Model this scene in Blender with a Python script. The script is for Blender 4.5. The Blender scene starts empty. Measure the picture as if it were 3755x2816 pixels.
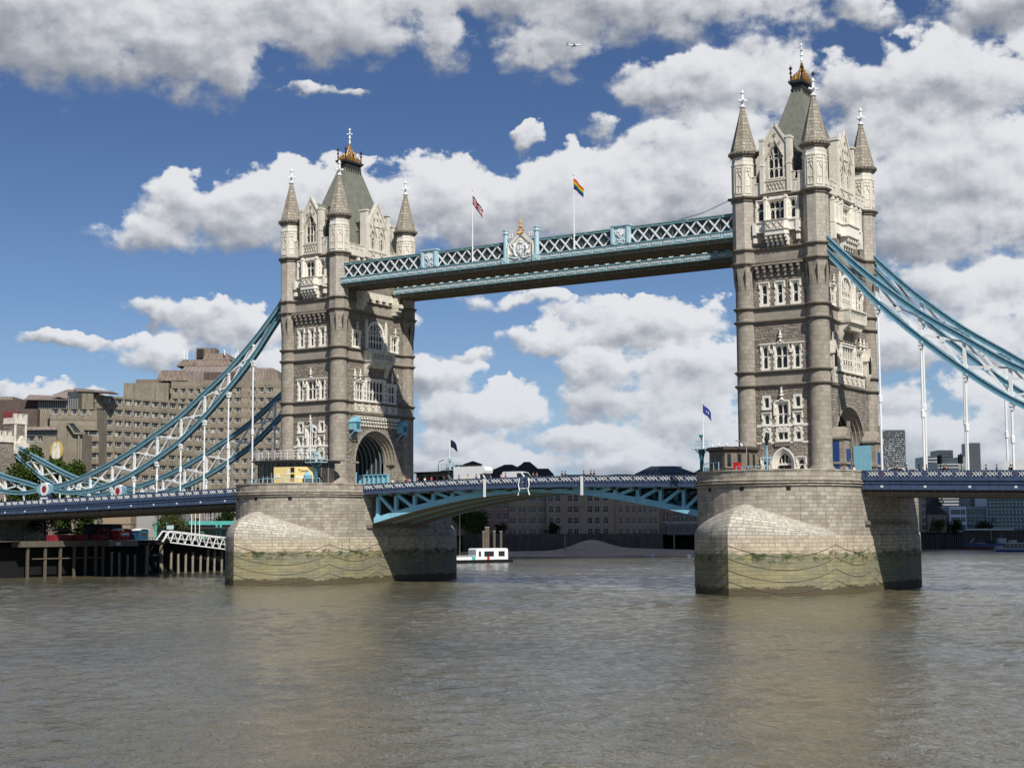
import bpy, bmesh, math, random
import numpy as np
from math import sin, cos, pi, radians, sqrt, atan2
from mathutils import Vector, Matrix
from mathutils.geometry import tessellate_polygon
random.seed(7)
scene = bpy.context.scene
C = scene.collection

# ------------------------------------------------------------------ camera
YAW, PITCH, ROLL = 0.5776083, 0.0930391, -0.0052840
CAM = Vector((122.727, -200.639, 8.05))
cd = bpy.data.cameras.new('camera'); cam = bpy.data.objects.new('camera', cd); C.objects.link(cam)
fw = Vector((-sin(YAW)*cos(PITCH), cos(YAW)*cos(PITCH), sin(PITCH)))
rt = Vector((cos(YAW), sin(YAW), 0)); up = rt.cross(fw)
r2 = rt*cos(ROLL)+up*sin(ROLL); u2 = -rt*sin(ROLL)+up*cos(ROLL)
R = Matrix((r2, u2, -fw)).transposed().to_4x4()
cam.matrix_world = Matrix.Translation(CAM) @ R
cd.sensor_width = 36; cd.lens = 5626.35/3755*36
cd.shift_x = (1877.5-1881.33)/3755; cd.shift_y = (1420.58-1408)/3755
cd.clip_start = 1; cd.clip_end = 30000
scene.camera = cam

# ------------------------------------------------------------------ light
SUN = Vector((0.85, -0.58, 1.0)).normalized()
SUN_EL = math.asin(SUN.z); SUN_AZ = atan2(SUN.x, SUN.y)
sd = bpy.data.lights.new('sun', 'SUN'); sd.energy = 5.0; sd.angle = radians(0.53); sd.color = (1, .955, .88)
so = bpy.data.objects.new('sun', sd); C.objects.link(so)
so.rotation_euler = (-SUN).to_track_quat('-Z', 'Y').to_euler()
scene.view_settings.view_transform = 'Standard'; scene.view_settings.look = 'None'
scene.cycles.max_bounces = 5
scene.view_settings.exposure = 0.0; scene.view_settings.gamma = 1

# ------------------------------------------------------------------ node helpers
class NT:
    def __init__(s, tree): s.t = tree; s.n = tree.nodes; s.l = tree.links
    def new(s, kind, **kw):
        n = s.n.new(kind)
        for k, v in kw.items():
            if k[0] == 'i' and k[1:].isdigit(): s.put(n.inputs[int(k[1:])], v)
            else: setattr(n, k, v)
        return n
    def put(s, sock, v):
        if isinstance(v, bpy.types.NodeSocket): s.l.new(v, sock)
        elif isinstance(v, bpy.types.Node): s.l.new(v.outputs[0], sock)
        else: sock.default_value = v
    def m(s, op, a, b=0.0, c=None, clamp=False):
        n = s.n.new('ShaderNodeMath'); n.operation = op; n.use_clamp = clamp
        s.put(n.inputs[0], a); s.put(n.inputs[1], b)
        if c is not None: s.put(n.inputs[2], c)
        return n.outputs[0]
    def v(s, op, a, b=None):
        n = s.n.new('ShaderNodeVectorMath'); n.operation = op
        s.put(n.inputs[0], a)
        if b is not None:
            if op == 'SCALE': s.put(n.inputs['Scale'], b)
            else: s.put(n.inputs[1], b)
        return n.outputs['Value'] if op in ('DOT_PRODUCT', 'LENGTH') else n.outputs[0]
    def sm(s, x, a, b):
        n = s.n.new('ShaderNodeMapRange'); n.interpolation_type = 'SMOOTHSTEP'
        s.put(n.inputs[0], x); n.inputs[1].default_value = a; n.inputs[2].default_value = b
        return n.outputs[0]
    def mix(s, f, a, b, mode='MIX'):
        n = s.n.new('ShaderNodeMix'); n.data_type = 'RGBA'; n.blend_type = mode
        s.put(n.inputs[0], f); s.put(n.inputs[6], a); s.put(n.inputs[7], b)
        return n.outputs[2]
    def noise(s, vec, scale, detail=4, rough=.55, dist=0.0, out=0):
        n = s.n.new('ShaderNodeTexNoise')
        if vec is not None: s.put(n.inputs['Vector'], vec)
        n.inputs['Scale'].default_value = scale; n.inputs['Detail'].default_value = detail
        n.inputs['Roughness'].default_value = rough; n.inputs['Distortion'].default_value = dist
        return n.outputs[out]
def rgb(h):
    return (h[0], h[1], h[2], 1.0)

# ------------------------------------------------------------------ world: sky and cumulus
w = bpy.data.worlds.new('World'); scene.world = w; w.use_nodes = True
N = NT(w.node_tree); N.n.clear()
sky = N.new('ShaderNodeTexSky', sky_type='NISHITA', sun_disc=False, sun_elevation=SUN_EL, sun_rotation=SUN_AZ,
            altitude=50, air_density=1.0, dust_density=0.25, ozone_density=4.0)
tc = N.new('ShaderNodeTexCoord'); D = tc.outputs['Generated']
dx = N.v('DOT_PRODUCT', D, tuple(rt)); dy = N.v('DOT_PRODUCT', D, (-sin(YAW), cos(YAW), 0))
sepz = N.new('ShaderNodeSeparateXYZ', i0=D)
az = N.m('MULTIPLY', N.m('ARCTAN2', dx, dy), 57.29578)
el = N.m('MULTIPLY', N.m('ARCSINE', sepz.outputs[2]), 57.29578)
# cumulus as (azimuth, elevation, half width, half height, strength) in degrees round the view over the bridge
CLOUDS = [(-16.81,18.49,8.96,3.26,1),(-11.96,17.56,3.73,2.17,1),(-8.01,19.04,5.42,2.35,1),(-4.33,19.47,3.17,1.09,0.7),(-7.82,16.17,1.87,0.29,0.45),(-6.42,16.06,1.12,0.22,0.4),(2.6,19.63,6.16,1.99,1),(1.52,17.85,2.43,1.36,0.8),(-2.56,18.35,1.49,1.36,0.55),(6.66,19.19,5.6,1.54,0.8),(9.41,17.76,1.87,1.09,0.5),(9.09,18.75,4.29,1.09,0.5),(13.53,18.62,1.68,0.82,0.7),(18.14,18.36,2.99,1.36,1),(6.08,16.09,2.52,1.18,0.9),(8.17,16.18,3.92,1.54,1),(12.28,16.12,2.8,0.91,0.55),(15.94,15.86,5.04,1.9,1),(16.32,12.58,5.6,2.9,1.1),(14.73,14.16,3.55,1.27,1),(7.96,14.36,3.36,1.36,0.8),(-11.87,11.8,2.24,1.27,1),(-13.2,10.75,2.43,0.91,0.7),(-9.5,11.71,3.55,1.63,1),(-6.05,11.95,4.85,1.9,1),(-1.86,11.99,4.29,1.99,1.1),(2.52,12.13,4.11,2.08,1.1),(6.9,12.88,3.92,2.72,1.1),(10.31,11.75,4.85,2.17,1),(-11.65,7.94,2.77,0.81,0.99),(-15.42,6.92,2.68,0.46,0.83),(-10.13,7.29,2.85,0.94,0.88),(-13.12,6.39,1.84,0.73,0.66),(-9.44,6.11,1.68,0.98,0.77),(16.75,10.75,4.29,1.63,1),(16.2,8.64,3.92,1.36,0.8),(14.35,6.71,2.68,1.63,0.88),(17.58,6.92,2.01,1.79,0.77),(1.43,7.08,2.18,0.68,0.88),(4.74,7.64,3.69,1.22,1.1),(3.16,6.11,2.18,0.98,0.88),(6.27,5.9,4.36,1.3,1.1),(-2.75,5.8,1.84,0.81,0.77),(-1.19,4.42,2.85,1.14,1.1),(-2.23,3.21,2.68,0.89,0.88),(2.96,3.36,3.69,0.89,0.77),(6.4,3.84,3.35,1.38,0.99),(1.22,2.51,5.37,0.65,0.66),(-1.88,6.58,1.51,0.33,0.44),(15.06,3.01,4.36,1.79,0.88),(17.81,4.27,1.68,1.63,0.88),(7.74,2.28,5.03,0.98,0.77),(-17.62,5.04,2.18,0.46,0.66),(-16.17,4.16,3.35,0.98,0.44),(14.46,4.7,2.01,0.98,0.66),(0.61,14.49,0.75,0.43,0.55),(3.52,14.82,0.9,0.62,0.5),(0.05,8.52,2.18,0.46,0.66),(11.08,8.51,1.51,0.81,0.5),(-1.89,2.35,4.36,0.73,0.99),(3.81,2.49,4.36,0.81,0.99),(8.43,3.12,3.35,1.3,0.99),(5.05,4.88,4.02,1.14,0.99),(-3.96,7.7,0.67,0.49,0.33)]
pp = N.new('ShaderNodeCombineXYZ', i0=az, i1=N.m('MULTIPLY', el, 1.25), i2=0.0).outputs[0]
wcol = N.noise(pp, .55, 4, .55, out=1)
pw = N.v('ADD', N.new('ShaderNodeCombineXYZ', i0=az, i1=el, i2=0.0).outputs[0], N.v('MULTIPLY', N.v('SUBTRACT', wcol, (.5, .5, .5)), (3.0, 2.0, 0)))
acc = None; hw = None; ww = None
for (ca, ce, ra, re, wt) in CLOUDS:
    rel = N.v('MULTIPLY', N.v('SUBTRACT', pw, (ca, ce, 0)), (1/ra, 1/re, 0))
    b = N.m('MULTIPLY_ADD', N.v('LENGTH', rel), -wt, wt)
    acc = b if acc is None else N.m('SMOOTH_MAX', acc, b, .12)
    wgt = N.m('POWER', N.m('MAXIMUM', N.m('ADD', b, .25), .002), 3.0)
    hh = N.m('MULTIPLY', N.v('DOT_PRODUCT', rel, (.28, .95, 0)), wgt)   # how far up the sunny side of its own cloud
    hw = hh if hw is None else N.m('ADD', hw, hh); ww = wgt if ww is None else N.m('ADD', ww, wgt)
up_ = N.m('DIVIDE', hw, ww)
gen = N.m('MULTIPLY', N.m('SUBTRACT', N.noise(D, 4.5, 3, .5), .575), 6.0)
far = N.m('MAXIMUM', N.sm(N.m('ABSOLUTE', az), 21, 26), N.sm(el, 20.5, 25))
near = N.m('SUBTRACT', 1.0, far)
acc = N.m('ADD', N.m('MULTIPLY', acc, near), N.m('MULTIPLY', gen, far))
up_ = N.m('MULTIPLY', up_, near)
acc = N.m('MINIMUM', acc, N.m('MULTIPLY', acc, 1.8))
def puffs(off, det, sc=.62, ro=.56):
    return N.noise(N.v('ADD', pp, off), sc, det, ro)
n0 = puffs((0, 0, 0), 11, .50); n1 = puffs((.18, .48, 0), 6, .50)
f0 = N.m('MULTIPLY_ADD', N.m('SUBTRACT', n0, .5), 2.1, N.m('ADD', acc, .10))
edge = N.m('MULTIPLY_ADD', up_, -.26, .38)                                # crisp tops, ragged soft bases
dens = N.m('DIVIDE', N.m('SUBTRACT', f0, .06), N.m('MAXIMUM', edge, .10), clamp=True)
dens = N.m('MULTIPLY', dens, N.m('MULTIPLY', dens, N.m('MULTIPLY_ADD', dens, -2.0, 3.0)))
relief = N.m('SUBTRACT', n0, n1)
n2 = N.noise(N.v('ADD', pp, (11, 5, 0)), .30, 4, .55)
lum = N.m('MULTIPLY_ADD', relief, 1.15, .68)
lum = N.m('ADD', lum, N.m('MULTIPLY', up_, .62))
lum = N.m('ADD', lum, N.m('MULTIPLY', N.m('SUBTRACT', n2, .5), .5))
lum = N.m('SUBTRACT', lum, N.m('MULTIPLY', N.sm(el, 8, 17), .10))
lum = N.m('SUBTRACT', lum, N.m('MULTIPLY', N.sm(f0, .5, 1.4), .10))
cc = N.mix(N.sm(lum, .08, .92), (2.75, 3.0, 3.5, 1), (8.0, 8.1, 8.3, 1))
hor = N.sm(el, 0.0, 8.0)
cc = N.mix(N.m('MULTIPLY', N.m('SUBTRACT', 1.0, hor), .35), cc, (4.0, 4.8, 6.2, 1))
tint = N.mix(N.sm(el, 0, 17), (.66, .72, .86, 1), (.43, .49, .63, 1))
cc = N.v('SCALE', cc, N.m('MULTIPLY_ADD', far, -.50, 1.0))                 # the rest of the sky carries thinner, greyer cloud
skyc = N.mix(1.0, sky.outputs[0], tint, 'MULTIPLY')
skyc = N.v('MINIMUM', skyc, (3.6, 5.0, 7.0))
col = N.mix(N.m('MULTIPLY', dens, .95), skyc, cc)
bg = N.new('ShaderNodeBackground', i0=col); bg.inputs[1].default_value = .10
wo = N.new('ShaderNodeOutputWorld'); N.l.new(bg.outputs[0], wo.inputs[0])
w.cycles.sampling_method = 'MANUAL'; w.cycles.sample_map_resolution = 512

# ------------------------------------------------------------------ materials
MATS = {}
def mat(name, col, rough=.8, metal=0.0, var=.12, vscale=.6, bump=0.0, bscale=8.0, spec=.3, streak=0.0, coat=0.0):
    """plain weathered surface: colour with low and high frequency variation, optional bump and rain streaks"""
    if name in MATS: return MATS[name]
    m = bpy.data.materials.new(name); m.use_nodes = True; t = NT(m.node_tree); t.n.clear()
    tcn = t.new('ShaderNodeTexCoord').outputs['Object']
    n1 = t.noise(tcn, vscale, 5, .6); n2 = t.noise(tcn, vscale*9, 3, .6)
    k = t.m('ADD', t.m('MULTIPLY', t.m('SUBTRACT', n1, .5), 2*var*1.6), t.m('MULTIPLY', t.m('SUBTRACT', n2, .5), 2*var))
    if streak:
        sv = t.v('MULTIPLY', tcn, (2.2, 2.2, .12)); ns = t.noise(sv, 1.0, 4, .65)
        k = t.m('SUBTRACT', k, t.m('MULTIPLY', t.sm(ns, .50, .72), streak))
    c = t.v('SCALE', rgb(col)[:3], t.m('ADD', k, 1.0))
    b = t.new('ShaderNodeBsdfPrincipled'); t.put(b.inputs['Base Color'], c)
    b.inputs['Roughness'].default_value = rough; b.inputs['Metallic'].default_value = metal
    b.inputs['Specular IOR Level'].default_value = spec; b.inputs['Coat Weight'].default_value = coat
    if bump:
        bn = t.new('ShaderNodeBump'); bn.inputs['Strength'].default_value = 1; bn.inputs['Distance'].default_value = bump
        t.put(bn.inputs['Height'], t.noise(tcn, bscale, 4, .6)); t.put(b.inputs['Normal'], bn)
    o = t.new('ShaderNodeOutputMaterial'); t.l.new(b.outputs[0], o.inputs[0]); MATS[name] = m
    return m
def masonry(name, c1, c2, mortar, bw, bh, bump=.03, msize=.02, rock=0.0, grime=.35, tide=False, rough=.88, tint=None, streak=.25):
    """coursed stone laid out in the mesh's own UVs, which are metres along and up the wall"""
    m = bpy.data.materials.new(name); m.use_nodes = True; t = NT(m.node_tree); t.n.clear()
    uv = t.new('ShaderNodeUVMap').outputs[0]; ob = t.new('ShaderNodeTexCoord').outputs['Object']
    br = t.new('ShaderNodeTexBrick', i0=uv); br.offset = .5; br.offset_frequency = 2; br.squash = .72; br.squash_frequency = 3
    br.inputs['Color1'].default_value = (0, 0, 0, 1); br.inputs['Color2'].default_value = (1, 1, 1, 1)
    br.inputs['Mortar'].default_value = (.5, .5, .5, 1); br.inputs['Scale'].default_value = 1
    br.inputs['Mortar Size'].default_value = msize; br.inputs['Mortar Smooth'].default_value = .2
    br.inputs['Brick Width'].default_value = bw; br.inputs['Row Height'].default_value = bh
    c = t.mix(br.outputs[0], rgb(c1), rgb(c2))
    n1 = t.noise(ob, .22, 6, .62); n2 = t.noise(ob, 2.6, 5, .65)
    k = t.m('ADD', t.m('MULTIPLY', t.m('SUBTRACT', n1, .5), .9*grime), t.m('MULTIPLY', t.m('SUBTRACT', n2, .5), .8*grime))
    sv = t.v('MULTIPLY', ob, (1.6, 1.6, .10)); ns = t.noise(sv, 1.0, 5, .7)
    k = t.m('SUBTRACT', k, t.m('MULTIPLY', t.sm(ns, .52, .74), streak))
    c = t.v('SCALE', c, t.m('ADD', k, 1.0))
    if tint: c = t.mix(t.m('MULTIPLY', t.sm(n1, .5, .68), .5), c, rgb(tint))
    rg = rough
    if tide:
        z = t.new('ShaderNodeSeparateXYZ', i0=ob).outputs[2]
        zz = t.m('ADD', z, t.m('MULTIPLY', t.m('SUBTRACT', t.noise(t.v('MULTIPLY', ob, (.5, .5, 1.2)), 1.0, 6, .7), .5), 1.5))
        zf = t.m('ADD', z, t.m('MULTIPLY', t.m('SUBTRACT', t.noise(ob, .8, 5, .65), .5), 2.6))
        c = t.mix(t.m('MULTIPLY', t.sm(z, 8.2, 5.8), .35), c, t.v('MULTIPLY', c, (1.16, 1.0, .74)))
        below = t.sm(zz, 5.10, 4.95)
        wet = t.mix(t.sm(t.noise(t.v('MULTIPLY', ob, (.22, .22, .7)), 1.0, 5, .6), .42, .60), (.145, .150, .115, 1), (.245, .215, .110, 1))
        wet = t.mix(.40, wet, t.v('MULTIPLY', c, (.62, .66, .50)))
        c = t.mix(t.m('MULTIPLY', below, .93), c, wet)
        alg = t.m('MULTIPLY', t.m('MULTIPLY', t.sm(zf, 3.2, 4.9), t.sm(zz, 5.5, 4.95)), t.sm(t.noise(t.v('MULTIPLY', ob, (1, 1, 1.8)), .85, 6, .72), .46, .60))
        c = t.mix(t.m('MULTIPLY', alg, .95), c, (.030, .055, .012, 1))
        w2 = t.m('ADD', z, t.m('MULTIPLY', t.m('SUBTRACT', t.noise(ob, .35, 7, .75), .5), 2.4))
        lo = t.sm(w2, .98, .86)
        c = t.mix(t.m('MULTIPLY', lo, .85), c, (.075, .056, .032, 1))
    b = t.new('ShaderNodeBsdfPrincipled'); t.put(b.inputs['Base Color'], t.mix(t.m('MULTIPLY', br.outputs['Fac'], .75), c, rgb(mortar)) if not tide else t.mix(t.m('MULTIPLY', br.outputs['Fac'], t.m('MULTIPLY_ADD', below, -.45, .75)), c, rgb(mortar)))
    b.inputs['Roughness'].default_value = rg; b.inputs['Specular IOR Level'].default_value = .25
    h = t.m('MULTIPLY', br.outputs['Fac'], -1.0)
    h = t.m('ADD', h, t.m('MULTIPLY', t.noise(uv if rock else ob, 3.0 if rock else 7.0, 4, .6), .5+rock*3))
    bn = t.new('ShaderNodeBump'); bn.inputs['Strength'].default_value = 1; bn.inputs['Distance'].default_value = bump
    t.put(bn.inputs['Height'], h); t.put(b.inputs['Normal'], bn)
    o = t.new('ShaderNodeOutputMaterial'); t.l.new(b.outputs[0], o.inputs[0]); MATS[name] = m
    return m
def glass(name, col=(.02, .024, .028), rough=.12, var=.5):
    m = bpy.data.materials.new(name); m.use_nodes = True; t = NT(m.node_tree); t.n.clear()
    ob = t.new('ShaderNodeTexCoord').outputs['Object']
    k = t.m('ADD', t.m('MULTIPLY', t.m('SUBTRACT', t.noise(ob, .9, 3, .6), .5), 2*var), 1.0)
    b = t.new('ShaderNodeBsdfPrincipled'); t.put(b.inputs['Base Color'], t.v('SCALE', rgb(col)[:3], k))
    b.inputs['Roughness'].default_value = rough; b.inputs['Specular IOR Level'].default_value = .6
    bn = t.new('ShaderNodeBump'); bn.inputs['Distance'].default_value = .01; t.put(bn.inputs['Height'], t.noise(ob, 2.5, 2, .5)); t.put(b.inputs['Normal'], bn)
    o = t.new('ShaderNodeOutputMaterial'); t.l.new(b.outputs[0], o.inputs[0]); MATS[name] = m
    return m
masonry('pier_stone', (.30,.265,.215), (.47,.425,.35), (.13,.105,.08), 1.15, .49, bump=.03, msize=.016, grime=.75, tide=True, streak=.45, tint=(.20,.165,.125))
masonry('rubble_stone', (.225,.195,.16), (.37,.325,.27), (.13,.11,.09), .85, .40, bump=.10, msize=.018, rock=.9, grime=.5, streak=.15)
masonry('shaft_stone', (.27,.238,.195), (.375,.335,.278), (.15,.128,.10), 1.0, .62, bump=.02, msize=.010, grime=.45, tint=(.20,.165,.125), streak=.25)
masonry('pale_ashlar', (.39,.355,.30), (.50,.46,.395), (.28,.25,.20), .8, .52, bump=.015, msize=.010, grime=.40, streak=.25)
masonry('band_stone', (.30,.265,.215), (.38,.34,.28), (.22,.19,.15), 1.2, .62, bump=.01, msize=.006, grime=.4, tint=(.22,.18,.135), streak=.35)
masonry('portland_stone', (.66,.615,.53), (.74,.70,.61), (.50,.45,.36), 1.0, .55, bump=.012, msize=.005, grime=.5, streak=.40, tint=(.47,.41,.32))
masonry('spire_stone', (.30,.265,.21), (.47,.42,.345), (.13,.115,.09), .60, .50, bump=.06, msize=.03, grime=.9, streak=.5, tint=(.19,.165,.115))
mat('moulding_stone', (.19,.165,.135), .9, var=.3, vscale=1.2, bump=.03, bscale=5, streak=.25)
mat('cream_stone', (.80,.765,.675), .85, var=.14, vscale=1.5, bump=.02, bscale=7, streak=.12)
mat('cream_stone_worn', (.68,.635,.54), .9, var=.3, vscale=1.3, bump=.05, bscale=5, streak=.25)
mat('carved_stone', (.50,.455,.375), .9, var=.5, vscale=3.5, bump=.12, bscale=4, streak=.2)
mat('slate', (.178,.182,.148), .75, var=.22, vscale=1.2, bump=.03, bscale=6, streak=.25)
mat('lead', (.035,.037,.036), .6, var=.3, vscale=2)
mat('gilt', (.60,.32,.06), .38, metal=.75, var=.25, vscale=3)
mat('gold_paint', (.62,.36,.13), .5, var=.2, vscale=3)
mat('white_paint', (.80,.81,.80), .45, var=.06, vscale=2, streak=.06)
mat('rib_paint', (.16,.24,.28), .6, var=.15)
mat('pale_blue_paint', (.44,.62,.68), .45, var=.12, vscale=2, streak=.12)
mat('sky_blue_paint', (.24,.50,.62), .45, var=.10, vscale=1.5, streak=.10)
mat('teal_paint', (.045,.155,.20), .5, var=.18, vscale=2, streak=.1)
mat('chain_blue', (.24,.44,.53), .5, var=.25, vscale=2.5, streak=.3)
mat('navy_paint', (.062,.092,.165), .5, var=.3, vscale=1.5, streak=.3)
mat('deep_blue_paint', (.02,.06,.20), .5, var=.1)
mat('soffit_iron', (.19,.17,.135), .8, var=.3, vscale=2, streak=.0)
mat('truss_blue', (.29,.63,.79), .5, var=.2, vscale=1.5, streak=.25)
mat('red_paint', (.55,.02,.02), .5, var=.1)
mat('asphalt', (.06,.06,.06), .9, var=.15)
mat('dark_iron', (.02,.022,.024), .6, var=.2)
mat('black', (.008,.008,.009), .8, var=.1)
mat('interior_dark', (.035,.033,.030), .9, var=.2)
mat('paving', (.22,.20,.17), .9, var=.2)
mat('old_timber', (.125,.105,.08), .95, var=.35, vscale=3, streak=.3)
mat('river_wall', (.10,.088,.066), .95, var=.4, vscale=.4, bump=.05, bscale=2, streak=.5)
glass('window_glass', (.018,.020,.022))
glass('pale_glass', (.12,.14,.15), .15)
glass('hotel_glass', (.05,.055,.055), .12, .8)
glass('walkway_glass', (.045,.060,.062), .2, .6)
masonry('cap_stone', (.42,.385,.325), (.60,.56,.475), (.13,.11,.085), 1.15, .49, bump=.04, msize=.028, grime=.9, streak=.5, tint=(.33,.28,.22))
masonry('cutwater_stone', (.40,.36,.29), (.56,.51,.41), (.15,.12,.09), 1.15, .49, bump=.03, msize=.017, grime=.7, tide=True, streak=.45, tint=(.27,.225,.17))


mat('teal_walk', (.19, .34, .36), .5, var=.2, vscale=2, streak=.15)
mat('soffit_grey', (.26, .235, .19), .8, var=.2, vscale=1)
mat('red_shield', (.30, .03, .03), .5, var=.1)
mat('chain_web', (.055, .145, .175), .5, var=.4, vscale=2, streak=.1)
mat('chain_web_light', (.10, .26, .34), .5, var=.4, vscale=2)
mat('grey_iron', (.30, .30, .29), .6, var=.1)
mat('bank_ground', (.16, .15, .12), .95, var=.25, vscale=.3)
mat('shingle', (.70, .47, .30), .95, var=.35, vscale=.15, bump=.1, bscale=1.5)
mat('grass', (.05, .075, .02), .95, var=.5, vscale=.4)
mat('pile_wood', (.27, .235, .175), .95, var=.35, vscale=2, streak=.4)
mat('kiosk_blue', (.02, .09, .17), .5, var=.1)
mat('stall_red', (.28, .02, .03), .6, var=.2)
mat('teal_front', (.10, .42, .38), .5, var=.1)
mat('canopy_grey', (.05, .05, .055), .7, var=.2)
mat('pale_green', (.16, .33, .22), .6)
mat('hotel_concrete', (.235, .205, .158), .92, var=.32, vscale=.22, bump=.05, bscale=1.2, streak=.55)
mat('copper_red', (.16, .03, .025), .7)
mat('hotel_fin', (.27, .23, .175), .9, var=.2)
mat('hotel_metal', (.20, .155, .125), .6, var=.35, vscale=.5, streak=.5)
mat('copper_brown', (.105, .075, .063), .7, var=.35, vscale=.6, streak=.3)
mat('pink_metal', (.235, .19, .17), .6, var=.25, streak=.3)
mat('white_paint_dull', (.42, .41, .38), .7, var=.1)
mat('gold_disc', (.55, .42, .15), .6, var=.2)
masonry('brick_dark', (.42, .29, .19), (.52, .37, .25), (.10, .085, .07), .5, .18, bump=.01, msize=.01, grime=.5)
masonry('brick_red', (.34, .19, .14), (.42, .25, .18), (.12, .09, .07), .5, .18, bump=.01, msize=.01, grime=.5)
masonry('brick_tan', (.30, .235, .16), (.36, .285, .2), (.25, .2, .15), .5, .18, bump=.01, msize=.01, grime=.4)
mat('sill_stone', (.62, .60, .54), .8, var=.2)
mat('dark_slate', (.045, .042, .042), .8, var=.3, vscale=.5, streak=.2)
mat('slate_grey', (.14, .13, .125), .8, var=.2, streak=.3)
mat('solar_dark', (.035, .035, .038), .25, var=.2)
mat('grey_glass', (.16, .18, .18), .3, var=.3)
mat('boot_red', (.13, .035, .03), .6)
mat('white_render', (.74, .77, .76), .7, var=.12)
mat('green_glass', (.07, .13, .12), .15, var=.4)
mat('tower_glass', (.065, .085, .10), .25, var=.35, vscale=.02)
mat('tower_grey', (.12, .125, .13), .6, var=.2, vscale=.02)
mat('tower_pale', (.38, .40, .40), .6, var=.1, vscale=.02)
mat('bark', (.07, .055, .04), .95, var=.3)
mat('cabin_brown', (.20, .165, .12), .85, var=.25, streak=.3)
mat('cabin_roof', (.075, .06, .05), .8, var=.2)
mat('pavilion_roof', (.14, .14, .13), .6, var=.2)
mat('poster_yellow', (.80, .62, .26), .6, var=.06, vscale=1)
mat('poster_cloud', (.80, .76, .66), .6)
mat('infill_blue', (.12, .26, .34), .6, var=.1)
mat('rail_pale', (.36, .56, .66), .5, var=.1)
mat('pav_glass', (.055, .05, .045), .15, var=.9, vscale=1.5)
mat('kiosk_orange', (.60, .22, .12), .6)
mat('plane_grey', (.20, .21, .22), .5)
mat('plane_green', (.05, .16, .12), .5)
mat('skin', (.50, .30, .21), .6, var=.05)
mat('hair_dark', (.03, .02, .015), .7)

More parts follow.
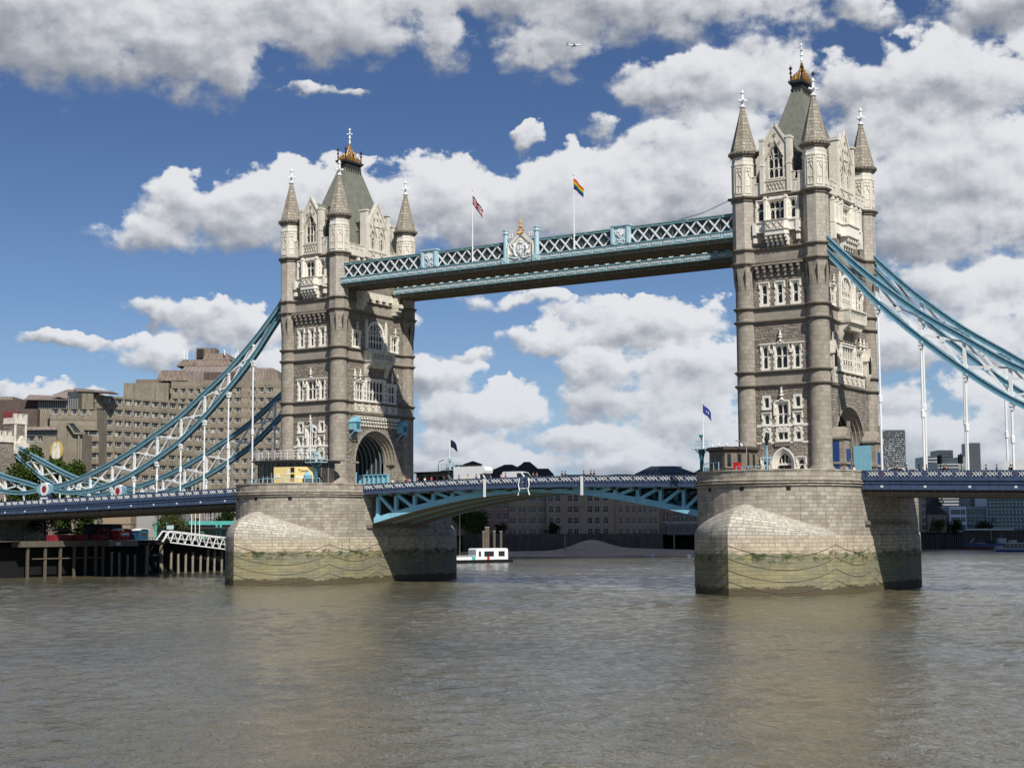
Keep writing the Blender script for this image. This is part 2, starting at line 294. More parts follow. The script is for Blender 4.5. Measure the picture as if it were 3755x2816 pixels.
# ------------------------------------------------------------------ mesh building
ID = Matrix.Identity(4)
class MB:
    def __init__(s, T=ID): s.v = []; s.f = []; s.mi = []; s.uv = []; s.T = T
    def face(s, pts, mi=0, uv=None):
        i = len(s.v); P = [s.T @ Vector(p) for p in pts]
        s.v += P; s.f.append(list(range(i, i+len(P)))); s.mi.append(mi)
        if uv is None:
            n = Vector((0, 0, 0))
            for k in range(len(P)):
                a, b = P[k], P[(k+1) % len(P)]
                n += Vector(((a.y-b.y)*(a.z+b.z), (a.z-b.z)*(a.x+b.x), (a.x-b.x)*(a.y+b.y)))
            if n.length > 0: n.normalize()
            if abs(n.z) > .92: uv = [(p.x, p.y) for p in P]
            else:
                h = Vector((-n.y, n.x, 0)).normalized(); uv = [(p.dot(h), p.z) for p in P]
        s.uv.append(uv)
    def box(s, x0, x1, y0, y1, z0, z1, mi=0, skip=''):
        a = [(x0, y0, z0), (x1, y0, z0), (x1, y1, z0), (x0, y1, z0), (x0, y0, z1), (x1, y0, z1), (x1, y1, z1), (x0, y1, z1)]
        for k, q in zip('bfrkltv', ((3, 2, 1, 0), (0, 1, 5, 4), (1, 2, 6, 5), (2, 3, 7, 6), (3, 0, 4, 7), (4, 5, 6, 7))):
            if k not in skip: s.face([a[i] for i in q], mi)
    def prism(s, poly, z0, z1, mi=0, axis='z', cap=True):
        """extrude a 2D outline; axis 'z' upwards, 'y' (outline in x,z) along y, 'x' (outline in y,z) along x"""
        g = {'z': lambda p, h: (p[0], p[1], h), 'y': lambda p, h: (p[0], h, p[1]), 'x': lambda p, h: (h, p[0], p[1])}[axis]
        n = len(poly)
        for i in range(n):
            a, b = poly[i], poly[(i+1) % n]
            s.face([g(a, z0), g(b, z0), g(b, z1), g(a, z1)], mi)
        if cap:
            for zc in (z0, z1):
                if n <= 4: s.face([g(q, zc) for q in poly], mi)
                else:
                    for t in tessellate_polygon([[Vector((q[0], q[1], 0)) for q in poly]]): s.face([g(poly[j], zc) for j in t], mi)
    def bar(s, p, q, w, h=None, mi=0, upv=(0, 0, 1)):
        h = h or w; p = Vector(p); q = Vector(q); d = (q-p).normalized(); U = Vector(upv)
        if abs(d.dot(U)) > .98: U = Vector((1, 0, 0))
        sd = d.cross(U).normalized()*(w/2); u = sd.cross(d).normalized()*(h/2)
        c = [(-1, -1), (1, -1), (1, 1), (-1, 1)]
        A = [p+sd*a+u*b for a, b in c]; B = [q+sd*a+u*b for a, b in c]
        for i in range(4): j = (i+1) % 4; s.face([A[i], A[j], B[j], B[i]], mi)
        s.face(A, mi); s.face(B, mi)
    def tube(s, pts, r, n=6, mi=0):
        pts = [Vector(p) for p in pts]; rings = []
        for i, p in enumerate(pts):
            d = (pts[min(i+1, len(pts)-1)]-pts[max(i-1, 0)]).normalized()
            U = Vector((0, 0, 1)) if abs(d.z) < .95 else Vector((1, 0, 0))
            a = d.cross(U).normalized(); b = a.cross(d); rr = r[i] if isinstance(r, (list, tuple)) else r
            rings.append([p+(a*cos(2*pi*k/n)+b*sin(2*pi*k/n))*rr for k in range(n)])
        for A, B in zip(rings, rings[1:]):
            for k in range(n): j = (k+1) % n; s.face([A[k], A[j], B[j], B[k]], mi)
        s.face(rings[0], mi); s.face(rings[-1], mi)
    def lathe(s, prof, n=8, c=(0, 0), ph=0.0, mi=0, a0=0.0, a1=2*pi, cap=True):
        """profile is (radius, height) pairs round a vertical axis; UV is arc length and height"""
        full = abs(a1-a0-2*pi) < 1e-6; ang = [a0+ph+(a1-a0)*k/n for k in range(n+1)]; R0 = max(p[0] for p in prof)
        for (r0, z0), (r1, z1) in zip(prof, prof[1:]):
            for k in range(n):
                a, b = ang[k], ang[k+1]
                P = [(c[0]+r0*cos(a), c[1]+r0*sin(a), z0), (c[0]+r0*cos(b), c[1]+r0*sin(b), z0), (c[0]+r1*cos(b), c[1]+r1*sin(b), z1), (c[0]+r1*cos(a), c[1]+r1*sin(a), z1)]
                ua, ub = R0*(a-a0), R0*(b-a0); sl = 0 if abs(z1-z0) > .01 else abs(r1-r0)
                s.face(P, mi, [(ua, z0), (ub, z0), (ub, z1+sl), (ua, z1+sl)])
        if cap:
            for (r, z) in (prof[0], prof[-1]):
                if r > .02: s.face([(c[0]+r*cos(a), c[1]+r*sin(a), z) for a in (ang[:-1] if full else ang)], mi)
    def panel(s, outline, holes, d=0.0, mi=0, depth=0.0):
        """flat wall in local (x, z) at y=d with holes; reveals go back by depth"""
        loops = [[Vector((p[0], p[1], 0)) for p in L] for L in [outline]+holes]; flat = [p for L in loops for p in L]
        for t in tessellate_polygon(loops): s.face([(flat[j].x, d, flat[j].y) for j in t], mi)
        if depth:
            for L in holes:
                for i in range(len(L)):
                    a, b = L[i], L[(i+1) % len(L)]; s.face([(a[0], d, a[1]), (b[0], d, b[1]), (b[0], d+depth, b[1]), (a[0], d+depth, a[1])], mi)
    def ring(s, outer, inner, d0, d1, mi=0):
        """frame between two outlines of the same number of points, from y=d0 (front) to y=d1"""
        n = len(outer)
        for i in range(n):
            j = (i+1) % n; a, b, c, e = outer[i], outer[j], inner[j], inner[i]
            s.face([(a[0], d0, a[1]), (b[0], d0, b[1]), (c[0], d0, c[1]), (e[0], d0, e[1])], mi)
            s.face([(a[0], d0, a[1]), (b[0], d0, b[1]), (b[0], d1, b[1]), (a[0], d1, a[1])], mi)
            s.face([(e[0], d0, e[1]), (c[0], d0, c[1]), (c[0], d1, c[1]), (e[0], d1, e[1])], mi)
    def build(s, name, mats, parent=None, smooth=False, merge=True, props=None):
        me = bpy.data.meshes.new(name); me.from_pydata([tuple(p) for p in s.v], [], s.f)
        uvl = me.uv_layers.new(name='UVMap')
        flat = [c for u in s.uv for p in u for c in p]; uvl.data.foreach_set('uv', flat)
        ms = mats if isinstance(mats, (list, tuple)) else [mats]
        for m_ in ms: me.materials.append(MATS[m_] if isinstance(m_, str) else m_)
        me.polygons.foreach_set('material_index', s.mi)
        bm = bmesh.new(); bm.from_mesh(me)
        if merge: bmesh.ops.remove_doubles(bm, verts=bm.verts, dist=1e-4)
        bmesh.ops.recalc_face_normals(bm, faces=bm.faces); bm.to_mesh(me); bm.free()
        if smooth:
            me.polygons.foreach_set('use_smooth', [True]*len(me.polygons)); me.set_sharp_from_angle(angle=radians(35))
        o = bpy.data.objects.new(name, me); C.objects.link(o)
        if parent: o.parent = parent
        if props:
            for k, v_ in props.items(): o[k] = v_
        return o
def thing(name, label, cat, loc=(0, 0, 0), rz=0.0, group=None):
    o = bpy.data.objects.new(name, None); C.objects.link(o); o.location = loc; o.rotation_euler = (0, 0, rz)
    o['label'] = label; o['category'] = cat
    if group: o['group'] = group
    return o
def tag(o, label, cat, group=None):
    o['label'] = label; o['category'] = cat
    if group: o['group'] = group
    return o
def struct(o): o['kind'] = 'structure'; return o
def kids(o): return [c for c in bpy.data.objects if c.parent == o]
def dup(o, loc, rz=0.0, label=None, parent=None, tree=None):
    """copy a thing with its parts and their sub-parts"""
    tree = tree if tree is not None else {}
    c = o.copy(); C.objects.link(c)
    if parent is None: c.location = loc; c.rotation_euler = (0, 0, rz)
    else: c.parent = parent
    if label: c['label'] = label
    for k in kids(o): dup(k, None, parent=c)
    return c
def frame(origin, uax, out):
    """local x along uax, local -y towards out, z up"""
    u = Vector((uax[0], uax[1], 0)); o = Vector((out[0], out[1], 0))
    M = Matrix(((u.x, -o.x, 0, origin[0]), (u.y, -o.y, 0, origin[1]), (0, 0, 1, origin[2] if len(origin) > 2 else 0), (0, 0, 0, 1)))
    return M
def rect(a, b, c, d): return [(a, c), (b, c), (b, d), (a, d)]
def arch(a, b, z0, zs, kind='round', n=10, rise=None):
    """opening outline: jambs from z0 to the spring zs, then a round or pointed head"""
    m_ = (a+b)/2; r = (b-a)/2; pts = [(a, z0), (b, z0)]
    if kind == 'round':
        rise = rise or r
        pts += [(m_+r*cos(pi*k/n), zs+rise*sin(pi*k/n)) for k in range(n+1)]
    else:
        rise = rise or r*1.15; h = n//2; Rr = (r*r+rise*rise)/(2*r); al = atan2(rise, Rr-r)
        pts += [(b-Rr+Rr*cos(al*k/h), zs+Rr*sin(al*k/h)) for k in range(h+1)]
        pts += [(a+Rr-Rr*cos(al*k/h), zs+Rr*sin(al*k/h)) for k in range(h-1, -1, -1)]
    return pts
def offset(poly, d):
    n = len(poly); out = []
    ar = sum(poly[i][0]*poly[(i+1) % n][1]-poly[(i+1) % n][0]*poly[i][1] for i in range(n)); sg = 1 if ar > 0 else -1
    for i in range(n):
        a, b, c = Vector(poly[i-1]), Vector(poly[i]), Vector(poly[(i+1) % n])
        e1 = (b-a); e2 = (c-b)
        if e1.length < 1e-6 or e2.length < 1e-6: e1 = e2 = e1 if e1.length > e2.length else e2
        e1.normalize(); e2.normalize(); n1 = Vector((e1.y, -e1.x))*sg; n2 = Vector((e2.y, -e2.x))*sg
        m_ = n1+n2; m_ = m_/max(m_.dot(n1), .35) if m_.length > 1e-6 else n1
        out.append((b.x+m_.x*d, b.y+m_.y*d))
    return out

# ================================================================== setting: water, beds, banks
def build_water():
    m = bpy.data.materials.new('river'); m.use_nodes = True; t = NT(m.node_tree); t.n.clear()
    ob = t.new('ShaderNodeTexCoord').outputs['Object']
    rot = t.new('ShaderNodeMapping', i0=ob); rot.inputs['Rotation'].default_value = (0, 0, YAW+.12)
    P = rot.outputs[0]
    a = t.noise(t.v('MULTIPLY', P, (.30, .62, 1)), 1.0, 3, .60, .5)      # short chop, crests across the wind
    b_ = t.noise(t.v('MULTIPLY', P, (.9, 1.7, 1)), 1.0, 3, .62, .3)
    c_ = t.noise(t.v('MULTIPLY', P, (3.0, 4.6, 1)), 1.0, 2, .6)
    s_ = t.noise(t.v('MULTIPLY', P, (.6, 1.5, 1)), .022, 4, .6)           # gusts and slicks
    amp = t.m('MULTIPLY_ADD', t.sm(s_, .36, .62), .60, .50)
    h = t.m('MULTIPLY', t.m('ADD', t.m('ADD', t.m('MULTIPLY', a, .20), t.m('MULTIPLY', b_, .26)), t.m('MULTIPLY', c_, .085)), amp)
    bn = t.new('ShaderNodeBump'); bn.inputs['Strength'].default_value = 1; bn.inputs['Distance'].default_value = .75; t.put(bn.inputs['Height'], h)
    mud = t.mix(t.sm(t.noise(t.v('MULTIPLY', P, (.8, 1.6, 1)), .020, 4, .6), .40, .62), (.100, .098, .070, 1), (.142, .122, .070, 1))
    d = t.new('ShaderNodeBsdfPrincipled'); t.put(d.inputs['Base Color'], mud); d.inputs['Roughness'].default_value = .09
    d.inputs['IOR'].default_value = 1.45; t.put(d.inputs['Normal'], bn)
    o = t.new('ShaderNodeOutputMaterial'); t.l.new(d.outputs[0], o.inputs[0])
    # wind chop as real relief, finest near this bank; small ripples ride on it as bump
    rng = np.random.default_rng(11)
    ys = [18.0]
    while ys[-1] < 760: ys.append(ys[-1]+max(.36, .0021*ys[-1]))
    ys = np.array(ys); nc = 440; fx = np.linspace(-1, 1, nc); half = .46*ys+26
    X = fx[None, :]*half[:, None]; Y = np.repeat(ys[:, None], nc, 1); sp = np.maximum(2*half/nc, np.maximum(.36, .0021*ys))[:, None]
    gust = sum(np.sin(X*kx+Y*ky+ph) for kx, ky, ph in ((.013, .031, 1), (.027, -.047, 2.2), (-.041, .083, .4), (.09, .12, 5.0)))/4
    gust = .78+.45*gust
    H = np.zeros_like(X)
    for i in range(72):
        L = .85*(4.6/.85)**rng.random(); th = pi/2+.35+rng.normal(0, .62); k_ = 2*pi/L; am = .0036*L**.75
        H += am*np.clip((L/sp-2.2)/1.6, 0, 1)*np.sin(X*k_*cos(th)+Y*k_*sin(th)+rng.random()*6.283)
    H = H*gust; H += .6*np.maximum(H, 0)**2/.2
    c_, s2 = cos(YAW), sin(YAW); V = np.stack([CAM.x+c_*X-s2*Y, CAM.y+s2*X+c_*Y, H-.02], -1).reshape(-1, 3)
    nr = len(ys); idx = np.arange(nr*nc).reshape(nr, nc); Q = np.stack([idx[:-1, :-1], idx[:-1, 1:], idx[1:, 1:], idx[1:, :-1]], -1).reshape(-1, 4)
    me = bpy.data.meshes.new('river_water'); me.vertices.add(len(V)); me.vertices.foreach_set('co', V.astype(np.float32).ravel())
    me.loops.add(Q.size); me.loops.foreach_set('vertex_index', Q.astype(np.int32).ravel()); me.polygons.add(len(Q)); me.polygons.foreach_set('loop_start', np.arange(0, Q.size, 4, dtype=np.int32)); me.polygons.foreach_set('loop_total', np.full(len(Q), 4, np.int32))
    me.update(calc_edges=True); me.polygons.foreach_set('use_smooth', np.ones(len(Q), bool)); me.materials.append(m); o = bpy.data.objects.new('river_water', me); C.objects.link(o); struct(o)
    mb = MB(); mb.face([(-2500, -1500, -.42), (2500, -1500, -.42), (2500, 5500, -.42), (-2500, 5500, -.42)])
    struct(mb.build('river_water', m))
build_water()

# ================================================================== piers
SY, WD, APX = 10.3, 10.78, 27.25
RO = ((APX-SY)**2+WD*WD)/(2*WD); AT = math.asin((APX-SY)/RO)
def ogive(n=18):
    """closed outline of the pointed lower pier, counter clockwise, apex at both ends, with arc lengths"""
    q = [(WD-RO+RO*cos(AT*k/n), -SY-RO*sin(AT*k/n)) for k in range(n+1)]          # right shoulder to near apex
    lo = [(-x, y) for x, y in reversed(q[:-1])]                                  # near apex to left shoulder
    near = q+lo
    far = [(-x, -y) for x, y in near]
    return near, far
def body_outline(r=10.65, yc=11.4, n=20):
    a = [(r*cos(-pi*k/n), -yc+r*sin(-pi*k/n)) for k in range(n+1)]               # right, near nose, left
    b = [(-x, -y) for x, y in a]
    return a+b
def wall_strip(mb, pts, z0, z1, closed=True, mi=0, u0=0.0):
    u = u0; n = len(pts)
    for i in range(n if closed else n-1):
        a, b = pts[i], pts[(i+1) % n]; L = math.hypot(b[0]-a[0], b[1]-a[1])
        mb.face([(a[0], a[1], z0), (b[0], b[1], z0), (b[0], b[1], z1), (a[0], a[1], z1)], mi, [(u, z0), (u+L, z0), (u+L, z1), (u, z1)]); u += L
def make_pier(x, label):
    t = thing('bridge_pier', label, 'pier', (x, 0, 0))
    mb = MB(); near, far = ogive(); out = near+far
    RIM = 7.19
    wall_strip(mb, out, -3, RIM); mb.build('cutwater', 'cutwater_stone', t); mb = MB()
    body = body_outline(); wall_strip(mb, body, 0, 14.30)
    for tri in tessellate_polygon([[Vector((p[0], p[1], 0)) for p in body]]): mb.face([(body[j][0], body[j][1], 14.32) for j in tri])
    mb.build('pier_body', 'pier_stone', t)
    # rounded cap over each cutwater
    for sg in (1, -1):
        mb = MB(); n = len(near); rows = 9; u = 0.0
        P = [(p[0]*sg, p[1]*sg) for p in near]
        Q = []
        H = []
        for p in P:
            r_ = math.hypot(p[0], p[1]+11.4*sg); Q.append((p[0]/r_*10.3, -11.4*sg+(p[1]+11.4*sg)/r_*10.3)); d = r_-10.65
            H.append(4.05*min(1, max(0, (d-.22)/4.9))**.56)
        for k in range(n-1):
            L = math.hypot(P[k+1][0]-P[k][0], P[k+1][1]-P[k][1])
            for r in range(rows):
                def pt(i, rr):
                    th = pi/2*rr/rows; f = 1-cos(th)
                    return (P[i][0]+(Q[i][0]-P[i][0])*f, P[i][1]+(Q[i][1]-P[i][1])*f, RIM+H[i]*sin(th))
                v0, v1 = RIM+.49*r*1.35, RIM+.49*(r+1)*1.35
                mb.face([pt(k, r), pt(k+1, r), pt(k+1, r+1), pt(k, r+1)], 0, [(u, v0), (u+L, v0), (u+L, v1), (u, v1)])
            u += L
        mb.build('cutwater_cap', 'cap_stone', t, smooth=True)
    # parapet with three roll mouldings, broken where the road crosses
    for sg in (1, -1):
        arc = [(x_*sg, y_*sg) for x_, y_ in body_outline(10.65)[:21]]
        arc = [(10.65*sg, -9.35*sg)]+arc+[(-10.65*sg, -9.35*sg)]
        mb = MB()
        inn = [(x_*sg, y_*sg) for x_, y_ in body_outline(10.15)[:21]]; inn = [(10.15*sg, -9.35*sg)]+inn+[(-10.15*sg, -9.35*sg)]
        wall_strip(mb, arc, 14.30, 15.42, False); wall_strip(mb, inn, 14.3, 15.42, False)
        for z in (15.42,):
            co = [(x_*1.0, y_) for x_, y_ in arc]
            o2 = [(x_*sg, y_*sg) for x_, y_ in body_outline(10.75)[:21]]; o2 = [(10.75*sg, -9.33*sg)]+o2+[(-10.75*sg, -9.33*sg)]
            for i in range(len(o2)-1):
                a, b, c, d = o2[i], o2[i+1], inn[i+1], inn[i]
                for (p, q, zz) in ((o2, inn, 15.60), (o2, inn, 15.42)): mb.face([(p[i][0], p[i][1], zz), (p[i+1][0], p[i+1][1], zz), (q[i+1][0], q[i+1][1], zz), (q[i][0], q[i][1], zz)])
            wall_strip(mb, o2, 15.42, 15.60, False); wall_strip(mb, inn, 15.42, 15.60, False)
        for e in (1, -1):
            xa, xb = sorted((10.15*e, 10.66*e)); mb.box(xa, xb, min(-9.35*sg, -9.34*sg)-.01, max(-9.35*sg, -9.34*sg)+.01, 14.3, 15.6)
        mb.build('parapet', 'pier_stone', t)
        mb = MB()
        for z, r in ((14.24, .30), (13.92, .42), (13.62, .24)):
            rr = 10.65+r
            s2 = [(x_*sg, y_*sg) for x_, y_ in body_outline(rr)[:21]]; s2 = [(rr*sg, -9.6*sg)]+s2+[(-rr*sg, -9.6*sg)]
            b2 = arc[:]; b2[0] = (10.64*sg, -9.6*sg); b2[-1] = (-10.64*sg, -9.6*sg)
            h = .11
            wall_strip(mb, s2, z-h*.6, z+h*.6, False)
            for i in range(len(s2)-1):
                for zz, zb in ((z+h*.6, z+h*1.5), (z-h*.6, z-h*1.5)):
                    mb.face([(s2[i][0], s2[i][1], zz), (s2[i+1][0], s2[i+1][1], zz), (b2[i+1][0], b2[i+1][1], zb), (b2[i][0], b2[i][1], zb)])
        mb.build('moulding', 'pier_stone', t)
    # slot vents under the mouldings: proud black boxes, recess shade put into the colour
    for ad in (-60, -92, -122, 60, 120):
        a = radians(ad); sg = -1 if ad < 0 else 1
        M = Matrix.Translation((0, 11.4*sg, 0)) @ Matrix.Rotation(a, 4, 'Z')
        mb = MB(M); mb.box(10.50, 10.665, -.28, .28, 12.92, 13.40); mb.build('vent', 'black', t)
    # hanging chains pinned along the waterline
    pn = [(WD, -5.9, 0)]+[(p[0], p[1], 0) for p in near]+[(-WD, -5.9, 0)]
    def along(pts):
        s = [0]
        for a, b in zip(pts, pts[1:]): s.append(s[-1]+math.hypot(b[0]-a[0], b[1]-a[1]))
        return s
    S = along(pn)
    def at(s_):
        s_ = max(0, min(S[-1]-1e-4, s_))
        for i in range(len(S)-1):
            if s_ <= S[i+1]:
                f = (s_-S[i])/(S[i+1]-S[i]); x_, y_ = pn[i][0]+(pn[i+1][0]-pn[i][0])*f, pn[i][1]+(pn[i+1][1]-pn[i][1])*f
                l = math.hypot(x_, y_+10.3) or 1; return (x_+x_/l*.07, y_+(y_+10.3)/l*.07)
    half = S[-1]/2; hk = half*.42
    for z in (6.15, 4.55, 3.1, 1.75):
        for a, b, sag in ((0, hk, 1.05), (hk, half, 1.5), (half, S[-1]-hk, 1.5), (S[-1]-hk, S[-1], 1.05)):
            pts = []
            for k in range(15):
                f = k/14; x_, y_ = at(a+(b-a)*f); pts.append((x_, y_, z-sag*(1-(2*f-1)**2)))
            mb = MB(); mb.tube(pts, .028, 4); mb.build('mooring_chain', 'moulding_stone', t)
        for e in (1, -1):
            pts = [((WD+.05)*e, -5.9+11.8*k/14, z-1.3*(1-(2*k/14-1)**2)) for k in range(15)]
            mb = MB(); mb.tube(pts, .028, 4); mb.build('mooring_chain', 'moulding_stone', t)
    # bearing ledge in the channel face
    mb = MB()
    for e in (1, -1): mb.box(min(10.65*e, 10.95*e), max(10.65*e, 10.95*e), -8.4, 8.4, 8.6, 9.1)
    mb.build('bearing_ledge', 'moulding_stone', t)
    return t
make_pier(-41.15, 'granite bridge pier under the left tower, beside the white gangway')
make_pier(41.15, 'granite bridge pier under the right tower, carrying the brown cabin')

# ================================================================== stone towers
COLR = 1.42; CX, CY = 5.18, 8.95
def light_heads(mb, us, z1, w, d):
    """cusped pointed head over each light between mullions"""
    for a, b in us:
        m_ = (a+b)/2; h = min(.45, (b-a)*.7)
        for s_, e in ((a, 1), (b, -1)):
            mb.face([(s_, d, z1), (m_, d, z1), (m_-e*.02, d, z1-.04), (m_-e*(b-a)*.20, d, z1-h*.35), (m_-e*(b-a)*.38, d, z1-h*.75), (s_, d, z1-h*1.2)])
def window(T, parent, a, b, z0, z1, lights=1, border=.22, trans=(), top='flat', zs=None, dep=.42, proud=.07, quoin=True, stone='cream_stone', gl='window_glass', hood=True, label=None):
    """stone window: surround with toothed quoins, mullions, transoms, cusped heads; the pane is its child"""
    mb = MB(T)
    if top == 'flat': inner = rect(a, b, z0, z1)
    else: inner = arch(a, b, z0, zs, top, 10, rise=z1-zs)
    outer = offset(inner, border)
    mb.ring(outer, inner, -proud, dep)
    w_ = b-a; mw = .11
    us = [(a+w_*i/lights+(mw/2 if i else 0), a+w_*(i+1)/lights-(mw/2 if i < lights-1 else 0)) for i in range(lights)]
    zt = z1 if top == 'flat' else zs
    for i in range(1, lights):
        u = a+w_*i/lights; hh = z1 if top == 'flat' else zs+(z1-zs)*sqrt(max(0, 1-((u-(a+b)/2)/(w_/2))**2))*.97
        mb.box(u-mw/2, u+mw/2, .14, dep-.02, z0, hh)
    for tz in trans: mb.box(a, b, .12, dep-.02, tz-.06, tz+.06)
    light_heads(mb, us, zt, w_, .2)
    for tz in trans: light_heads(mb, us, tz-.06, w_, .22)
    if top != 'flat':                                                     # tracery in the head
        mb.box(a, b, .14, dep-.02, zs-.05, zs+.05); c_ = (a+b)/2; rr = (z1-zs)*.30
        pts = [(c_+rr*cos(2*pi*k/12), .2, zs+(z1-zs)*.58+rr*sin(2*pi*k/12)) for k in range(13)]
        for p, q in zip(pts, pts[1:]): mb.bar(p, q, .10, .07, upv=(0, 1, 0))
        for e in (1, -1):
            for f in (.25, .55): mb.bar((c_+e*w_/2*f, .2, zs), (c_+e*w_/2*(f+.30), .2, zs+(z1-zs)*.52), .08, .07, upv=(0, 1, 0))
    if quoin:
        k = 0; z = z0-border+.1
        while z < (z1 if top == 'flat' else zs)-.2:
            if k % 2 == 0:
                mb.box(a-border-.16, a-border+.01, -proud+.012, .1, z, z+.36); mb.box(b+border-.01, b+border+.16, -proud+.012, .1, z, z+.36)
            z += .38; k += 1
    mb.box(a-border-.06, b+border+.06, -proud-.10, .05, z0-border-.10, z0-border+.06)           # sill
    if hood and top == 'flat':
        mb.box(a-border-.10, b+border+.10, -proud-.14, .05, z1+border-.03, z1+border+.10)
        for u in (a-border-.10, b+border-.02): mb.box(u, u+.12, -proud-.12, .05, z1+border-.75, z1+border-.03)
    w = mb.build('window', stone, parent)
    if label: w['label'] = label
    mp = MB(T)
    for t in tessellate_polygon([[Vector((q[0], q[1], 0)) for q in inner]]): mp.face([(inner[j][0], dep-.05, inner[j][1]) for j in t])
    mp.build('pane', gl, w)
    return outer
def finial(T, parent, u, z0, z1, out=.25, stone='cream_stone'):
    mb = MB(T @ Matrix.Translation((u, -out, 0))); h = z1-z0
    prof = [(.05, 0), (.20, .05), (.10, .15), (.13, .32), (.34, .36), (.30, .42), (.11, .47), (.10, .55), (.24, .58), (.22, .64), (.12, .68), (.12, .95), (.19, .96), (.17, 1), (.02, 1)]
    mb.lathe([(r, z0+h*q) for r, q in prof], 6); mb.bar((0, .0, z0+h*.1), (0, out, z0+h*.05), .12)
    mb.build('statue_finial', stone, parent, smooth=True)
def make_tower(xc, inner_sign, label):
    t = thing('bridge_tower', label, 'tower', (xc, 0, 14.3)); i_ = inner_sign; t_inv = Matrix.Translation((0, 0, -14.3))
    Z = Matrix.Translation((0, 0, -14.3))
    WX, WY = 5.73, 9.50
    FR = Z @ frame((0, -WY), (1, 0), (0, -1)); BK = Z @ frame((0, WY), (-1, 0), (0, 1))
    IN = Z @ frame((i_*WX, 0), (0, i_), (i_, 0)); OU = Z @ frame((-i_*WX, 0), (0, -i_), (-i_, 0))
    # ---- narrow walls (river faces)
    def narrow(T):
        holes = []
        G = lambda *a, **k: holes.append(window(T, t, *a, **k))
        # ground storey
        G(-2.95, -2.1, 15.2, 17.35, 1, trans=(16.6,)); G(2.1, 2.95, 15.2, 17.35, 1, trans=(16.6,))
        inner = arch(-.95, .95, 14.31, 16.7, 'pointed', 12, rise=1.45); outer = offset(inner, .78); outer[0] = (outer[0][0], 14.31); outer[1] = (outer[1][0], 14.31)
        mb = MB(T)
        for q in range(4):
            f0, f1 = q/4, (q+1)/4
            o = [(a[0]+(b[0]-a[0])*f0, a[1]+(b[1]-a[1])*f0) for a, b in zip(outer, inner)]; n_ = [(a[0]+(b[0]-a[0])*f1, a[1]+(b[1]-a[1])*f1) for a, b in zip(outer, inner)]
            mb.ring(o, n_, -.12+q*.16, .75)
        mb.box(-.95, .95, .5, .72, 16.55, 16.85)
        for u in (-.5, 0, .5): mb.box(u-.05, u+.05, .52, .7, 16.85, 18.0-abs(u)*.9)
        d = mb.build('doorway', 'cream_stone', t)
        mp = MB(T); mp.face([(-.95, .7, 14.31), (.95, .7, 14.31), (.95, .7, 18.2), (-.95, .7, 18.2)]); mp.build('door', 'window_glass', d)
        holes.append(outer)
        mb = MB(T); mb.box(-1.1, 1.05, -.22, .05, 19.12, 19.55); mb.box(-1.2, 1.15, -.30, .05, 19.50, 19.62); mb.build('plaque', 'shaft_stone', t)
        # first storey
        for a, b in ((-2.62, -1.92), (1.85, 2.55)):
            G(a, b, 19.98, 20.98, 1, border=.24, hood=False); G(a, b, 22.14, 23.35, 1, border=.24); G(a+.02, b+.02, 24.35, 25.68, 1, border=.25, hood=False)
        mb = MB(T)
        for a, b in ((-2.86, -1.68), (1.61, 2.79)):
            mb.box(a, b, -.05, .3, 21.22, 21.90); c_ = (a+b)/2
            mb.bar((c_-.38, -.10, 21.28), (c_, -.10, 21.66), .10, .10, upv=(0, 1, 0)); mb.bar((c_+.38, -.10, 21.28), (c_, -.10, 21.66), .10, .10, upv=(0, 1, 0))
        mb.box(-.98, 1.0, -.06, .3, 21.24, 21.83)
        for u in (-.33, .36): mb.lathe([(0, 0), (.25, .02), (.2, .1), (0, .12)], 8) if False else mb.box(u-.24, u+.24, -.13, 0, 21.32, 21.76)
        for u0, u1 in ((-3.72, -2.98), (-1.56, -.94), (.98, 1.5), (2.92, 3.72)):
            mb.box(u0, u1, -.05, .1, 21.69, 22.07)
        mb.box(-3.72, 3.72, -.06, .1, 19.44, 19.70)
        mb.build('stone_band', 'cream_stone', t)
        G(-.70, .72, 20.0, 21.0, 2, border=.24, hood=False); G(-.70, .72, 22.07, 24.78, 2, border=.26, trans=(23.4,))
        mb = MB(T)
        for p, q in (((-1.05, -.2, 24.95), (-.85, -.2, 25.15)), ((-.85, -.2, 25.15), (-.3, -.2, 25.2)), ((-.3, -.2, 25.2), (0, -.2, 25.6)), ((0, -.2, 25.6), (.3, -.2, 25.2)), ((.3, -.2, 25.2), (.85, -.2, 25.15)), ((.85, -.2, 25.15), (1.05, -.2, 24.95)), ((-1.08, -.2, 24.95), (-1.08, -.2, 23.2)), ((1.08, -.2, 24.95), (1.08, -.2, 23.2))): mb.bar(p, q, .2, .16, upv=(0, 1, 0))
        mb.build('hood_mould', 'cream_stone', t)
        finial(T, t, 0, 25.25, 26.95)
        # second storey
        G(-2.65, -1.95, 29.62, 32.55, 1, trans=(31.25,)); G(-.78, .88, 29.62, 32.55, 2, trans=(31.25,)); G(1.90, 2.62, 29.62, 32.55, 1, trans=(31.25,))
        mb = MB(T)
        for u0, u1 in ((-3.1, -1.5), (-1.25, 1.35), (1.5, 3.15)): mb.box(u0, u1, -.26, .05, 32.82, 32.98)
        for u in (-1.38, 1.42): mb.box(u-.14, u+.14, -.3, .05, 31.6, 32.1)
        mb.bar((-.5, -.25, 32.95), (0, -.25, 33.25), .14, .14); mb.bar((.5, -.25, 32.95), (0, -.25, 33.25), .14, .14)
        mb.build('hood_mould', 'cream_stone', t)
        finial(T, t, 0, 33.1, 34.67)
        # third storey
        for a, b in ((-2.62, -1.86), (-.36, .36), (1.88, 2.62)): G(a, b, 38.40, 40.98, 1, border=.28, trans=(39.72,))
        # machicolation under the string course
        mb = MB(T)
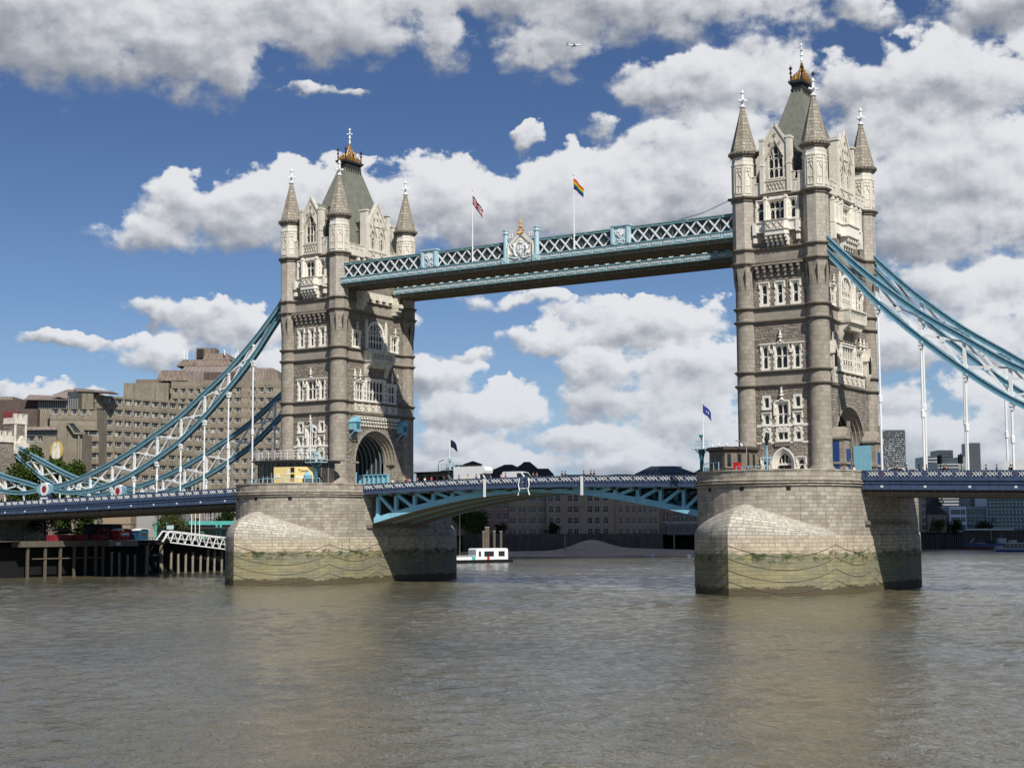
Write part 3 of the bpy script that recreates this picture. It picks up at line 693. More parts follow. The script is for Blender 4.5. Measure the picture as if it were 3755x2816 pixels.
        for k in range(7):
            u = -3.05+k*1.0
            mb.box(u-.20, u+.20, -.75, .05, 43.12, 43.55); mb.box(u-.19, u+.19, -.50, .05, 42.62, 43.12); mb.box(u-.18, u+.18, -.26, .05, 42.05, 42.62)
        mb.box(-3.7, 3.7, -.82, .05, 43.55, 43.80)
        mb.build('corbel_table', 'shaft_stone', t)
        # corbelled balcony and oriel
        mb = MB(T)
        for k in range(5):
            u = -1.35+k*.70-.05
            mb.box(u-.14, u+.14, -1.10, .05, 47.10, 47.55); mb.box(u-.14, u+.14, -.80, .05, 46.70, 47.10); mb.box(u-.13, u+.13, -.45, .05, 46.15, 46.70)
        mb.prism([(-1.75, 0), (-1.75, -1.0), (-1.45, -1.25), (1.35, -1.25), (1.65, -1.0), (1.65, 0)], 47.55, 48.15)
        mb.prism([(-1.75, 0), (-1.75, -.95), (-1.40, -1.2), (1.30, -1.2), (1.65, -.95), (1.65, 0)], 48.30, 49.45)
        for e in (-1, 1):
            a, b = (-3.5, -1.7) if e < 0 else (1.6, 3.15)
            mb.box(a, b, -.42, .05, 48.30, 49.40); mb.box(a-.05*(e < 0), b+.05*(e > 0), -.55, .05, 48.12, 48.30)
            u = -3.3 if e < 0 else 2.95; mb.box(u-.25, u+.25, -.62, .05, 47.85, 49.45); mb.box(u-.2, u+.2, -.52, .05, 46.75, 47.45)
        mb.build('balcony', 'cream_stone', t)
        mb = MB(T)
        mb.prism([(-1.85, .05), (-1.85, -1.1), (-1.5, -1.38), (1.4, -1.38), (1.75, -1.1), (1.75, .05)], 48.15, 48.30); mb.prism([(-1.8, .05), (-1.8, -1.02), (-1.45, -1.3), (1.35, -1.3), (1.70, -1.02), (1.70, .05)], 49.45, 49.62)
        mb.box(-3.62, 3.3, -.56, .05, 49.42, 49.56)
        for u in (-.95, -.05, .85):
            mb.bar((u-.36, -1.24, 48.42), (u+.36, -1.24, 49.30), .10, .10, upv=(0, 1, 0)); mb.bar((u+.36, -1.24, 48.42), (u-.36, -1.24, 49.30), .10, .10, upv=(0, 1, 0))
        mb.build('balcony_rail', 'carved_stone', t)
        G(-2.85, -2.12, 49.85, 52.35, 1, trans=(51.3,)); G(1.82, 2.5, 49.85, 52.35, 1, trans=(51.3,))
        G(-1.2, .9, 49.85, 52.35, 3, trans=(51.3,), border=.2, quoin=False, proud=.25)
        for u in (-1.62, 1.34): mb = MB(T); mb.box(u-.17, u+.17, -.75, .05, 49.62, 52.95); mb.box(u-.24, u+.24, -.85, .05, 52.55, 52.75); mb.build('pilaster', 'cream_stone', t)
        mb = MB(T); mb.box(-3.3, -2.95, -.1, .05, 49.62, 52.9); mb.box(2.65, 3.0, -.1, .05, 49.62, 52.9)
        mb.box(-1.2, .9, -.35, .05, 52.6, 53.0)
        mb.build('window_trim', 'cream_stone', t)
        # walls, in three storeys of different stone
        mb = MB(T); lo = [h for h in holes if max(q[1] for q in h) < 27]; mb.panel(rect(-4.4, 4.4, 14.0, 27.0), lo, 0)
        md = [h for h in holes if 29 < min(q[1] for q in h) < 34]; mb.panel(rect(-4.4, 4.4, 29.4, 35.8), md, 0)
        hi = [h for h in holes if 37 < min(q[1] for q in h) < 43]; mb.panel(rect(-4.4, 4.4, 38.1, 43.8), hi, 0)
        tp = [h for h in holes if 49 < min(q[1] for q in h) < 53]; mb.panel(rect(-4.4, 4.4, 46.1, 53.0), tp, 0)
        mb.build('wall', 'rubble_stone', t)
        for a, b in ((27.0, 29.4), (35.8, 38.1), (43.8, 46.1)): mb = MB(T); mb.face([(-4.4, 0, a), (4.4, 0, a), (4.4, 0, b), (-4.4, 0, b)]); mb.build('plain_band', 'band_stone', t)
        # crown: gable with traceried window, battlements
        gab = [(-2.0, 53.4), (-2.0, 59.6), (0, 62.9), (2.0, 59.6), (2.0, 53.4)]; gab = [(u-.12, z) for u, z in gab]
        out = window(T @ Matrix.Translation((0, -.25, 0)), t, -1.15, .92, 55.5, 60.05, 3, border=.2, trans=(56.8,), top='pointed', zs=58.2, quoin=False, stone='cream_stone_worn', hood=False)
        mb = MB(T); mb.panel(gab, [out], -.3); mb.prism(gab, -.3, .45, axis='y', cap=False)
        for a, b in zip(gab[1:4], gab[2:4]): mb.bar((a[0], -.35, a[1]+.05), (b[0], -.35, b[1]+.12), .30, .22, upv=(0, 1, 0))
        for e in (-1, 1):
            u = -.12+e*1.95; mb.box(u-.28, u+.28, -.55, .6, 53.4, 60.8); mb.box(u-.36, u+.36, -.62, .7, 60.75, 61.05); mb.box(u-.34, u+.34, -.6, .5, 57.2, 57.4)
        mb.box(-1.7, 1.5, -.42, 0, 55.05, 55.25); mb.box(-1.75, 1.5, -.40, 0, 53.5, 53.7)
        g = mb.build('gable', 'portland_stone', t)
        mb = MB(T); random.seed(3)
        for k in range(5):
            u = -1.15+k*.5; mb.bar((u-.2, -.36, 53.85), (u+.24, -.36, 54.9), .10, .09, upv=(0, 1, 0)); mb.bar((u+.24, -.36, 53.85), (u-.2, -.36, 54.9), .10, .09, upv=(0, 1, 0))
        mb.build('carved_panel', 'carved_stone', g); mb = MB(T)
        for a, b in (((-1.3, 58.3), (-.12, 60.7)), ((1.06, 58.3), (-.12, 60.7))): mb.bar((a[0], -.42, a[1]), (b[0], -.42, b[1]), .13, .16, upv=(0, 1, 0))
        for u, z in ((-.8, 60.3), (.55, 60.3), (-.12, 61.5)): mb.bar((u-.2, -.38, z), (u+.2, -.38, z), .16, .16, upv=(0, 1, 0)); mb.bar((u, -.38, z-.3), (u, -.38, z+.3), .14, .14, upv=(0, 1, 0))
        cv = mb.build('carving', 'carved_stone', g)
        mb = MB(T)                                                        # dormer roof behind the gable
        rp = [(-2.0, 59.2), (-.12, 62.3), (1.8, 59.2)]
        mb.face([(rp[0][0], .4, rp[0][1]), (rp[1][0], .4, rp[1][1]), (rp[1][0], 5.2, rp[1][1]), (rp[0][0], 5.2, rp[0][1])]); mb.face([(rp[2][0], .4, rp[2][1]), (rp[1][0], .4, rp[1][1]), (rp[1][0], 5.2, rp[1][1]), (rp[2][0], 5.2, rp[2][1])])
        for u in (-1.9, 1.66): mb.face([(u, .4, 55), (u, 5, 55), (u, 5, 59.3), (u, .4, 59.3)])
        mb.build('dormer_roof', 'slate', g)
        for e in (-1, 1):
            mb = MB(T)
            for (a, b, zt) in ((2.05, 2.55, 56.0), (2.55, 3.05, 54.9), (3.05, 3.75, 55.9)):
                u0, u1 = sorted((-.06+e*a, -.06+e*b)); mb.box(u0, u1, -.22, .3, 53.3, zt); mb.box(u0-.05, u1+.05, -.30, .38, zt, zt+.14)
            mb.build('battlement', 'portland_stone', t)
    # ---- wide walls (roadway faces)
    def wide(T, outer_face):
        holes = []
        G = lambda *a, **k: holes.append(window(T, t, *a, **k))
        steps = [arch(-5.55+.27*k, 5.55-.27*k, 14.31, 19.35, 'round', 20) for k in range(5)]
        mb = MB(T)
        for k in range(4): mb.ring(steps[k], steps[k+1], -.14+k*.48, -.14+(k+1)*.48+.5)
        for e in (-1, 1): mb.box(min(e*4.5, e*5.6), max(e*4.5, e*5.6), -.2, 1.7, 19.15, 19.4)
        ar = mb.build('arch', 'shaft_stone', t)
        holes.append(steps[0])
        # big windows
        def tri(z0, z1, tr):
            G(-5.3, -3.25, z0, z1-.35, 3, border=.26, trans=(tr,)); G(-2.2, 2.2, z0, z1+.1, 5, border=.35, trans=(tr,)); G(3.25, 5.3, z0, z1-.35, 3, border=.26, trans=(tr,))
        tri(29.62, 32.75, 31.1)
        for u in (-4.28, 4.28): finial(T, t, u, 32.8, 34.6)
        finial(T, t, -5.7, 32.8, 34.5); finial(T, t, 5.7, 32.8, 34.5)
        G(-1.9, 1.9, 38.3, 42.55, 5, border=.42, trans=(39.6,), top='round', zs=40.65)
        for e in (-1, 1):
            G(*sorted((e*4.35, e*5.9)), 38.35, 40.65, 2, border=.26, trans=(39.6,)); finial(T, t, e*5.12, 40.9, 42.3)
            mb = MB(T); mb.box(e*2.62-.16, e*2.62+.16, -.35, .05, 38.1, 42.4); mb.lathe([(.22, 42.4), (.05, 43.1), (.01, 43.2)], 6, (e*2.62, -.15)); mb.build('pilaster', 'cream_stone', t)
        # light panels over the arch
        mb = MB(T); mb.box(-5.5, 5.5, -.16, .05, 27.62, 28.85)
        for k in range(7):
            u = -5.5+k*11/6; mb.box(u-.16, u+.16, -.30, .05, 27.6, 28.95)
        mb.build('panel_band', 'cream_stone_worn', t)
        mb = MB(T)
        for k in range(6):
            u = -4.58+k*11/6
            mb.bar((u-.6, -.20, 27.8), (u+.6, -.20, 28.7), .12, .10, upv=(0, 1, 0)); mb.bar((u+.6, -.20, 27.8), (u-.6, -.20, 28.7), .12, .10, upv=(0, 1, 0)); mb.bar((u, -.20, 27.75), (u, -.20, 28.75), .12, .10, upv=(0, 1, 0))
        mb.build('carving', 'carved_stone', t)
        if not outer_face:
            mb = MB(T)
            for r in range(3):
                for k in range(17):
                    u = -5.6+k*.7+(r % 2)*.35
                    if abs(u) < 5.8: mb.box(u-.2, u+.2, -.62+r*.17, .05, 26.75-r*.55-.38, 26.75-r*.55)
            mb.box(-6, 6, -.66, .05, 26.75, 26.9)
            mb.build('corbel_table', 'cream_stone_worn', t)
            for e in (-1, 1):                                               # blue signal housings
                mb = MB(T); u = e*6.3; mb.box(u-.68, u+.68, -1.4, -.1, 24.5, 25.8); mb.prism([(u-.8, 25.75), (u+.8, 25.75), (u, 26.6)], -1.6, -.1, axis='y')
                mb.bar((u-.75, -1.4, 24.4), (u-.75, -.1, 23.2), .14); mb.bar((u+.75, -1.4, 24.4), (u+.75, -.1, 23.2), .14); mb.box(u-.8, u+.8, -1.5, -1.4, 24.2, 24.4)
                h_ = mb.build('signal_housing', 'sky_blue_paint', t)
                mp = MB(T); mp.box(u-.45, u+.45, -1.52, -1.5, 24.75, 25.6); mp.build('signal_window', 'teal_paint', h_)
        # balcony on curved brackets below the arched window
        mb = MB(T)
        for e in (-1, 1):
            u = e*2.65; prof = [(-.1, 33.6), (-.35, 34.2), (-.55, 34.9), (-1.2, 35.5), (-1.55, 35.95), (.05, 35.95), (.05, 33.6)]
            mb.prism(prof, u-.35, u+.35, axis='x')
        mb.box(-2.3, 2.3, -1.3, .05, 35.3, 35.95)
        for k in range(4): u = -1.5+k; mb.box(u-.13, u+.13, -1.45, .05, 35.0, 35.4)
        mb.prism([(-3.2, .05), (-3.2, -1.5), (-2.8, -1.75), (2.8, -1.75), (3.2, -1.5), (3.2, .05)], 35.95, 36.15)
        for e in (-1, 1): mb.box(e*3.0-.22, e*3.0+.22, -1.7, .05, 36.15, 37.85)
        mb.box(-3, 3, -1.62, -1.45, 36.15, 36.4); mb.box(-3, 3, -1.64, -1.43, 37.3, 37.6)
        for k in range(13): u = -2.6+k*5.2/12; mb.box(u-.09, u+.09, -1.6, -1.48, 36.4, 37.3)
        mb.prism([(-3.3, .05), (-3.3, -1.6), (-2.9, -1.85), (2.9, -1.85), (3.3, -1.6), (3.3, .05)], 37.6, 37.8)
        mb.build('balcony', 'cream_stone_worn', t)
        if outer_face:
            for e in (-1, 1):                                               # canopied niches beside the middle window
                mb = MB(T); u = e*6.45
                mb.lathe([(.05, 27.9), (.35, 28.6), (.62, 29.2), (.7, 29.5), (.55, 29.6), (.1, 29.6)], 8, (u, -.25)); mb.box(u-.55, u-.3, -.7, .05, 29.6, 31.5); mb.box(u+.3, u+.55, -.7, .05, 29.6, 31.5)
                mb.prism([(u-.8, 31.4), (u+.8, 31.4), (u, 33.2)], -.85, .05, axis='y'); mb.lathe([(.12, 33.0), (.05, 34.2), (.01, 34.3)], 6, (u, -.4)); n_ = mb.build('niche', 'cream_stone_worn', t)
                mp = MB(T); mp.prism([(u-.32, 29.65), (u+.32, 29.65), (u+.32, 31.6), (u, 32.3), (u-.32, 31.6)], -.86, -.84, axis='y'); mp.build('niche_shade', 'black', n_)  # flat black plate on the niche front, painting the shade inside it
            for e in (-1, 1):                                               # gabled piers flanking the roadway
                mb = MB(T); a, b = sorted((e*4.75, e*7.1)); c_ = (a+b)/2
                mb.box(a, b, -1.9, .05, 14.31, 20.0, mi=0); mb.box(a-.15, b+.15, -2.1, .05, 16.6, 16.9); mb.prism([(a-.25, 19.95), (b+.25, 19.95), (b+.25, 20.25), (c_, 21.6), (a-.25, 20.25)], -2.15, .05, axis='y')
                mb.box(a-.25, b+.25, -2.3, .05, 14.31, 15.5); mb.box(c_-.2, c_+.2, -2.25, -1.9, 21.5, 22.3)
                f_ = mb.build('flanking_pier', 'shaft_stone', t)
                mp = MB(T); mp.box(c_-.55, c_+.55, -1.93, -1.9, 15.6, 18.6); mp.build('door', 'deep_blue_paint', f_)
                mp = MB(T); q = e*7.1
                mp.box(min(q, q+e*.04), max(q, q+e*.04), -1.2, -.1, 15.6, 19.7); mp.build('side_door', 'deep_blue_paint', f_)
            for uu in (-4.4, 4.4): mb = MB(T); mb.box(uu-.06, uu+.06, -1.35, 1.2, 14.31, 19.55); mb.build('side_screen', 'sky_blue_paint', t)
        else:
            for uu in (-4.35, 4.35):
                mb = MB(T); mb.box(uu-.05, uu+.05, .5, 9.0, 14.31, 17.5)
                for k in range(9): mb.box(uu-.28, uu+.28, .6+k, .78+k, 14.31, 17.6)
                mb.box(uu-.32, uu+.32, .5, 9.0, 17.5, 17.65); mb.build('side_screen', 'sky_blue_paint', t)
            for e in (-1, 1):                                              # corbels that carry the walkways
                mb = MB(T)
                for c_ in (4.7, 8.4 if e*i_ > 0 else 8.4):
                    if c_ > 7: continue
                    mb.box(e*c_-.55, e*c_+.55, -1.9, .05, 45.6, 46.2); mb.box(e*c_-.5, e*c_+.5, -1.5, .05, 45.0, 45.6); mb.box(e*c_-.45, e*c_+.45, -1.0, .05, 44.4, 45.0); mb.box(e*c_-.4, e*c_+.4, -1.2, .05, 46.2, 47.42)
                mb.build('walkway_corbel', 'cream_stone_worn', t)
        # top storey bay
        if outer_face:
            mb = MB(T)
            for k in range(5):
                u = -1.7+k*.85; mb.box(u-.16, u+.16, -1.25, .05, 47.3, 47.9); mb.box(u-.15, u+.15, -.85, .05, 46.7, 47.3); mb.box(u-.14, u+.14, -.45, .05, 46.2, 46.7)
            mb.prism([(-2.5, .05), (-2.2, -1.45), (2.2, -1.45), (2.5, .05)], 47.9, 48.2); mb.prism([(-2.4, .05), (-2.1, -1.3), (2.1, -1.3), (2.4, .05)], 48.2, 49.5)
            for e in (-1, 1): mb.box(min(e*2.3, e*5.2), max(e*2.3, e*5.2), -.45, .05, 48.1, 49.5); mb.box(e*5.0-.25, e*5.0+.25, -.65, .05, 47.2, 49.6)
            mb.prism([(-2.6, .05), (-2.3, -1.5), (2.3, -1.5), (2.6, .05)], 49.5, 49.7); mb.box(-5.3, 5.3, -.6, .05, 49.5, 49.65)
            mb.build('balcony', 'cream_stone', t)
        else:
            mb = MB(T); mb.box(-5.0, 5.0, -.3, .05, 46.5, 47.6)
            for k in range(6): u = -4.5+k*1.8; mb.box(u-.25, u+.25, -.5, .05, 45.9, 46.5)
            mb.build('corbel_table', 'cream_stone_worn', t)
        G(-1.5, 1.5, 49.85, 52.3, 4, border=.22, trans=(51.2,), quoin=False, proud=.25)
        for e in (-1, 1): G(*sorted((e*2.3, e*3.1)), 49.85, 52.3, 1, trans=(51.2,), quoin=False); G(*sorted((e*3.9, e*4.7)), 49.85, 52.3, 1, trans=(51.2,))
        for u in (-1.95, 1.95, -3.5, 3.5, -5.1, 5.1): mb = MB(T); mb.box(u-.16, u+.16, -.55, .05, 49.65, 53.0); mb.box(u-.22, u+.22, -.62, .05, 52.5, 52.7); mb.build('pilaster', 'cream_stone', t)
        mb = MB(T); sel = lambda a, b: [h for h in holes if a < min(q[1] for q in h) < b]
        lo_ = steps[0]
        pl = [(-8.2, 14.31)]+[lo_[0]]+[q for q in reversed(lo_[2:])]+[lo_[1]]+[(8.2, 14.31), (8.2, 27.0), (-8.2, 27.0)]
        mb.panel(pl, [], 0); mb.panel(rect(-8.2, 8.2, 29.3, 35.9), sel(29, 34), 0); mb.panel(rect(-8.2, 8.2, 37.9, 43.9), sel(37, 43), 0); mb.panel(rect(-8.2, 8.2, 46.0, 53.0), sel(49, 53), 0)
        mb.build('wall', 'rubble_stone', t)
        for a, b in ((27.0, 29.3), (35.9, 37.9), (43.9, 46.0)): mb = MB(T); mb.face([(-8.2, 0, a), (8.2, 0, a), (8.2, 0, b), (-8.2, 0, b)]); mb.build('plain_band', 'band_stone', t)
        # gable with two lancets
        gab = [(-2.75, 53.4), (-2.75, 58.6), (0, 62.9), (2.75, 58.6), (2.75, 53.4)]
        hs = []
        for a, b in ((-1.75, -.55), (.55, 1.75)):
            hs.append(window(T @ Matrix.Translation((0, -.25, 0)), t, a, b, 55.0, 58.2, 2, border=.2, trans=(56.4,), top='pointed', zs=57.0, quoin=False, stone='cream_stone_worn', hood=False))
        mb = MB(T); mb.panel(gab, hs, -.3); mb.prism(gab, -.3, .45, axis='y', cap=False)
        for a, b in ((gab[1], gab[2]), (gab[3], gab[2])): mb.bar((a[0], -.35, a[1]+.05), (b[0], -.35, b[1]+.1), .30, .22, upv=(0, 1, 0))
        for e in (-1, 1):
            u = e*2.9; mb.box(u-.32, u+.32, -.5, .8, 53.4, 61.2); mb.box(u-.45, u+.45, -.62, .95, 61.2, 61.45)
        mb.box(-2.6, 2.6, -.42, 0, 54.55, 54.72)
        g = mb.build('gable', 'portland_stone', t)
        mb = MB(T)
        mb.bar((-1.2, -.38, 58.9), (1.2, -.38, 58.9), .1, .1, upv=(0, 1, 0))
        for c_ in (-1.15, 1.15):
            for e in (-1, 1): mb.bar((c_+e*.85, -.42, 57.2), (c_, -.42, 59.3), .13, .16, upv=(0, 1, 0))
            mb.bar((c_, -.4, 59.0), (c_, -.4, 59.9), .12, .12, upv=(0, 1, 0)); m2 = MB(T); m2.bar((c_-.5, -.36, 53.7), (c_+.5, -.36, 54.4), .1, .1, upv=(0, 1, 0)); m2.bar((c_+.5, -.36, 53.7), (c_-.5, -.36, 54.4), .1, .1, upv=(0, 1, 0)); m2.build('carved_panel', 'carved_stone', g)
        for u, z in ((-.9, 60.2), (.9, 60.2), (0, 61.4), (0, 60.2), (-1.8, 58.9), (1.8, 58.9)): mb.bar((u-.22, -.38, z), (u+.22, -.38, z), .2, .2, upv=(0, 1, 0)); mb.bar((u, -.38, z-.3), (u, -.38, z+.3), .16, .16, upv=(0, 1, 0))
        cv = mb.build('carving', 'carved_stone', g)
        mb = MB(T); rp = [(-2.9, 58.0), (0, 62.4), (2.9, 58.0)]
        for a in (rp[0], rp[2]): mb.face([(a[0], .4, a[1]), (0, .4, 62.4), (0, 3.9, 62.4), (a[0], 3.9, a[1])])
        for u in (-2.8, 2.8): mb.face([(u, .4, 54.5), (u, 3.5, 54.5), (u, 3.5, 58.1), (u, .4, 58.1)])
        mb.build('dormer_roof', 'slate', g)
        for e in (-1, 1):
            mb = MB(T)
            for k in range(8):
                a = 3.2+k*.62; zt = 55.1 if k % 2 == 0 else 54.4
                u0, u1 = sorted((e*a, e*(a+.62))); mb.box(u0, u1, -.22, .25, 53.3, zt); mb.box(u0-.04, u1+.04, -.30, .32, zt, zt+.13)
            mb.build('battlement', 'portland_stone', t)
    narrow(FR); narrow(BK); wide(IN, False); wide(OU, True)
    # ---- corner turrets
    for sx in (-1, 1):
        for sy in (-1, 1):
            c = (sx*CX, sy*CY)
            mb = MB(Z); mb.lathe([(1.95, 14.0), (1.95, 15.5), (1.80, 15.7), (1.72, 16.0), (1.52, 16.25), (COLR, 16.5), (COLR, 40.3)], 28, c, cap=False)
            tr = mb.build('turret', 'shaft_stone', t, smooth=True)
            # the round shaft turns octagonal through broached facets
            mb = MB(Z); n = 8; ro = 1.74
            for k in range(n):
                a0, a1 = radians(22.5+45*k), radians(67.5+45*k); am = (a0+a1)/2; z0, z1, z2 = 40.3, 41.0, 43.9
                A = [(c[0]+COLR*cos(a), c[1]+COLR*sin(a), z0) for a in (a0, am, a1)]
                B = [(c[0]+ro*cos(a), c[1]+ro*sin(a), z2) for a in (a0, a1)]
                M_ = (c[0]+ro*.86*cos(a0), c[1]+ro*.86*sin(a0), 42.9); M2 = (c[0]+ro*.86*cos(a1), c[1]+ro*.86*sin(a1), 42.9)
                mb.face([A[0], A[1], A[2], B[1], B[0]])
                # flat dark face at each arris, painting the shade of a broach notch
                e = (c[0]+(COLR+.16)*cos(a0), c[1]+(COLR+.16)*sin(a0))
            mb.lathe([(ro, 43.9), (ro, 44.0), (1.70, 46.0)], 8, c, radians(22.5), cap=False)
            mb.build('broach', 'shaft_stone', tr)
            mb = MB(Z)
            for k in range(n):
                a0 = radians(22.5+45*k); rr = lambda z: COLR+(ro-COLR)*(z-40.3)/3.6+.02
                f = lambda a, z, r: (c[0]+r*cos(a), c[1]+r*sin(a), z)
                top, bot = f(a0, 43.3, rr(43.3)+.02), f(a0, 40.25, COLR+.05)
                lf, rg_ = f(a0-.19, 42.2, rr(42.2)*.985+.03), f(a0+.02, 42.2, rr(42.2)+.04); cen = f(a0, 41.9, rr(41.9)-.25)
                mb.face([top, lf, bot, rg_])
            mb.build('broach_notch_shade', 'interior_dark', tr)
            mb = MB(Z); mb.lathe([(1.66, 46.0), (1.66, 53.0)], 8, c, radians(22.5), cap=False); mb.build('octagon_shaft', 'pale_ashlar', tr)
            mb = MB(Z); mb.lathe([(1.66, 53.0), (1.66, 57.6), (1.74, 57.7), (1.74, 57.95), (1.62, 58.1), (1.62, 58.9)], 8, c, radians(22.5), cap=False)
            mb.build('lantern', 'portland_stone', tr)
            mb = MB(Z)
            for k in range(8):
                a = radians(45*k); M = Matrix.Translation((c[0], c[1], 0)) @ Matrix.Rotation(a, 4, 'Z'); s0 = mb.T; mb.T = Z @ M; X = 1.66*cos(pi/8)
                for e in (-1, 1): mb.box(X, X+.09, e*.44-.05, e*.44+.05, 53.9, 57.4); mb.bar((X+.05, e*.4, 55.9), (X+.05, 0, 56.6), .1, .1, upv=(1, 0, 0))
                mb.box(X, X+.09, -.44, .44, 57.3, 57.45); mb.box(X, X+.09, -.44, .44, 53.75, 53.9); mb.bar((X+.05, 0, 56.5), (X+.05, 0, 57.3), .1, .1, upv=(1, 0, 0)); mb.bar((X+.05, -.35, 56.9), (X+.05, .35, 56.9), .1, .1, upv=(1, 0, 0)); mb.box(X, X+.08, -.05, .05, 53.9, 54.8); mb.box(X, X+.08, -.4, .4, 54.8, 54.9)
                mb.T = s0
            mb.build('blind_tracery', 'portland_stone', tr)
            for z, r, nn, p_ in ((27.31, 1.42, 28, 0), (29.16, 1.42, 28, 0), (36.02, 1.42, 28, 0), (37.85, 1.42, 28, 0), (44.01, 1.74, 8, radians(22.5)), (45.92, 1.70, 8, radians(22.5))):
                mb = MB(Z); mb.lathe([(r, z-.42), (r+.10, z-.28), (r+.13, z-.16), (r+.34, z-.05), (r+.36, z+.06), (r+.30, z+.15), (r, z+.2)], nn, c, p_, cap=False); mb.build('ring_moulding', 'moulding_stone', tr)
            mb = MB(Z); mb.lathe([(1.68, 52.55), (1.85, 52.7), (1.80, 52.85), (2.12, 53.1), (2.18, 53.25), (1.66, 53.45)], 8, c, radians(22.5), cap=False); mb.build('cornice', 'moulding_stone', tr)
            mb = MB(Z); mb.lathe([(1.62, 58.85), (1.85, 58.95), (1.85, 59.1), (2.12, 59.25), (2.12, 59.42), (1.85, 59.5)], 8, c, radians(22.5), cap=False)
            for k in range(24):
                a = 2*pi*k/24; p = (c[0]+1.96*cos(a), c[1]+1.96*sin(a)); mb.box(p[0]-.13, p[0]+.13, p[1]-.13, p[1]+.13, 59.35, 59.62)
            mb.build('eave_moulding', 'moulding_stone', tr)
            mb = MB(Z); prof = []; z = 59.5; R_ = 1.90
            while z < 65.6:
                r = .26+(R_-.26)*(66.1-z)/(66.1-59.5); r2_ = .26+(R_-.26)*(66.1-z-.5)/(66.1-59.5); prof += [(r, z), (r2_+.02, z+.5), (r2_+.0, z+.5)]; z += .5
            prof.append((.26, 66.1)); mb.lathe(prof, 8, c, radians(22.5)); mb.build('spire', 'spire_stone', tr)
            mb = MB(Z)
            mb.lathe([(.28, 66.0), (.46, 66.15), (.46, 66.28), (.24, 66.4), (.20, 67.0), (.26, 67.1), (.20, 67.2), (.17, 68.05), (.30, 68.15), (.30, 68.3), (.16, 68.42), (.14, 68.6), (.02, 68.7)], 8, c)
            for a in (pi/4, 3*pi/4):
                for e in (-1, 1):
                    p = (c[0]+e*.52*cos(a), c[1]+e*.52*sin(a)); mb.bar((c[0], c[1], 67.12), (p[0], p[1], 67.12), .16, .16); mb.lathe([(.02, 66.95), (.16, 67.05), (.16, 67.25), (.02, 67.35)], 6, p)
            mb.build('spire_finial', 'white_paint', tr, smooth=True)
    # ---- string courses between the turrets
    for z in (27.31, 29.16, 36.02, 37.85, 44.01, 45.92, 53.1):
        mb = MB(Z); k_ = 1.25 if z > 50 else 1.0
        prof = [(0, -.42), (.10*k_, -.28), (.13*k_, -.16), (.34*k_, -.05), (.36*k_, .06), (.30*k_, .15), (0, .22)]
        for (p0, p1, ox, oy) in (((-4.4, -WY), (4.4, -WY), 0, -1), ((-4.4, WY), (4.4, WY), 0, 1), ((-WX, -8.0), (-WX, 8.0), -1, 0), ((WX, -8.0), (WX, 8.0), 1, 0)):
            for (a, za), (b, zb) in zip(prof, prof[1:]):
                mb.face([(p0[0]+ox*a, p0[1]+oy*a, z+za), (p1[0]+ox*a, p1[1]+oy*a, z+za), (p1[0]+ox*b, p1[1]+oy*b, z+zb), (p0[0]+ox*b, p0[1]+oy*b, z+zb)])
        mb.build('string_course', 'moulding_stone', t)
    # ---- vaulted roadway through the tower
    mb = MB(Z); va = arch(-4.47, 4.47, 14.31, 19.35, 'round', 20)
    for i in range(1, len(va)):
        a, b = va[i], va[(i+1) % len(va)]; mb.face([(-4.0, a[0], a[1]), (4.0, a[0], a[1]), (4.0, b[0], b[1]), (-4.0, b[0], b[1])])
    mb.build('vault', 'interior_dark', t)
    mb = MB(Z)
    for k in range(8):
        x0 = -3.4+k*.97; out = va; inn = offset(va, -.22)
        mb2 = mb
        for i in range(1, len(va)-1):
            a, b, c_, d = out[i], out[i+1], inn[i+1], inn[i]
            for x1 in (x0, x0+.12): mb.face([(x1, a[0], a[1]), (x1, b[0], b[1]), (x1, c_[0], c_[1]), (x1, d[0], d[1])])
            mb.face([(x0, d[0], d[1]), (x0, c_[0], c_[1]), (x0+.16, c_[0], c_[1]), (x0+.16, d[0], d[1])])
    mb.build('vault_rib', 'rib_paint', t)
    # ---- main roof with its crest
    mb = MB(Z); b0 = [(-4.6, -7.6, 54.6), (4.6, -7.6, 54.6), (4.6, 7.6, 54.6), (-4.6, 7.6, 54.6)]; b1 = [(-.72, -1.95, 69.7), (.72, -1.95, 69.7), (.72, 1.95, 69.7), (-.72, 1.95, 69.7)]
    for k in range(4): j = (k+1) % 4; mb.face([b0[k], b0[j], b1[j], b1[k]])
    mb.box(-5.4, 5.4, -9.0, 9.0, 53.2, 54.55)
    rf = mb.build('roof', 'slate', t)
    mb = MB(Z)
    for a in b1: mb.box(a[0]-.05, a[0]+.05, a[1]-.05, a[1]+.05, 69.2, 69.7)
    mb.box(-.80, .80, -2.05, 2.05, 69.7, 70.3); mb.box(-.95, .95, -2.2, 2.2, 70.3, 70.5); mb.box(-1.12, 1.12, -2.4, 2.4, 70.5, 70.85)
    for e in (-1, 1):
        for k in range(7):
            y = -1.8+k*.6; zz = 68.8; x = .80+.14; mb.box(min(e*(x-.16), e*(x+.02)), max(e*(x-.16), e*(x+.02)), y-.13, y+.13, 68.7, 69.72)
        for k in range(3): x = -.5+k*.5; mb.box(x-.12, x+.12, e*2.06-.10, e*2.06+.10, 68.8, 69.72)
    mb.build('roof_cornice', 'lead', rf)
    mb = MB(Z)
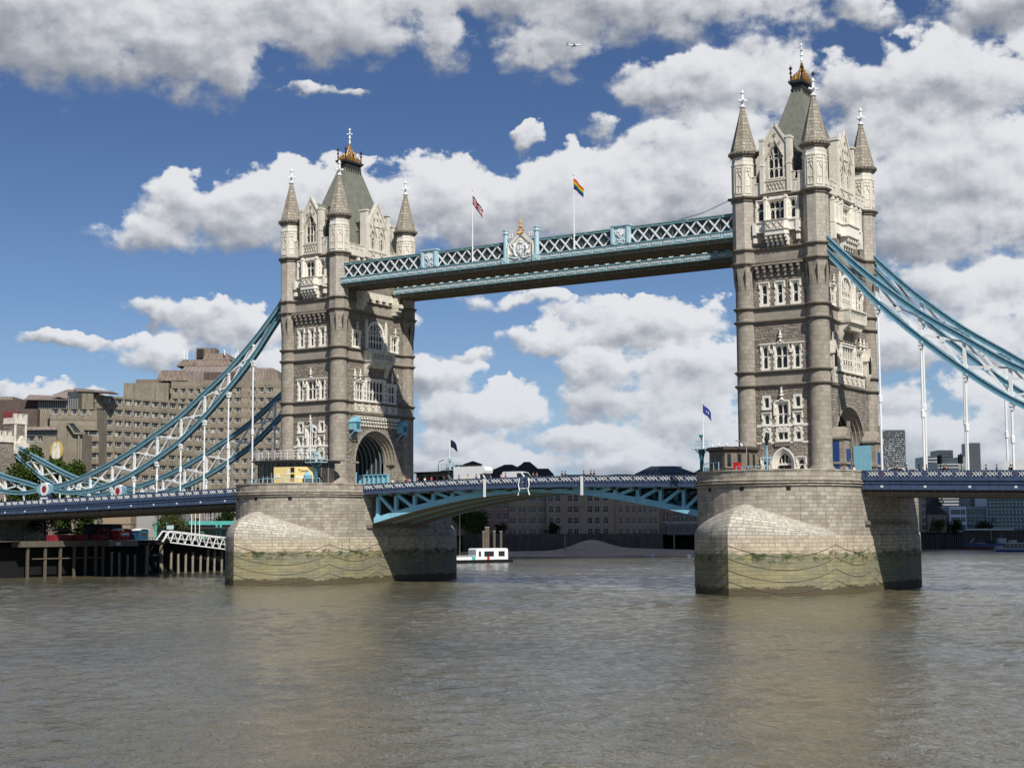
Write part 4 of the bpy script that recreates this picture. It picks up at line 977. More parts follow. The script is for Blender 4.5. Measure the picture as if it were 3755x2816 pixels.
    for sx in (-1, 1):
        for k in range(9):
            y = -2.0+k*.5; h = 71.4+1.2*(1-abs(y)/2.0); mb.bar((sx*.75, y, 70.85), (sx*.75*(1-.35*(1-abs(y)/2)), y*.9, h), .09); mb.lathe([(.02, h-.1), (.16, h+.05), (.02, h+.3)], 5, (sx*.75*(1-.35*(1-abs(y)/2)), y*.9))
            if k < 8:
                mb.bar((sx*.75, y, 70.95), (sx*.72, y+.5, 71.6), .08); mb.bar((sx*.75, y+.5, 70.95), (sx*.72, y, 71.6), .08)
    for sy in (-1, 1):
        for x in (-.4, 0, .4): mb.bar((x, sy*2.0, 70.85), (x*.8, sy*1.9, 71.7), .12)
    for a in range(8):
        c_, s_ = cos(a*pi/4), sin(a*pi/4); pts = [(c_*.62, s_*1.2, 70.9), (c_*.55, s_*.9, 71.9), (c_*.3, s_*.45, 72.8), (c_*.1, s_*.12, 73.9)]; mb.tube(pts, [.10, .09, .07, .05], 5)
    mb.build('roof_crest', 'gilt', rf)
    mb = MB(Z)
    for sx in (-1, 1):
        for sy in (-1, 1): mb.lathe([(.12, 70.85), (.10, 71.9), (.26, 72.0), (.12, 72.15), (.10, 72.5), (.28, 72.6), (.22, 72.8), (.05, 73.0), (.02, 73.2)], 6, (sx*.85, sy*2.05))
    mb.build('crest_post', 'lead', rf)
    mb = MB(Z); mb.lathe([(.10, 72.8), (.10, 74.0), (.22, 74.2), (.12, 74.4), (.10, 74.8), (.24, 74.95), (.16, 75.2), (.10, 75.6), (.26, 75.7), (.10, 75.85), (.10, 76.3), (.20, 76.4), (.14, 76.6), (.02, 76.81)], 8)
    for e in (-1, 1): mb.bar((0, 0, 75.75), (.42*e, .28*e, 75.75), .12); mb.bar((0, 0, 75.75), (-.3*e, .42*e, 75.75), .12)
    mb.build('roof_finial', 'white_paint', rf, smooth=True)
    return t
make_tower(-41.15, 1, 'stone bridge tower on the left pier, with blue signal boxes over its arch')
make_tower(41.15, -1, 'larger nearer stone bridge tower on the right pier, blue chains off its right side')

# ================================================================== high level walkways
def make_walkway(ysg, label, crest):
    """front edge of the fascia stands at y = -10 (near) or +4 (far); six metres deep"""
    y0 = -10.0 if ysg < 0 else 4.0; y1 = y0+6.0; XE = 34.7
    t = thing('high_walkway', label, 'walkway', (0, 0, 47.4)); Z = Matrix.Translation((0, 0, -47.4))
    mb = MB(Z)
    for k in range(25): x = -33.6+k*2.8; mb.box(x-.12, x+.12, y0+.5, y1-.5, 47.52, 47.80)
    for y in (y0+.9, y0+2.3, y0+3.7, y0+5.1): mb.box(-XE, XE, y-.16, y+.16, 47.42, 47.9)
    for k in range(24):
        x = -33.6+k*2.8
        for (a, b) in (((x, y0+.9), (x+2.8, y0+2.3)), ((x+2.8, y0+3.7), (x, y0+5.1)), ((x, y0+2.3), (x+2.8, y0+3.7))): mb.bar((a[0], a[1], 47.6), (b[0], b[1], 47.6), .12, .10)
    mb.build('soffit_frame', 'soffit_iron', t)
    mb = MB(Z); mb.box(-XE, XE, y0+.5, y1-.5, 47.92, 48.05); mb.build('floor', 'soffit_iron', t)
    for yy, s in ((y0, 1), (y1, -1)):
        mb = MB(Z)
        def B(a, b, d0, d1, z0, z1, mi=0): q = sorted((yy+s*d0, yy+s*d1)); mb.box(a, b, q[0], q[1], z0, z1, mi)
        B(-XE, XE, -.05, .5, 47.94, 48.06); B(-XE, XE, .08, .14, 48.05, 48.80); B(-XE, XE, -.12, .5, 48.78, 48.92)
        for k in range(25): x = -33.6+k*2.8; mb.bar((x, yy+s*.02, 47.98), (x, yy+s*.5, 47.45), .14, .18)
        f = mb.build('fascia', 'teal_walk', t)
        mb = MB(Z); B(-XE, XE, .35, .9, 47.42, 47.96); mb.build('edge_beam', 'soffit_iron', t)
        mb = MB(Z)
        n = 37; p = 2*XE/n
        for k in range(n):
            a = -XE+k*p
            B(a, a+.26, -.04, .1, 48.08, 48.78)
            B(a+.26, a+p, .0, .09, 48.08, 48.19); B(a+.26, a+p, .0, .09, 48.67, 48.78)
            B(a+.36, a+p-.10, -.02, .09, 48.24, 48.62)
        mb.build('fascia_panel', 'pale_blue_paint', f)
        mb = MB(Z)
        for k in range(n):
            a = -XE+k*p+.42; w_ = p-.60; yq = yy-s*.05
            mb.bar((a, yq, 48.56), (a+w_, yq, 48.56), .05, .06); mb.bar((a, yq, 48.30), (a+w_, yq, 48.30), .05, .06)
            for q in range(3): mb.bar((a+w_*(q+.2)/3, yq, 48.33), (a+w_*(q+.9)/3, yq, 48.52), .06, .09)
        mb.build('relief_ornament', 'white_paint', f)
        # lattice girder
        yl = yy+s*.62; mb = MB(Z)
        pl = 1.86; m_ = int(2*XE/pl)
        run = []
        for k in range(m_):
            a = -XE+(2*XE-m_*pl)/2+k*pl
            if abs(a+pl/2) < 2.6 or 15.2 < abs(a+pl/2) < 18.4:
                if yy == y0 and ysg < 0:
                    if mb.f: mb.build('lattice', 'white_paint', t); mb = MB(Z)
                    continue
            for e, (c, d) in enumerate(((a, a+pl), (a+pl, a))): mb.bar((c, yl-s*.06*e, 48.92), (d, yl-s*.06*e, 51.02), .22, .12, upv=(0, 1, 0))
            for c in (a,): mb.box(c-.10, c+.10, yl-.12, yl+.12, 50.8, 51.02)
        mb.build('lattice', 'white_paint', t)
        mb = MB(Z); B(-XE, XE, .45, .85, 51.0, 51.16); B(-XE, XE, .40, .95, 51.26, 51.36); B(-XE, XE, .58, .72, 51.16, 51.26)
        for k in range(13): x = -33+k*5.5; B(x-.12, x+.12, .30, .6, 51.0, 51.3)
        mb.build('top_chord', 'teal_walk', t)
        mb = MB(Z); B(-XE, XE, .80, .84, 48.9, 51.0); mb.build('glazing', 'walkway_glass', t)
        mb = MB(Z)
        for k in range(38): x = -34.2+k*1.85; B(x-.04, x+.04, .77, .80, 48.9, 51.0)
        mb.box(-XE, XE, yy+s*.785-.01, yy+s*.785+.01, 48.9, 48.95); mb.build('glazing_bar', 'soffit_iron', t)
    mb = MB(Z); mb.prism([(y0+.5, 51.30), (y0+.5, 51.42), ((y0+y1)/2, 51.75), (y1-.5, 51.42), (y1-.5, 51.30)], -XE, XE, axis='x'); mb.build('walkway_roof', 'slate', t)
    if crest:
        y = y0
        for x in (-17.0, 17.0):
            mb = MB(Z); mb.box(x-1.45, x+1.45, y-.05, y+.6, 48.92, 51.5)
            for e in (-1, 1): mb.box(x+e*1.25-.24, x+e*1.25+.24, y-.2, y, 48.92, 51.55); mb.box(x+e*1.25-.09, x+e*1.25+.09, y-.26, y-.2, 49.1, 51.2)
            mb.box(x-1.6, x+1.6, y-.3, y+.7, 51.5, 51.68)
            b = mb.build('ornamental_box', 'pale_blue_paint', t)
            mb = MB(Z); mb.prism([(x-.45, 51.0), (x-.5, 50.3), (x, 49.75), (x+.5, 50.3), (x+.45, 51.0), (x, 51.15)], y-.22, y-.05, axis='y'); mb.bar((x-.7, y-.1, 49.5), (x+.7, y-.1, 49.5), .1, .14); mb.bar((x-.3, y-.12, 49.2), (x+.3, y-.12, 49.2), .1, .2)
            for e in (-1, 1): mb.bar((x+e*.75, y-.1, 49.3), (x+e*.35, y-.1, 49.7), .1, .1); mb.bar((x+e*.6, y-.12, 50.2), (x+e*.75, y-.12, 50.9), .1, .1)
            mb.bar((x-.2, y-.25, 50.1), (x+.2, y-.25, 50.8), .08, .1); mb.bar((x+.2, y-.25, 50.1), (x-.2, y-.25, 50.8), .08, .1)
            mb.build('shield_relief', 'white_paint', b)
        for e in (-1, 1):
            mb = MB(Z)
            mb.lathe([(.50, 48.2), (.50, 48.6), (.38, 48.8), (.36, 52.4), (.52, 52.5), (.52, 52.62), (.38, 52.7), (.36, 52.95), (.50, 53.0), (.50, 53.15), (.1, 53.2)], 8, (e*2.75, y+.1), pi/8)
            mb.box(e*2.75-.55, e*2.75+.55, y-.3, y+.55, 47.95, 48.9)
            cr = mb.build('crest_column', 'pale_blue_paint', t)
        def og(u):  # ogee head of the coat of arms panel
            a = abs(u); return 50.55+(1.55*(1-min(1, a/2.25))**1.6+.45*sqrt(max(0, 1-(a/2.3)**2)))
        us = [-2.25+k*4.5/24 for k in range(25)]
        mb = MB(Z)
        mb.box(-2.35, 2.35, y+.05, y+.45, 48.2, 50.6)
        mb.prism([(-2.25, 50.55)]+[(u, og(u)) for u in us]+[(2.25, 50.55)], y+.05, y+.40, axis='y')
        mb.build('arms_panel', 'cream_stone', cr)
        mb = MB(Z)
        for a, b in zip(us, us[1:]): mb.bar((a, y-.05, og(a)+.04), (b, y-.05, og(b)+.04), .45, .16, upv=(0, 1, 0))
        for e in (-1, 1):
            mb.bar((e*2.22, y-.05, 48.9), (e*2.22, y-.05, 50.6), .16, .4, upv=(0, 1, 0)); mb.bar((e*2.3, y, 51.85), (e*1.2, y, 51.85), .2, .10)
            for q in (1.5, 1.95): mb.lathe([(.10, 51.9), (.06, 52.1), (.14, 52.2), (.02, 52.5)], 5, (e*q, y))
        mb.build('arms_frame', 'cream_stone', cr)
        mb = MB(Z)                                                           # quartered shield between two supporters over a scroll
        mb.prism([(-.62, 50.6), (-.66, 49.8), (0, 49.1), (.66, 49.8), (.62, 50.6)], y-.18, y+.02, axis='y')
        mb.bar((0, y-.2, 49.2), (0, y-.2, 50.6), .10, .08, upv=(0, 1, 0)); mb.bar((-.6, y-.2, 50.0), (.6, y-.2, 50.0), .10, .08, upv=(0, 1, 0))
        for e in (-1, 1):
            mb.tube([(e*.75, y-.05, 48.85), (e*1.0, y-.12, 49.3), (e*1.15, y-.14, 49.9), (e*1.0, y-.14, 50.5), (e*1.3, y-.12, 50.9)], [.12, .17, .22, .17, .12], 6)
            mb.tube([(e*1.0, y-.1, 50.3), (e*.65, y-.15, 50.75)], [.12, .07], 5); mb.tube([(e*1.15, y-.1, 49.9), (e*1.7, y-.1, 50.4), (e*1.85, y-.1, 50.9)], [.1, .09, .05], 5)
            mb.tube([(e*1.1, y-.1, 49.5), (e*1.6, y-.1, 49.2), (e*1.9, y-.1, 49.6)], [.13, .1, .06], 5); mb.tube([(e*.2, y-.1, 48.7), (e*.9, y-.14, 48.6), (e*1.7, y-.1, 48.85), (e*1.9, y-.1, 48.7)], [.12, .13, .1, .05], 5)
            mb.tube([(e*.5, y-.1, 51.0), (e*.2, y-.1, 51.3), (0, y-.1, 51.35)], [.08, .12, .1], 5)
        mb.tube([(-.35, y-.1, 50.85), (0, y-.16, 51.0), (.35, y-.1, 50.85)], [.15, .2, .15], 6); mb.lathe([(.05, 51.2), (.16, 51.35), (.05, 51.55)], 6, (0, y-.1))
        mb.build('coat_of_arms', 'white_paint', cr)
        mb = MB(Z)
        for e in (-1, 1): mb.tube([(e*.05, y-.1, 52.25), (e*.45, y-.1, 52.45), (e*.55, y-.1, 52.85), (e*.25, y-.1, 52.95)], [.12, .2, .16, .08], 6)
        mb.lathe([(.14, 52.3), (.12, 53.1), (.36, 53.3), (.36, 53.42), (.14, 53.55), (.12, 53.8), (.20, 53.95), (.12, 54.1), (.10, 54.4), (.02, 54.7)], 8, (0, y-.05))
        mb.build('crest_finial', 'gold_paint', cr)
    return t
make_walkway(-1, 'near high walkway between the towers, with a coat of arms at its middle', True)
make_walkway(1, 'far high walkway between the towers, mostly hidden behind and below the near one', False)

# ================================================================== opening span
def par_z(x):
    a = abs(x)
    return 15.47+.5*(1-(a/30.5)**2) if a <= 30.5 else 15.6-.0235*(a-51.8)
def frieze(mb, x0, x1, y, s, zf, mi=0):
    """cast panel between posts: interlaced arches with circles, as proud strips"""
    w_ = x1-x0; z0, z1 = zf(x0)-.80, zf(x0)-.18; cx_ = (x0+x1)/2; h = z1-z0
    d = y+s*.04
    for (a, b) in (((0, 0), (.33, 1)), ((.66, 0), (.33, 1)), ((.33, 0), (.66, 1)), ((1, 0), (.66, 1)), ((0, 1), (.36, 0)), ((1, 1), (.64, 0))):
        mb.bar((x0+w_*a[0], d, z0+h*a[1]), (x0+w_*b[0], d, z0+h*b[1]), .05, .115, upv=(0, 1, 0))
    for c in (.33, .66):
        for k in range(6):
            a0, a1 = k*pi/3, (k+1)*pi/3; r = .17
            mb.bar((x0+w_*c+r*cos(a0), d, z0+h*.62+r*sin(a0)), (x0+w_*c+r*cos(a1), d, z0+h*.62+r*sin(a1)), .05, .07, upv=(0, 1, 0))
def make_leaf(sx, label):
    t = thing('bascule_span', label, 'bascule span', (sx*30.4, 0, 12)); Z = Matrix.Translation((-sx*30.4, 0, -12))
    X = lambda f: sx*f
    low = lambda a: 9.35+4.45*(1-(a/29.6)**1.65) if a > 0 else 13.8
    zd = lambda a: par_z(a)-1.05
    mb = MB(Z); n = 10
    for k in range(n):
        a, b = .06+(30.4-.06)*k/n, .06+(30.4-.06)*(k+1)/n
        for (za, zb, f0) in ((zd(a)-.05, zd(b)-.05, 0),):
            P = [(X(a), -9.1, za), (X(b), -9.1, zb), (X(b), 9.1, zb), (X(a), 9.1, za)]; mb.face(P); mb.face([(p[0], p[1], p[2]-.25) for p in P])
            for y in (-9.1, 9.1): mb.face([(X(a), y, za), (X(b), y, zb), (X(b), y, zb-.25), (X(a), y, za-.25)])
    mb.build('road_deck', 'asphalt', t)
    # main girders: chord, posts and diagonals
    for gi, y in enumerate((-7.4, -2.5, 2.5, 7.4)):
        mb = MB(Z); nn = 16; w_ = .28
        for k in range(nn):
            a, b = 29.6*k/nn, 29.6*(k+1)/nn
            dep = lambda q: .42+.38*(1-abs(q-18)/18 if q > 12 else .6)
            P = [(X(a), low(a)), (X(b), low(b)), (X(b), low(b)+.85), (X(a), low(a)+.85)]
            for yy in (y-w_, y+w_): mb.face([(p[0], yy, p[1]) for p in P])
            mb.face([(X(a), y-w_, low(a)), (X(b), y-w_, low(b)), (X(b), y+w_, low(b)), (X(a), y+w_, low(a))]); mb.face([(X(a), y-w_, low(a)+.85), (X(b), y-w_, low(b)+.85), (X(b), y+w_, low(b)+.85), (X(a), y+w_, low(a)+.85)])
            P = [(X(a), zd(a)-.72), (X(b), zd(b)-.72), (X(b), zd(b)-.30), (X(a), zd(a)-.30)]
            for yy in (y-w_, y+w_): mb.face([(p[0], yy, p[1]) for p in P])
            mb.face([(p[0], yy, p[1]) for yy, p in ((y-w_, P[0]), (y-w_, P[1]), (y+w_, P[1]), (y+w_, P[0]))])
        xs = [28.9, 25.3, 21.65, 18.0, 14.35, 10.7, 7.1]
        for i, a in enumerate(xs):
            if zd(a)-low(a) > 1.3: mb.box(min(X(a-.26), X(a+.26)), max(X(a-.26), X(a+.26)), y-.30, y+.30, low(a)+.3, zd(a)-.5)
            if i < len(xs)-1:
                b = xs[i+1]; mb.bar((X(a-.1), y, zd(a)-.65), (X(b+.1), y, low(b)+.5), .5, .46)
                for q in (a, b):                                            # gusset plates
                    mb.prism([(X(q-.75), low(q)+.55), (X(q+.75), low(q)+.5), (X(q+.3), low(q)+1.15), (X(q-.3), low(q)+1.15)], y-.24, y+.24, axis='y')
        P = [(X(0), low(0)), (X(7.1), low(7.1)), (X(7.1), zd(7.1)-.4), (X(0), zd(0)-.4)]
        for yy in (y-.26, y+.26): mb.face([(p[0], yy, p[1]) for p in P])
        mb.build('main_girder', 'truss_blue', t)
    # ribbed underside between the girders
    mb = MB(Z)
    for (ya, yb) in ((-7.1, -2.8), (-2.2, 2.2), (2.8, 7.1)):
        for k in range(16):
            a, b = 29.6*k/16, 29.6*(k+1)/16; mb.face([(X(a), ya, low(a)+.12), (X(b), ya, low(b)+.12), (X(b), yb, low(b)+.12), (X(a), yb, low(a)+.12)])
        for yy in (ya+1.1, (ya+yb)/2, yb-1.1):
            for k in range(16):
                a, b = 29.6*k/16, 29.6*(k+1)/16; mb.bar((X(a), yy, low(a)+.05), (X(b), yy, low(b)+.05), .16, .2)
    mb.build('underside', 'soffit_grey', t)
    mb = MB(Z)
    for a in (28.9, 25.3, 21.65, 18.0, 14.35, 10.7, 7.1, 3.5):
        mb.box(min(X(a-.15), X(a+.15)), max(X(a-.15), X(a+.15)), -8.9, 8.9, zd(a)-1.0, zd(a)-.32)
        if low(a)+1 < zd(a)-1.2:
            for (ya, yb) in ((-7.1, -2.8), (2.8, 7.1)): mb.bar((X(a), ya, low(a)+.6), (X(a), yb, zd(a)-1), .2); mb.bar((X(a), yb, low(a)+.6), (X(a), ya, zd(a)-1), .2)
    mb.build('cross_beam', 'soffit_iron', t)
    # parapets
    for s in (-1, 1):
        y = 9.3*s; mb = MB(Z); nn = 10
        for k in range(nn):
            a, b = .05+30.4*k/nn, .05+30.4*(k+1)/nn
            for (d0, d1, y0_, y1_) in ((-.12, 0, y-.14, y+.14), (-1.0, -.86, y-.12, y+.12), (-1.55, -1.0, y-.05, y+.05), (-.86, -.12, y-.03, y+.03), (-1.62, -1.50, y-.2, y+.2)):
                q = [(X(a), par_z(a)), (X(b), par_z(b))]
                for yy in (y0_, y1_): mb.face([(q[0][0], yy, q[0][1]+d0), (q[1][0], yy, q[1][1]+d0), (q[1][0], yy, q[1][1]+d1), (q[0][0], yy, q[0][1]+d1)])
                for d in (d0, d1): mb.face([(q[0][0], y0_, q[0][1]+d), (q[1][0], y0_, q[1][1]+d), (q[1][0], y1_, q[1][1]+d), (q[0][0], y1_, q[0][1]+d)])
        np_ = 15; p = 30.3/np_
        for k in range(np_+1): a = .06+k*p; xa, xb = sorted((X(a-.07), X(a+.07))); mb.box(xa, xb, y-.10, y+.10, par_z(a)-1.5, par_z(a)-.05)
        pr = mb.build('parapet', 'navy_paint', t)
        for k in range(np_):
            a = .06+k*p; mb = MB(Z); x0, x1 = sorted((X(a+.12), X(a+p-.12))); frieze(mb, x0, x1, y+s*.05, s, par_z); mb.build('parapet_panel', 'white_paint', pr)
    return t
make_leaf(-1, 'left leaf of the low opening span between the piers, two white vans on it')
make_leaf(1, 'right leaf of the low opening span between the piers, ending at the right pier')
for x, lb in ((-7.0, 'white vertical navigation board on the left half of the low opening span'), (9.95, 'white vertical navigation board on the right half of the low opening span')):
    t = thing('navigation_board', lb, 'marker board', (x, -9.6, 13.1)); mb = MB(); mb.box(-.20, .20, -.06, .06, 0, 2.72); mb.build('board', 'white_paint', t)
    mb = MB(); mb.box(-.1, .1, .06, .2, .3, .5); mb.box(-.1, .1, .06, .2, 2.2, 2.4); mb.build('bracket', 'navy_paint', t)
for s in (-1, 1):
    pass
# nose lock brackets at mid span
t = thing('nose_bolt_housing', 'pale ironwork housing hanging at the meeting point of the two leaves', 'bridge fitting', (0, -9.5, 12.6))
mb = MB()
for e in (-1, 1):
    mb.tube([(e*.75, -.05, 3.2), (e*.95, -.1, 2.2), (e*.75, -.1, 1.4), (e*1.0, -.1, .7)], [.10, .09, .08, .11], 6)
mb.box(-.8, .8, -.1, .05, 1.6, 1.75); mb.build('housing', 'white_paint', t); mb = MB()
for e in (-1, 1): mb.box(e*.42-.16, e*.42+.16, -.15, .1, 1.75, 3.45)
mb.box(-.5, .5, -.05, .1, 2.0, 2.3); mb.build('end_post', 'navy_paint', t)

# ================================================================== side spans
def make_side(sx, xe, label):
    t = thing('side_span', label, 'bridge deck', (sx*51.8, 0, 12)); Z = Matrix.Translation((-sx*51.8, 0, -12)); X = lambda f: sx*f
    a0, a1 = 51.82, xe
    def strip(mb, y0_, y1_, d0, d1, a=a0, b=a1):
        q = [(X(a), par_z(a)), (X(b), par_z(b))]
        for yy in (y0_, y1_): mb.face([(q[0][0], yy, q[0][1]+d0), (q[1][0], yy, q[1][1]+d0), (q[1][0], yy, q[1][1]+d1), (q[0][0], yy, q[0][1]+d1)])
        for d in (d0, d1): mb.face([(q[0][0], y0_, q[0][1]+d), (q[1][0], y0_, q[1][1]+d), (q[1][0], y1_, q[1][1]+d), (q[0][0], y1_, q[0][1]+d)])
        for i in (0, 1): mb.face([(q[i][0], y0_, q[i][1]+d0), (q[i][0], y1_, q[i][1]+d0), (q[i][0], y1_, q[i][1]+d1), (q[i][0], y0_, q[i][1]+d1)])
    mb = MB(Z); strip(mb, -9.1, 9.1, -1.35, -1.1); mb.build('road_deck', 'asphalt', t)
    mb = MB(Z); strip(mb, -8.9, 8.9, -3.0, -2.8)
    for y in (-8.2, -4, 0, 4, 8.2): strip(mb, y-.15, y+.15, -3.3, -1.4)
    n = int((a1-a0)/2.82)
    for k in range(n): a = a0+1+k*2.82; z = par_z(a); xa, xb = sorted((X(a-.12), X(a+.12))); mb.box(xa, xb, -8.8, 8.8, z-3.2, z-1.4)
    mb.build('underside', 'soffit_iron', t)
    for s in (-1, 1):
        y = 9.3*s; mb = MB(Z)
        strip(mb, y-.14, y+.14, -.13, 0); strip(mb, y-.13, y+.13, -1.05, -.86); strip(mb, y-.04, y+.04, -.9, -.1)
        strip(mb, y-.24, y+.24, -1.30, -1.05); strip(mb, y-.10, y+.10, -1.60, -1.30); strip(mb, y-.20, y+.20, -1.72, -1.60); strip(mb, y-.26, y+.26, -2.48, -2.36)
        strip(mb, y-.09, y+.09, -2.40, -1.72)
        k = 0; p = 5.65/3; a = 54.55-p*1
        posts = []
        while a < a1-.2: posts.append(a); a += p
        for a in posts: xa, xb = sorted((X(a-.13), X(a+.13))); mb.box(xa, xb, y-.19, y+.19, par_z(a)-1.04, par_z(a)-.02)
        for a in posts[1::3]: xa, xb = sorted((X(a-.33), X(a+.33))); mb.box(xa, xb, y-.16, y+.16, par_z(a)-1.04, par_z(a)-.02)
        pr = mb.build('edge_girder', 'navy_paint', t)
        if s < 0 or True:
            for i, (a, b) in enumerate(zip(posts, posts[1:])):
                mb = MB(Z); o = .36 if i % 3 == 1 else .15; o2 = .36 if i % 3 == 0 else .15
                x0, x1 = sorted((X(a+o), X(b-o2))); 
                if s < 0: frieze(mb, x0, x1, y+s*.05, s, par_z)
                else: frieze(mb, x0, x1, y-.05, -1, par_z)
                if s < 0 or i < 24: mb.build('parapet_panel', 'white_paint', pr)
            for a in posts[1::3]:
                mb = MB(Z); z = par_z(a); xa = X(a); mb.prism([(xa-.17, z-.30), (xa+.17, z-.30), (xa+.17, z-.62), (xa, z-.86), (xa-.17, z-.62)], y+s*.165-.02, y+s*.165+.02, axis='y'); mb.build('shield', 'red_shield', pr)
                mb = MB(Z); mb.box(xa-.15, xa+.15, y+s*.10-.06, y+s*.10+.06, z-2.22, z-1.95); mb.build('rivet_block', 'white_paint', pr)
    return t
make_side(-1, 136, 'long approach deck on the left, running past the hotel front to the left pier')
make_side(1, 84, 'approach deck leaving the right pier out of the right edge')

# ================================================================== suspension chains
TOP = [(47.2, 47.1), (51.0, 43.2), (54.5, 40.0), (60.05, 35.5), (65.6, 31.85), (71.2, 28.2), (76.95, 25.3), (82.6, 22.7), (88.2, 20.45), (93.9, 18.6), (99.5, 17.15), (103.6, 16.6)]
BOT = [(47.2, 45.4), (51.0, 41.2), (54.5, 37.3), (60.05, 32.25), (65.6, 27.75), (71.2, 23.85), (76.95, 20.95), (82.6, 18.5), (88.2, 16.7), (93.9, 15.65), (99.5, 15.45), (103.6, 15.9)]
def smooth(P, m=3):
    out = []
    for i in range(len(P)-1):
        p0 = Vector(P[max(i-1, 0)]); p1 = Vector(P[i]); p2 = Vector(P[i+1]); p3 = Vector(P[min(i+2, len(P)-1)])
        for k in range(m):
            u = k/m; out.append(tuple(.5*((2*p1)+(-p0+p2)*u+(2*p0-5*p1+4*p2-p3)*u*u+(-p0+3*p1-3*p2+p3)*u**3)))
    return out+[P[-1]]
def chord(mb, P, y, depth, sx):
    """plate girder chord with flanges: web is material 0, flanges material 1"""
    S = smooth(P, 3); nrm = []
    for i in range(len(S)):
        a = Vector(S[max(i-1, 0)]); b = Vector(S[min(i+1, len(S)-1)]); d = (b-a).normalized(); nrm.append(Vector((-d.y, d.x)) if d.x > 0 else Vector((d.y, -d.x)))
    for i in range(len(S)-1):
        for (h0, h1, w_, mi) in ((-depth/2, depth/2, .24, 0), (depth/2-.13, depth/2, .40, 1), (-depth/2, -depth/2+.13, .40, 1), (-.06, .06, .27, 1)):
            A = [Vector(S[i])+nrm[i]*h for h in (h0, h1)]; B = [Vector(S[i+1])+nrm[i+1]*h for h in (h0, h1)]
            q = [(A[0], A[1]), (B[0], B[1])]
            for yy in (y-w_, y+w_): mb.face([(sx*A[0].x, yy, A[0].y), (sx*B[0].x, yy, B[0].y), (sx*B[1].x, yy, B[1].y), (sx*A[1].x, yy, A[1].y)], mi)
            for j in (0, 1): mb.face([(sx*A[j].x, y-w_, A[j].y), (sx*B[j].x, y-w_, B[j].y), (sx*B[j].x, y+w_, B[j].y), (sx*A[j].x, y+w_, A[j].y)], mi)
def interp(P, x):
    for a, b in zip(P, P[1:]):
        if a[0] <= x <= b[0]: return a[1]+(b[1]-a[1])*(x-a[0])/(b[0]-a[0])
    return P[-1][1]
NODES = [54.5, 60.05, 65.6, 71.2, 76.95, 82.6, 88.2, 93.9, 99.5]
def make_chain(sx, y, label, xmax=200):
    t = thing('suspension_chain', label, 'suspension chain', (sx*47, y, 46)); Z = Matrix.Translation((-sx*47, -y, -46))
    T_ = [p for p in TOP if p[0] <= xmax]; B_ = [p for p in BOT if p[0] <= xmax]
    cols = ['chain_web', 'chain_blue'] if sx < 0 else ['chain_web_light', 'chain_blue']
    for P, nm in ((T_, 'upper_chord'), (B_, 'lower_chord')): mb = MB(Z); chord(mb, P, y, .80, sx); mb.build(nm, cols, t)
    nd = [n for n in NODES if n <= xmax]
    for i, n in enumerate(nd):
        zt, zb = interp(TOP, n)-.35, interp(BOT, n)+.35
        mb = MB(Z); mb.box(sx*n-.20, sx*n+.20, y-.16, y+.16, zb, zt); mb.lathe([(.30, zt-.4), (.30, zt)], 8, (sx*n, y))
        mb.box(sx*n-.34, sx*n+.34, y-.22, y+.22, zb-.1, zb+.45)
        mb.build('web_post', 'white_paint', t)
        dk = par_z(n)-.1
        if zb-1.0 > dk:
            mb = MB(Z); mb.box(sx*n-.34, sx*n+.34, y-.34, y+.34, zb-1.25, zb-.8); mb.box(sx*n-.26, sx*n+.26, y-.26, y+.26, zb-1.7, zb-1.25)
            mb.tube([(sx*n, y, dk-1.0), (sx*n, y, zb-1.6)], .15, 8)
            zc = dk+(zb-dk)*.42
            if zb-dk > 4: mb.lathe([(.2, zc-.5), (.26, zc-.4), (.26, zc+.4), (.2, zc+.5)], 8, (sx*n, y))
            mb.build('hanger', 'white_paint', t)
        if i < len(nd)-1:
            m_ = nd[i+1]; zt2, zb2 = interp(TOP, m_)-.4, interp(BOT, m_)+.4
            mb = MB(Z)
            mb.bar((sx*(n+.2), y, zb+.1), (sx*(m_-.2), y, zt2), .26, .26); mb.bar((sx*(n+.2), y, zt-.1), (sx*(m_-.2), y, zb2), .26, .26)
            zz = (zt+zb+zt2+zb2)/4; mb.box(sx*(n+m_)/2-.35, sx*(n+m_)/2+.35, y-.2, y+.2, zz-.3, zz+.3)
            mb.build('web_brace', 'white_paint', t)
    if nd and nd[0] == 54.5:
        mb = MB(Z); mb.bar((sx*50.8, y, 42.9), (sx*54.3, y, 37.9), .26, .26); mb.build('web_brace', 'grey_iron', t)
    return t
c1 = make_chain(-1, -8.95, 'near suspension chain on the left, sweeping from the left tower down to the deck')
c2 = make_chain(-1, 8.95, 'far suspension chain on the left, seen low behind the near one')
make_chain(1, -8.95, 'near suspension chain on the right, the lower one, with tall white hangers')
make_chain(1, 8.95, 'far suspension chain on the right, the upper one, starting behind the back turret')
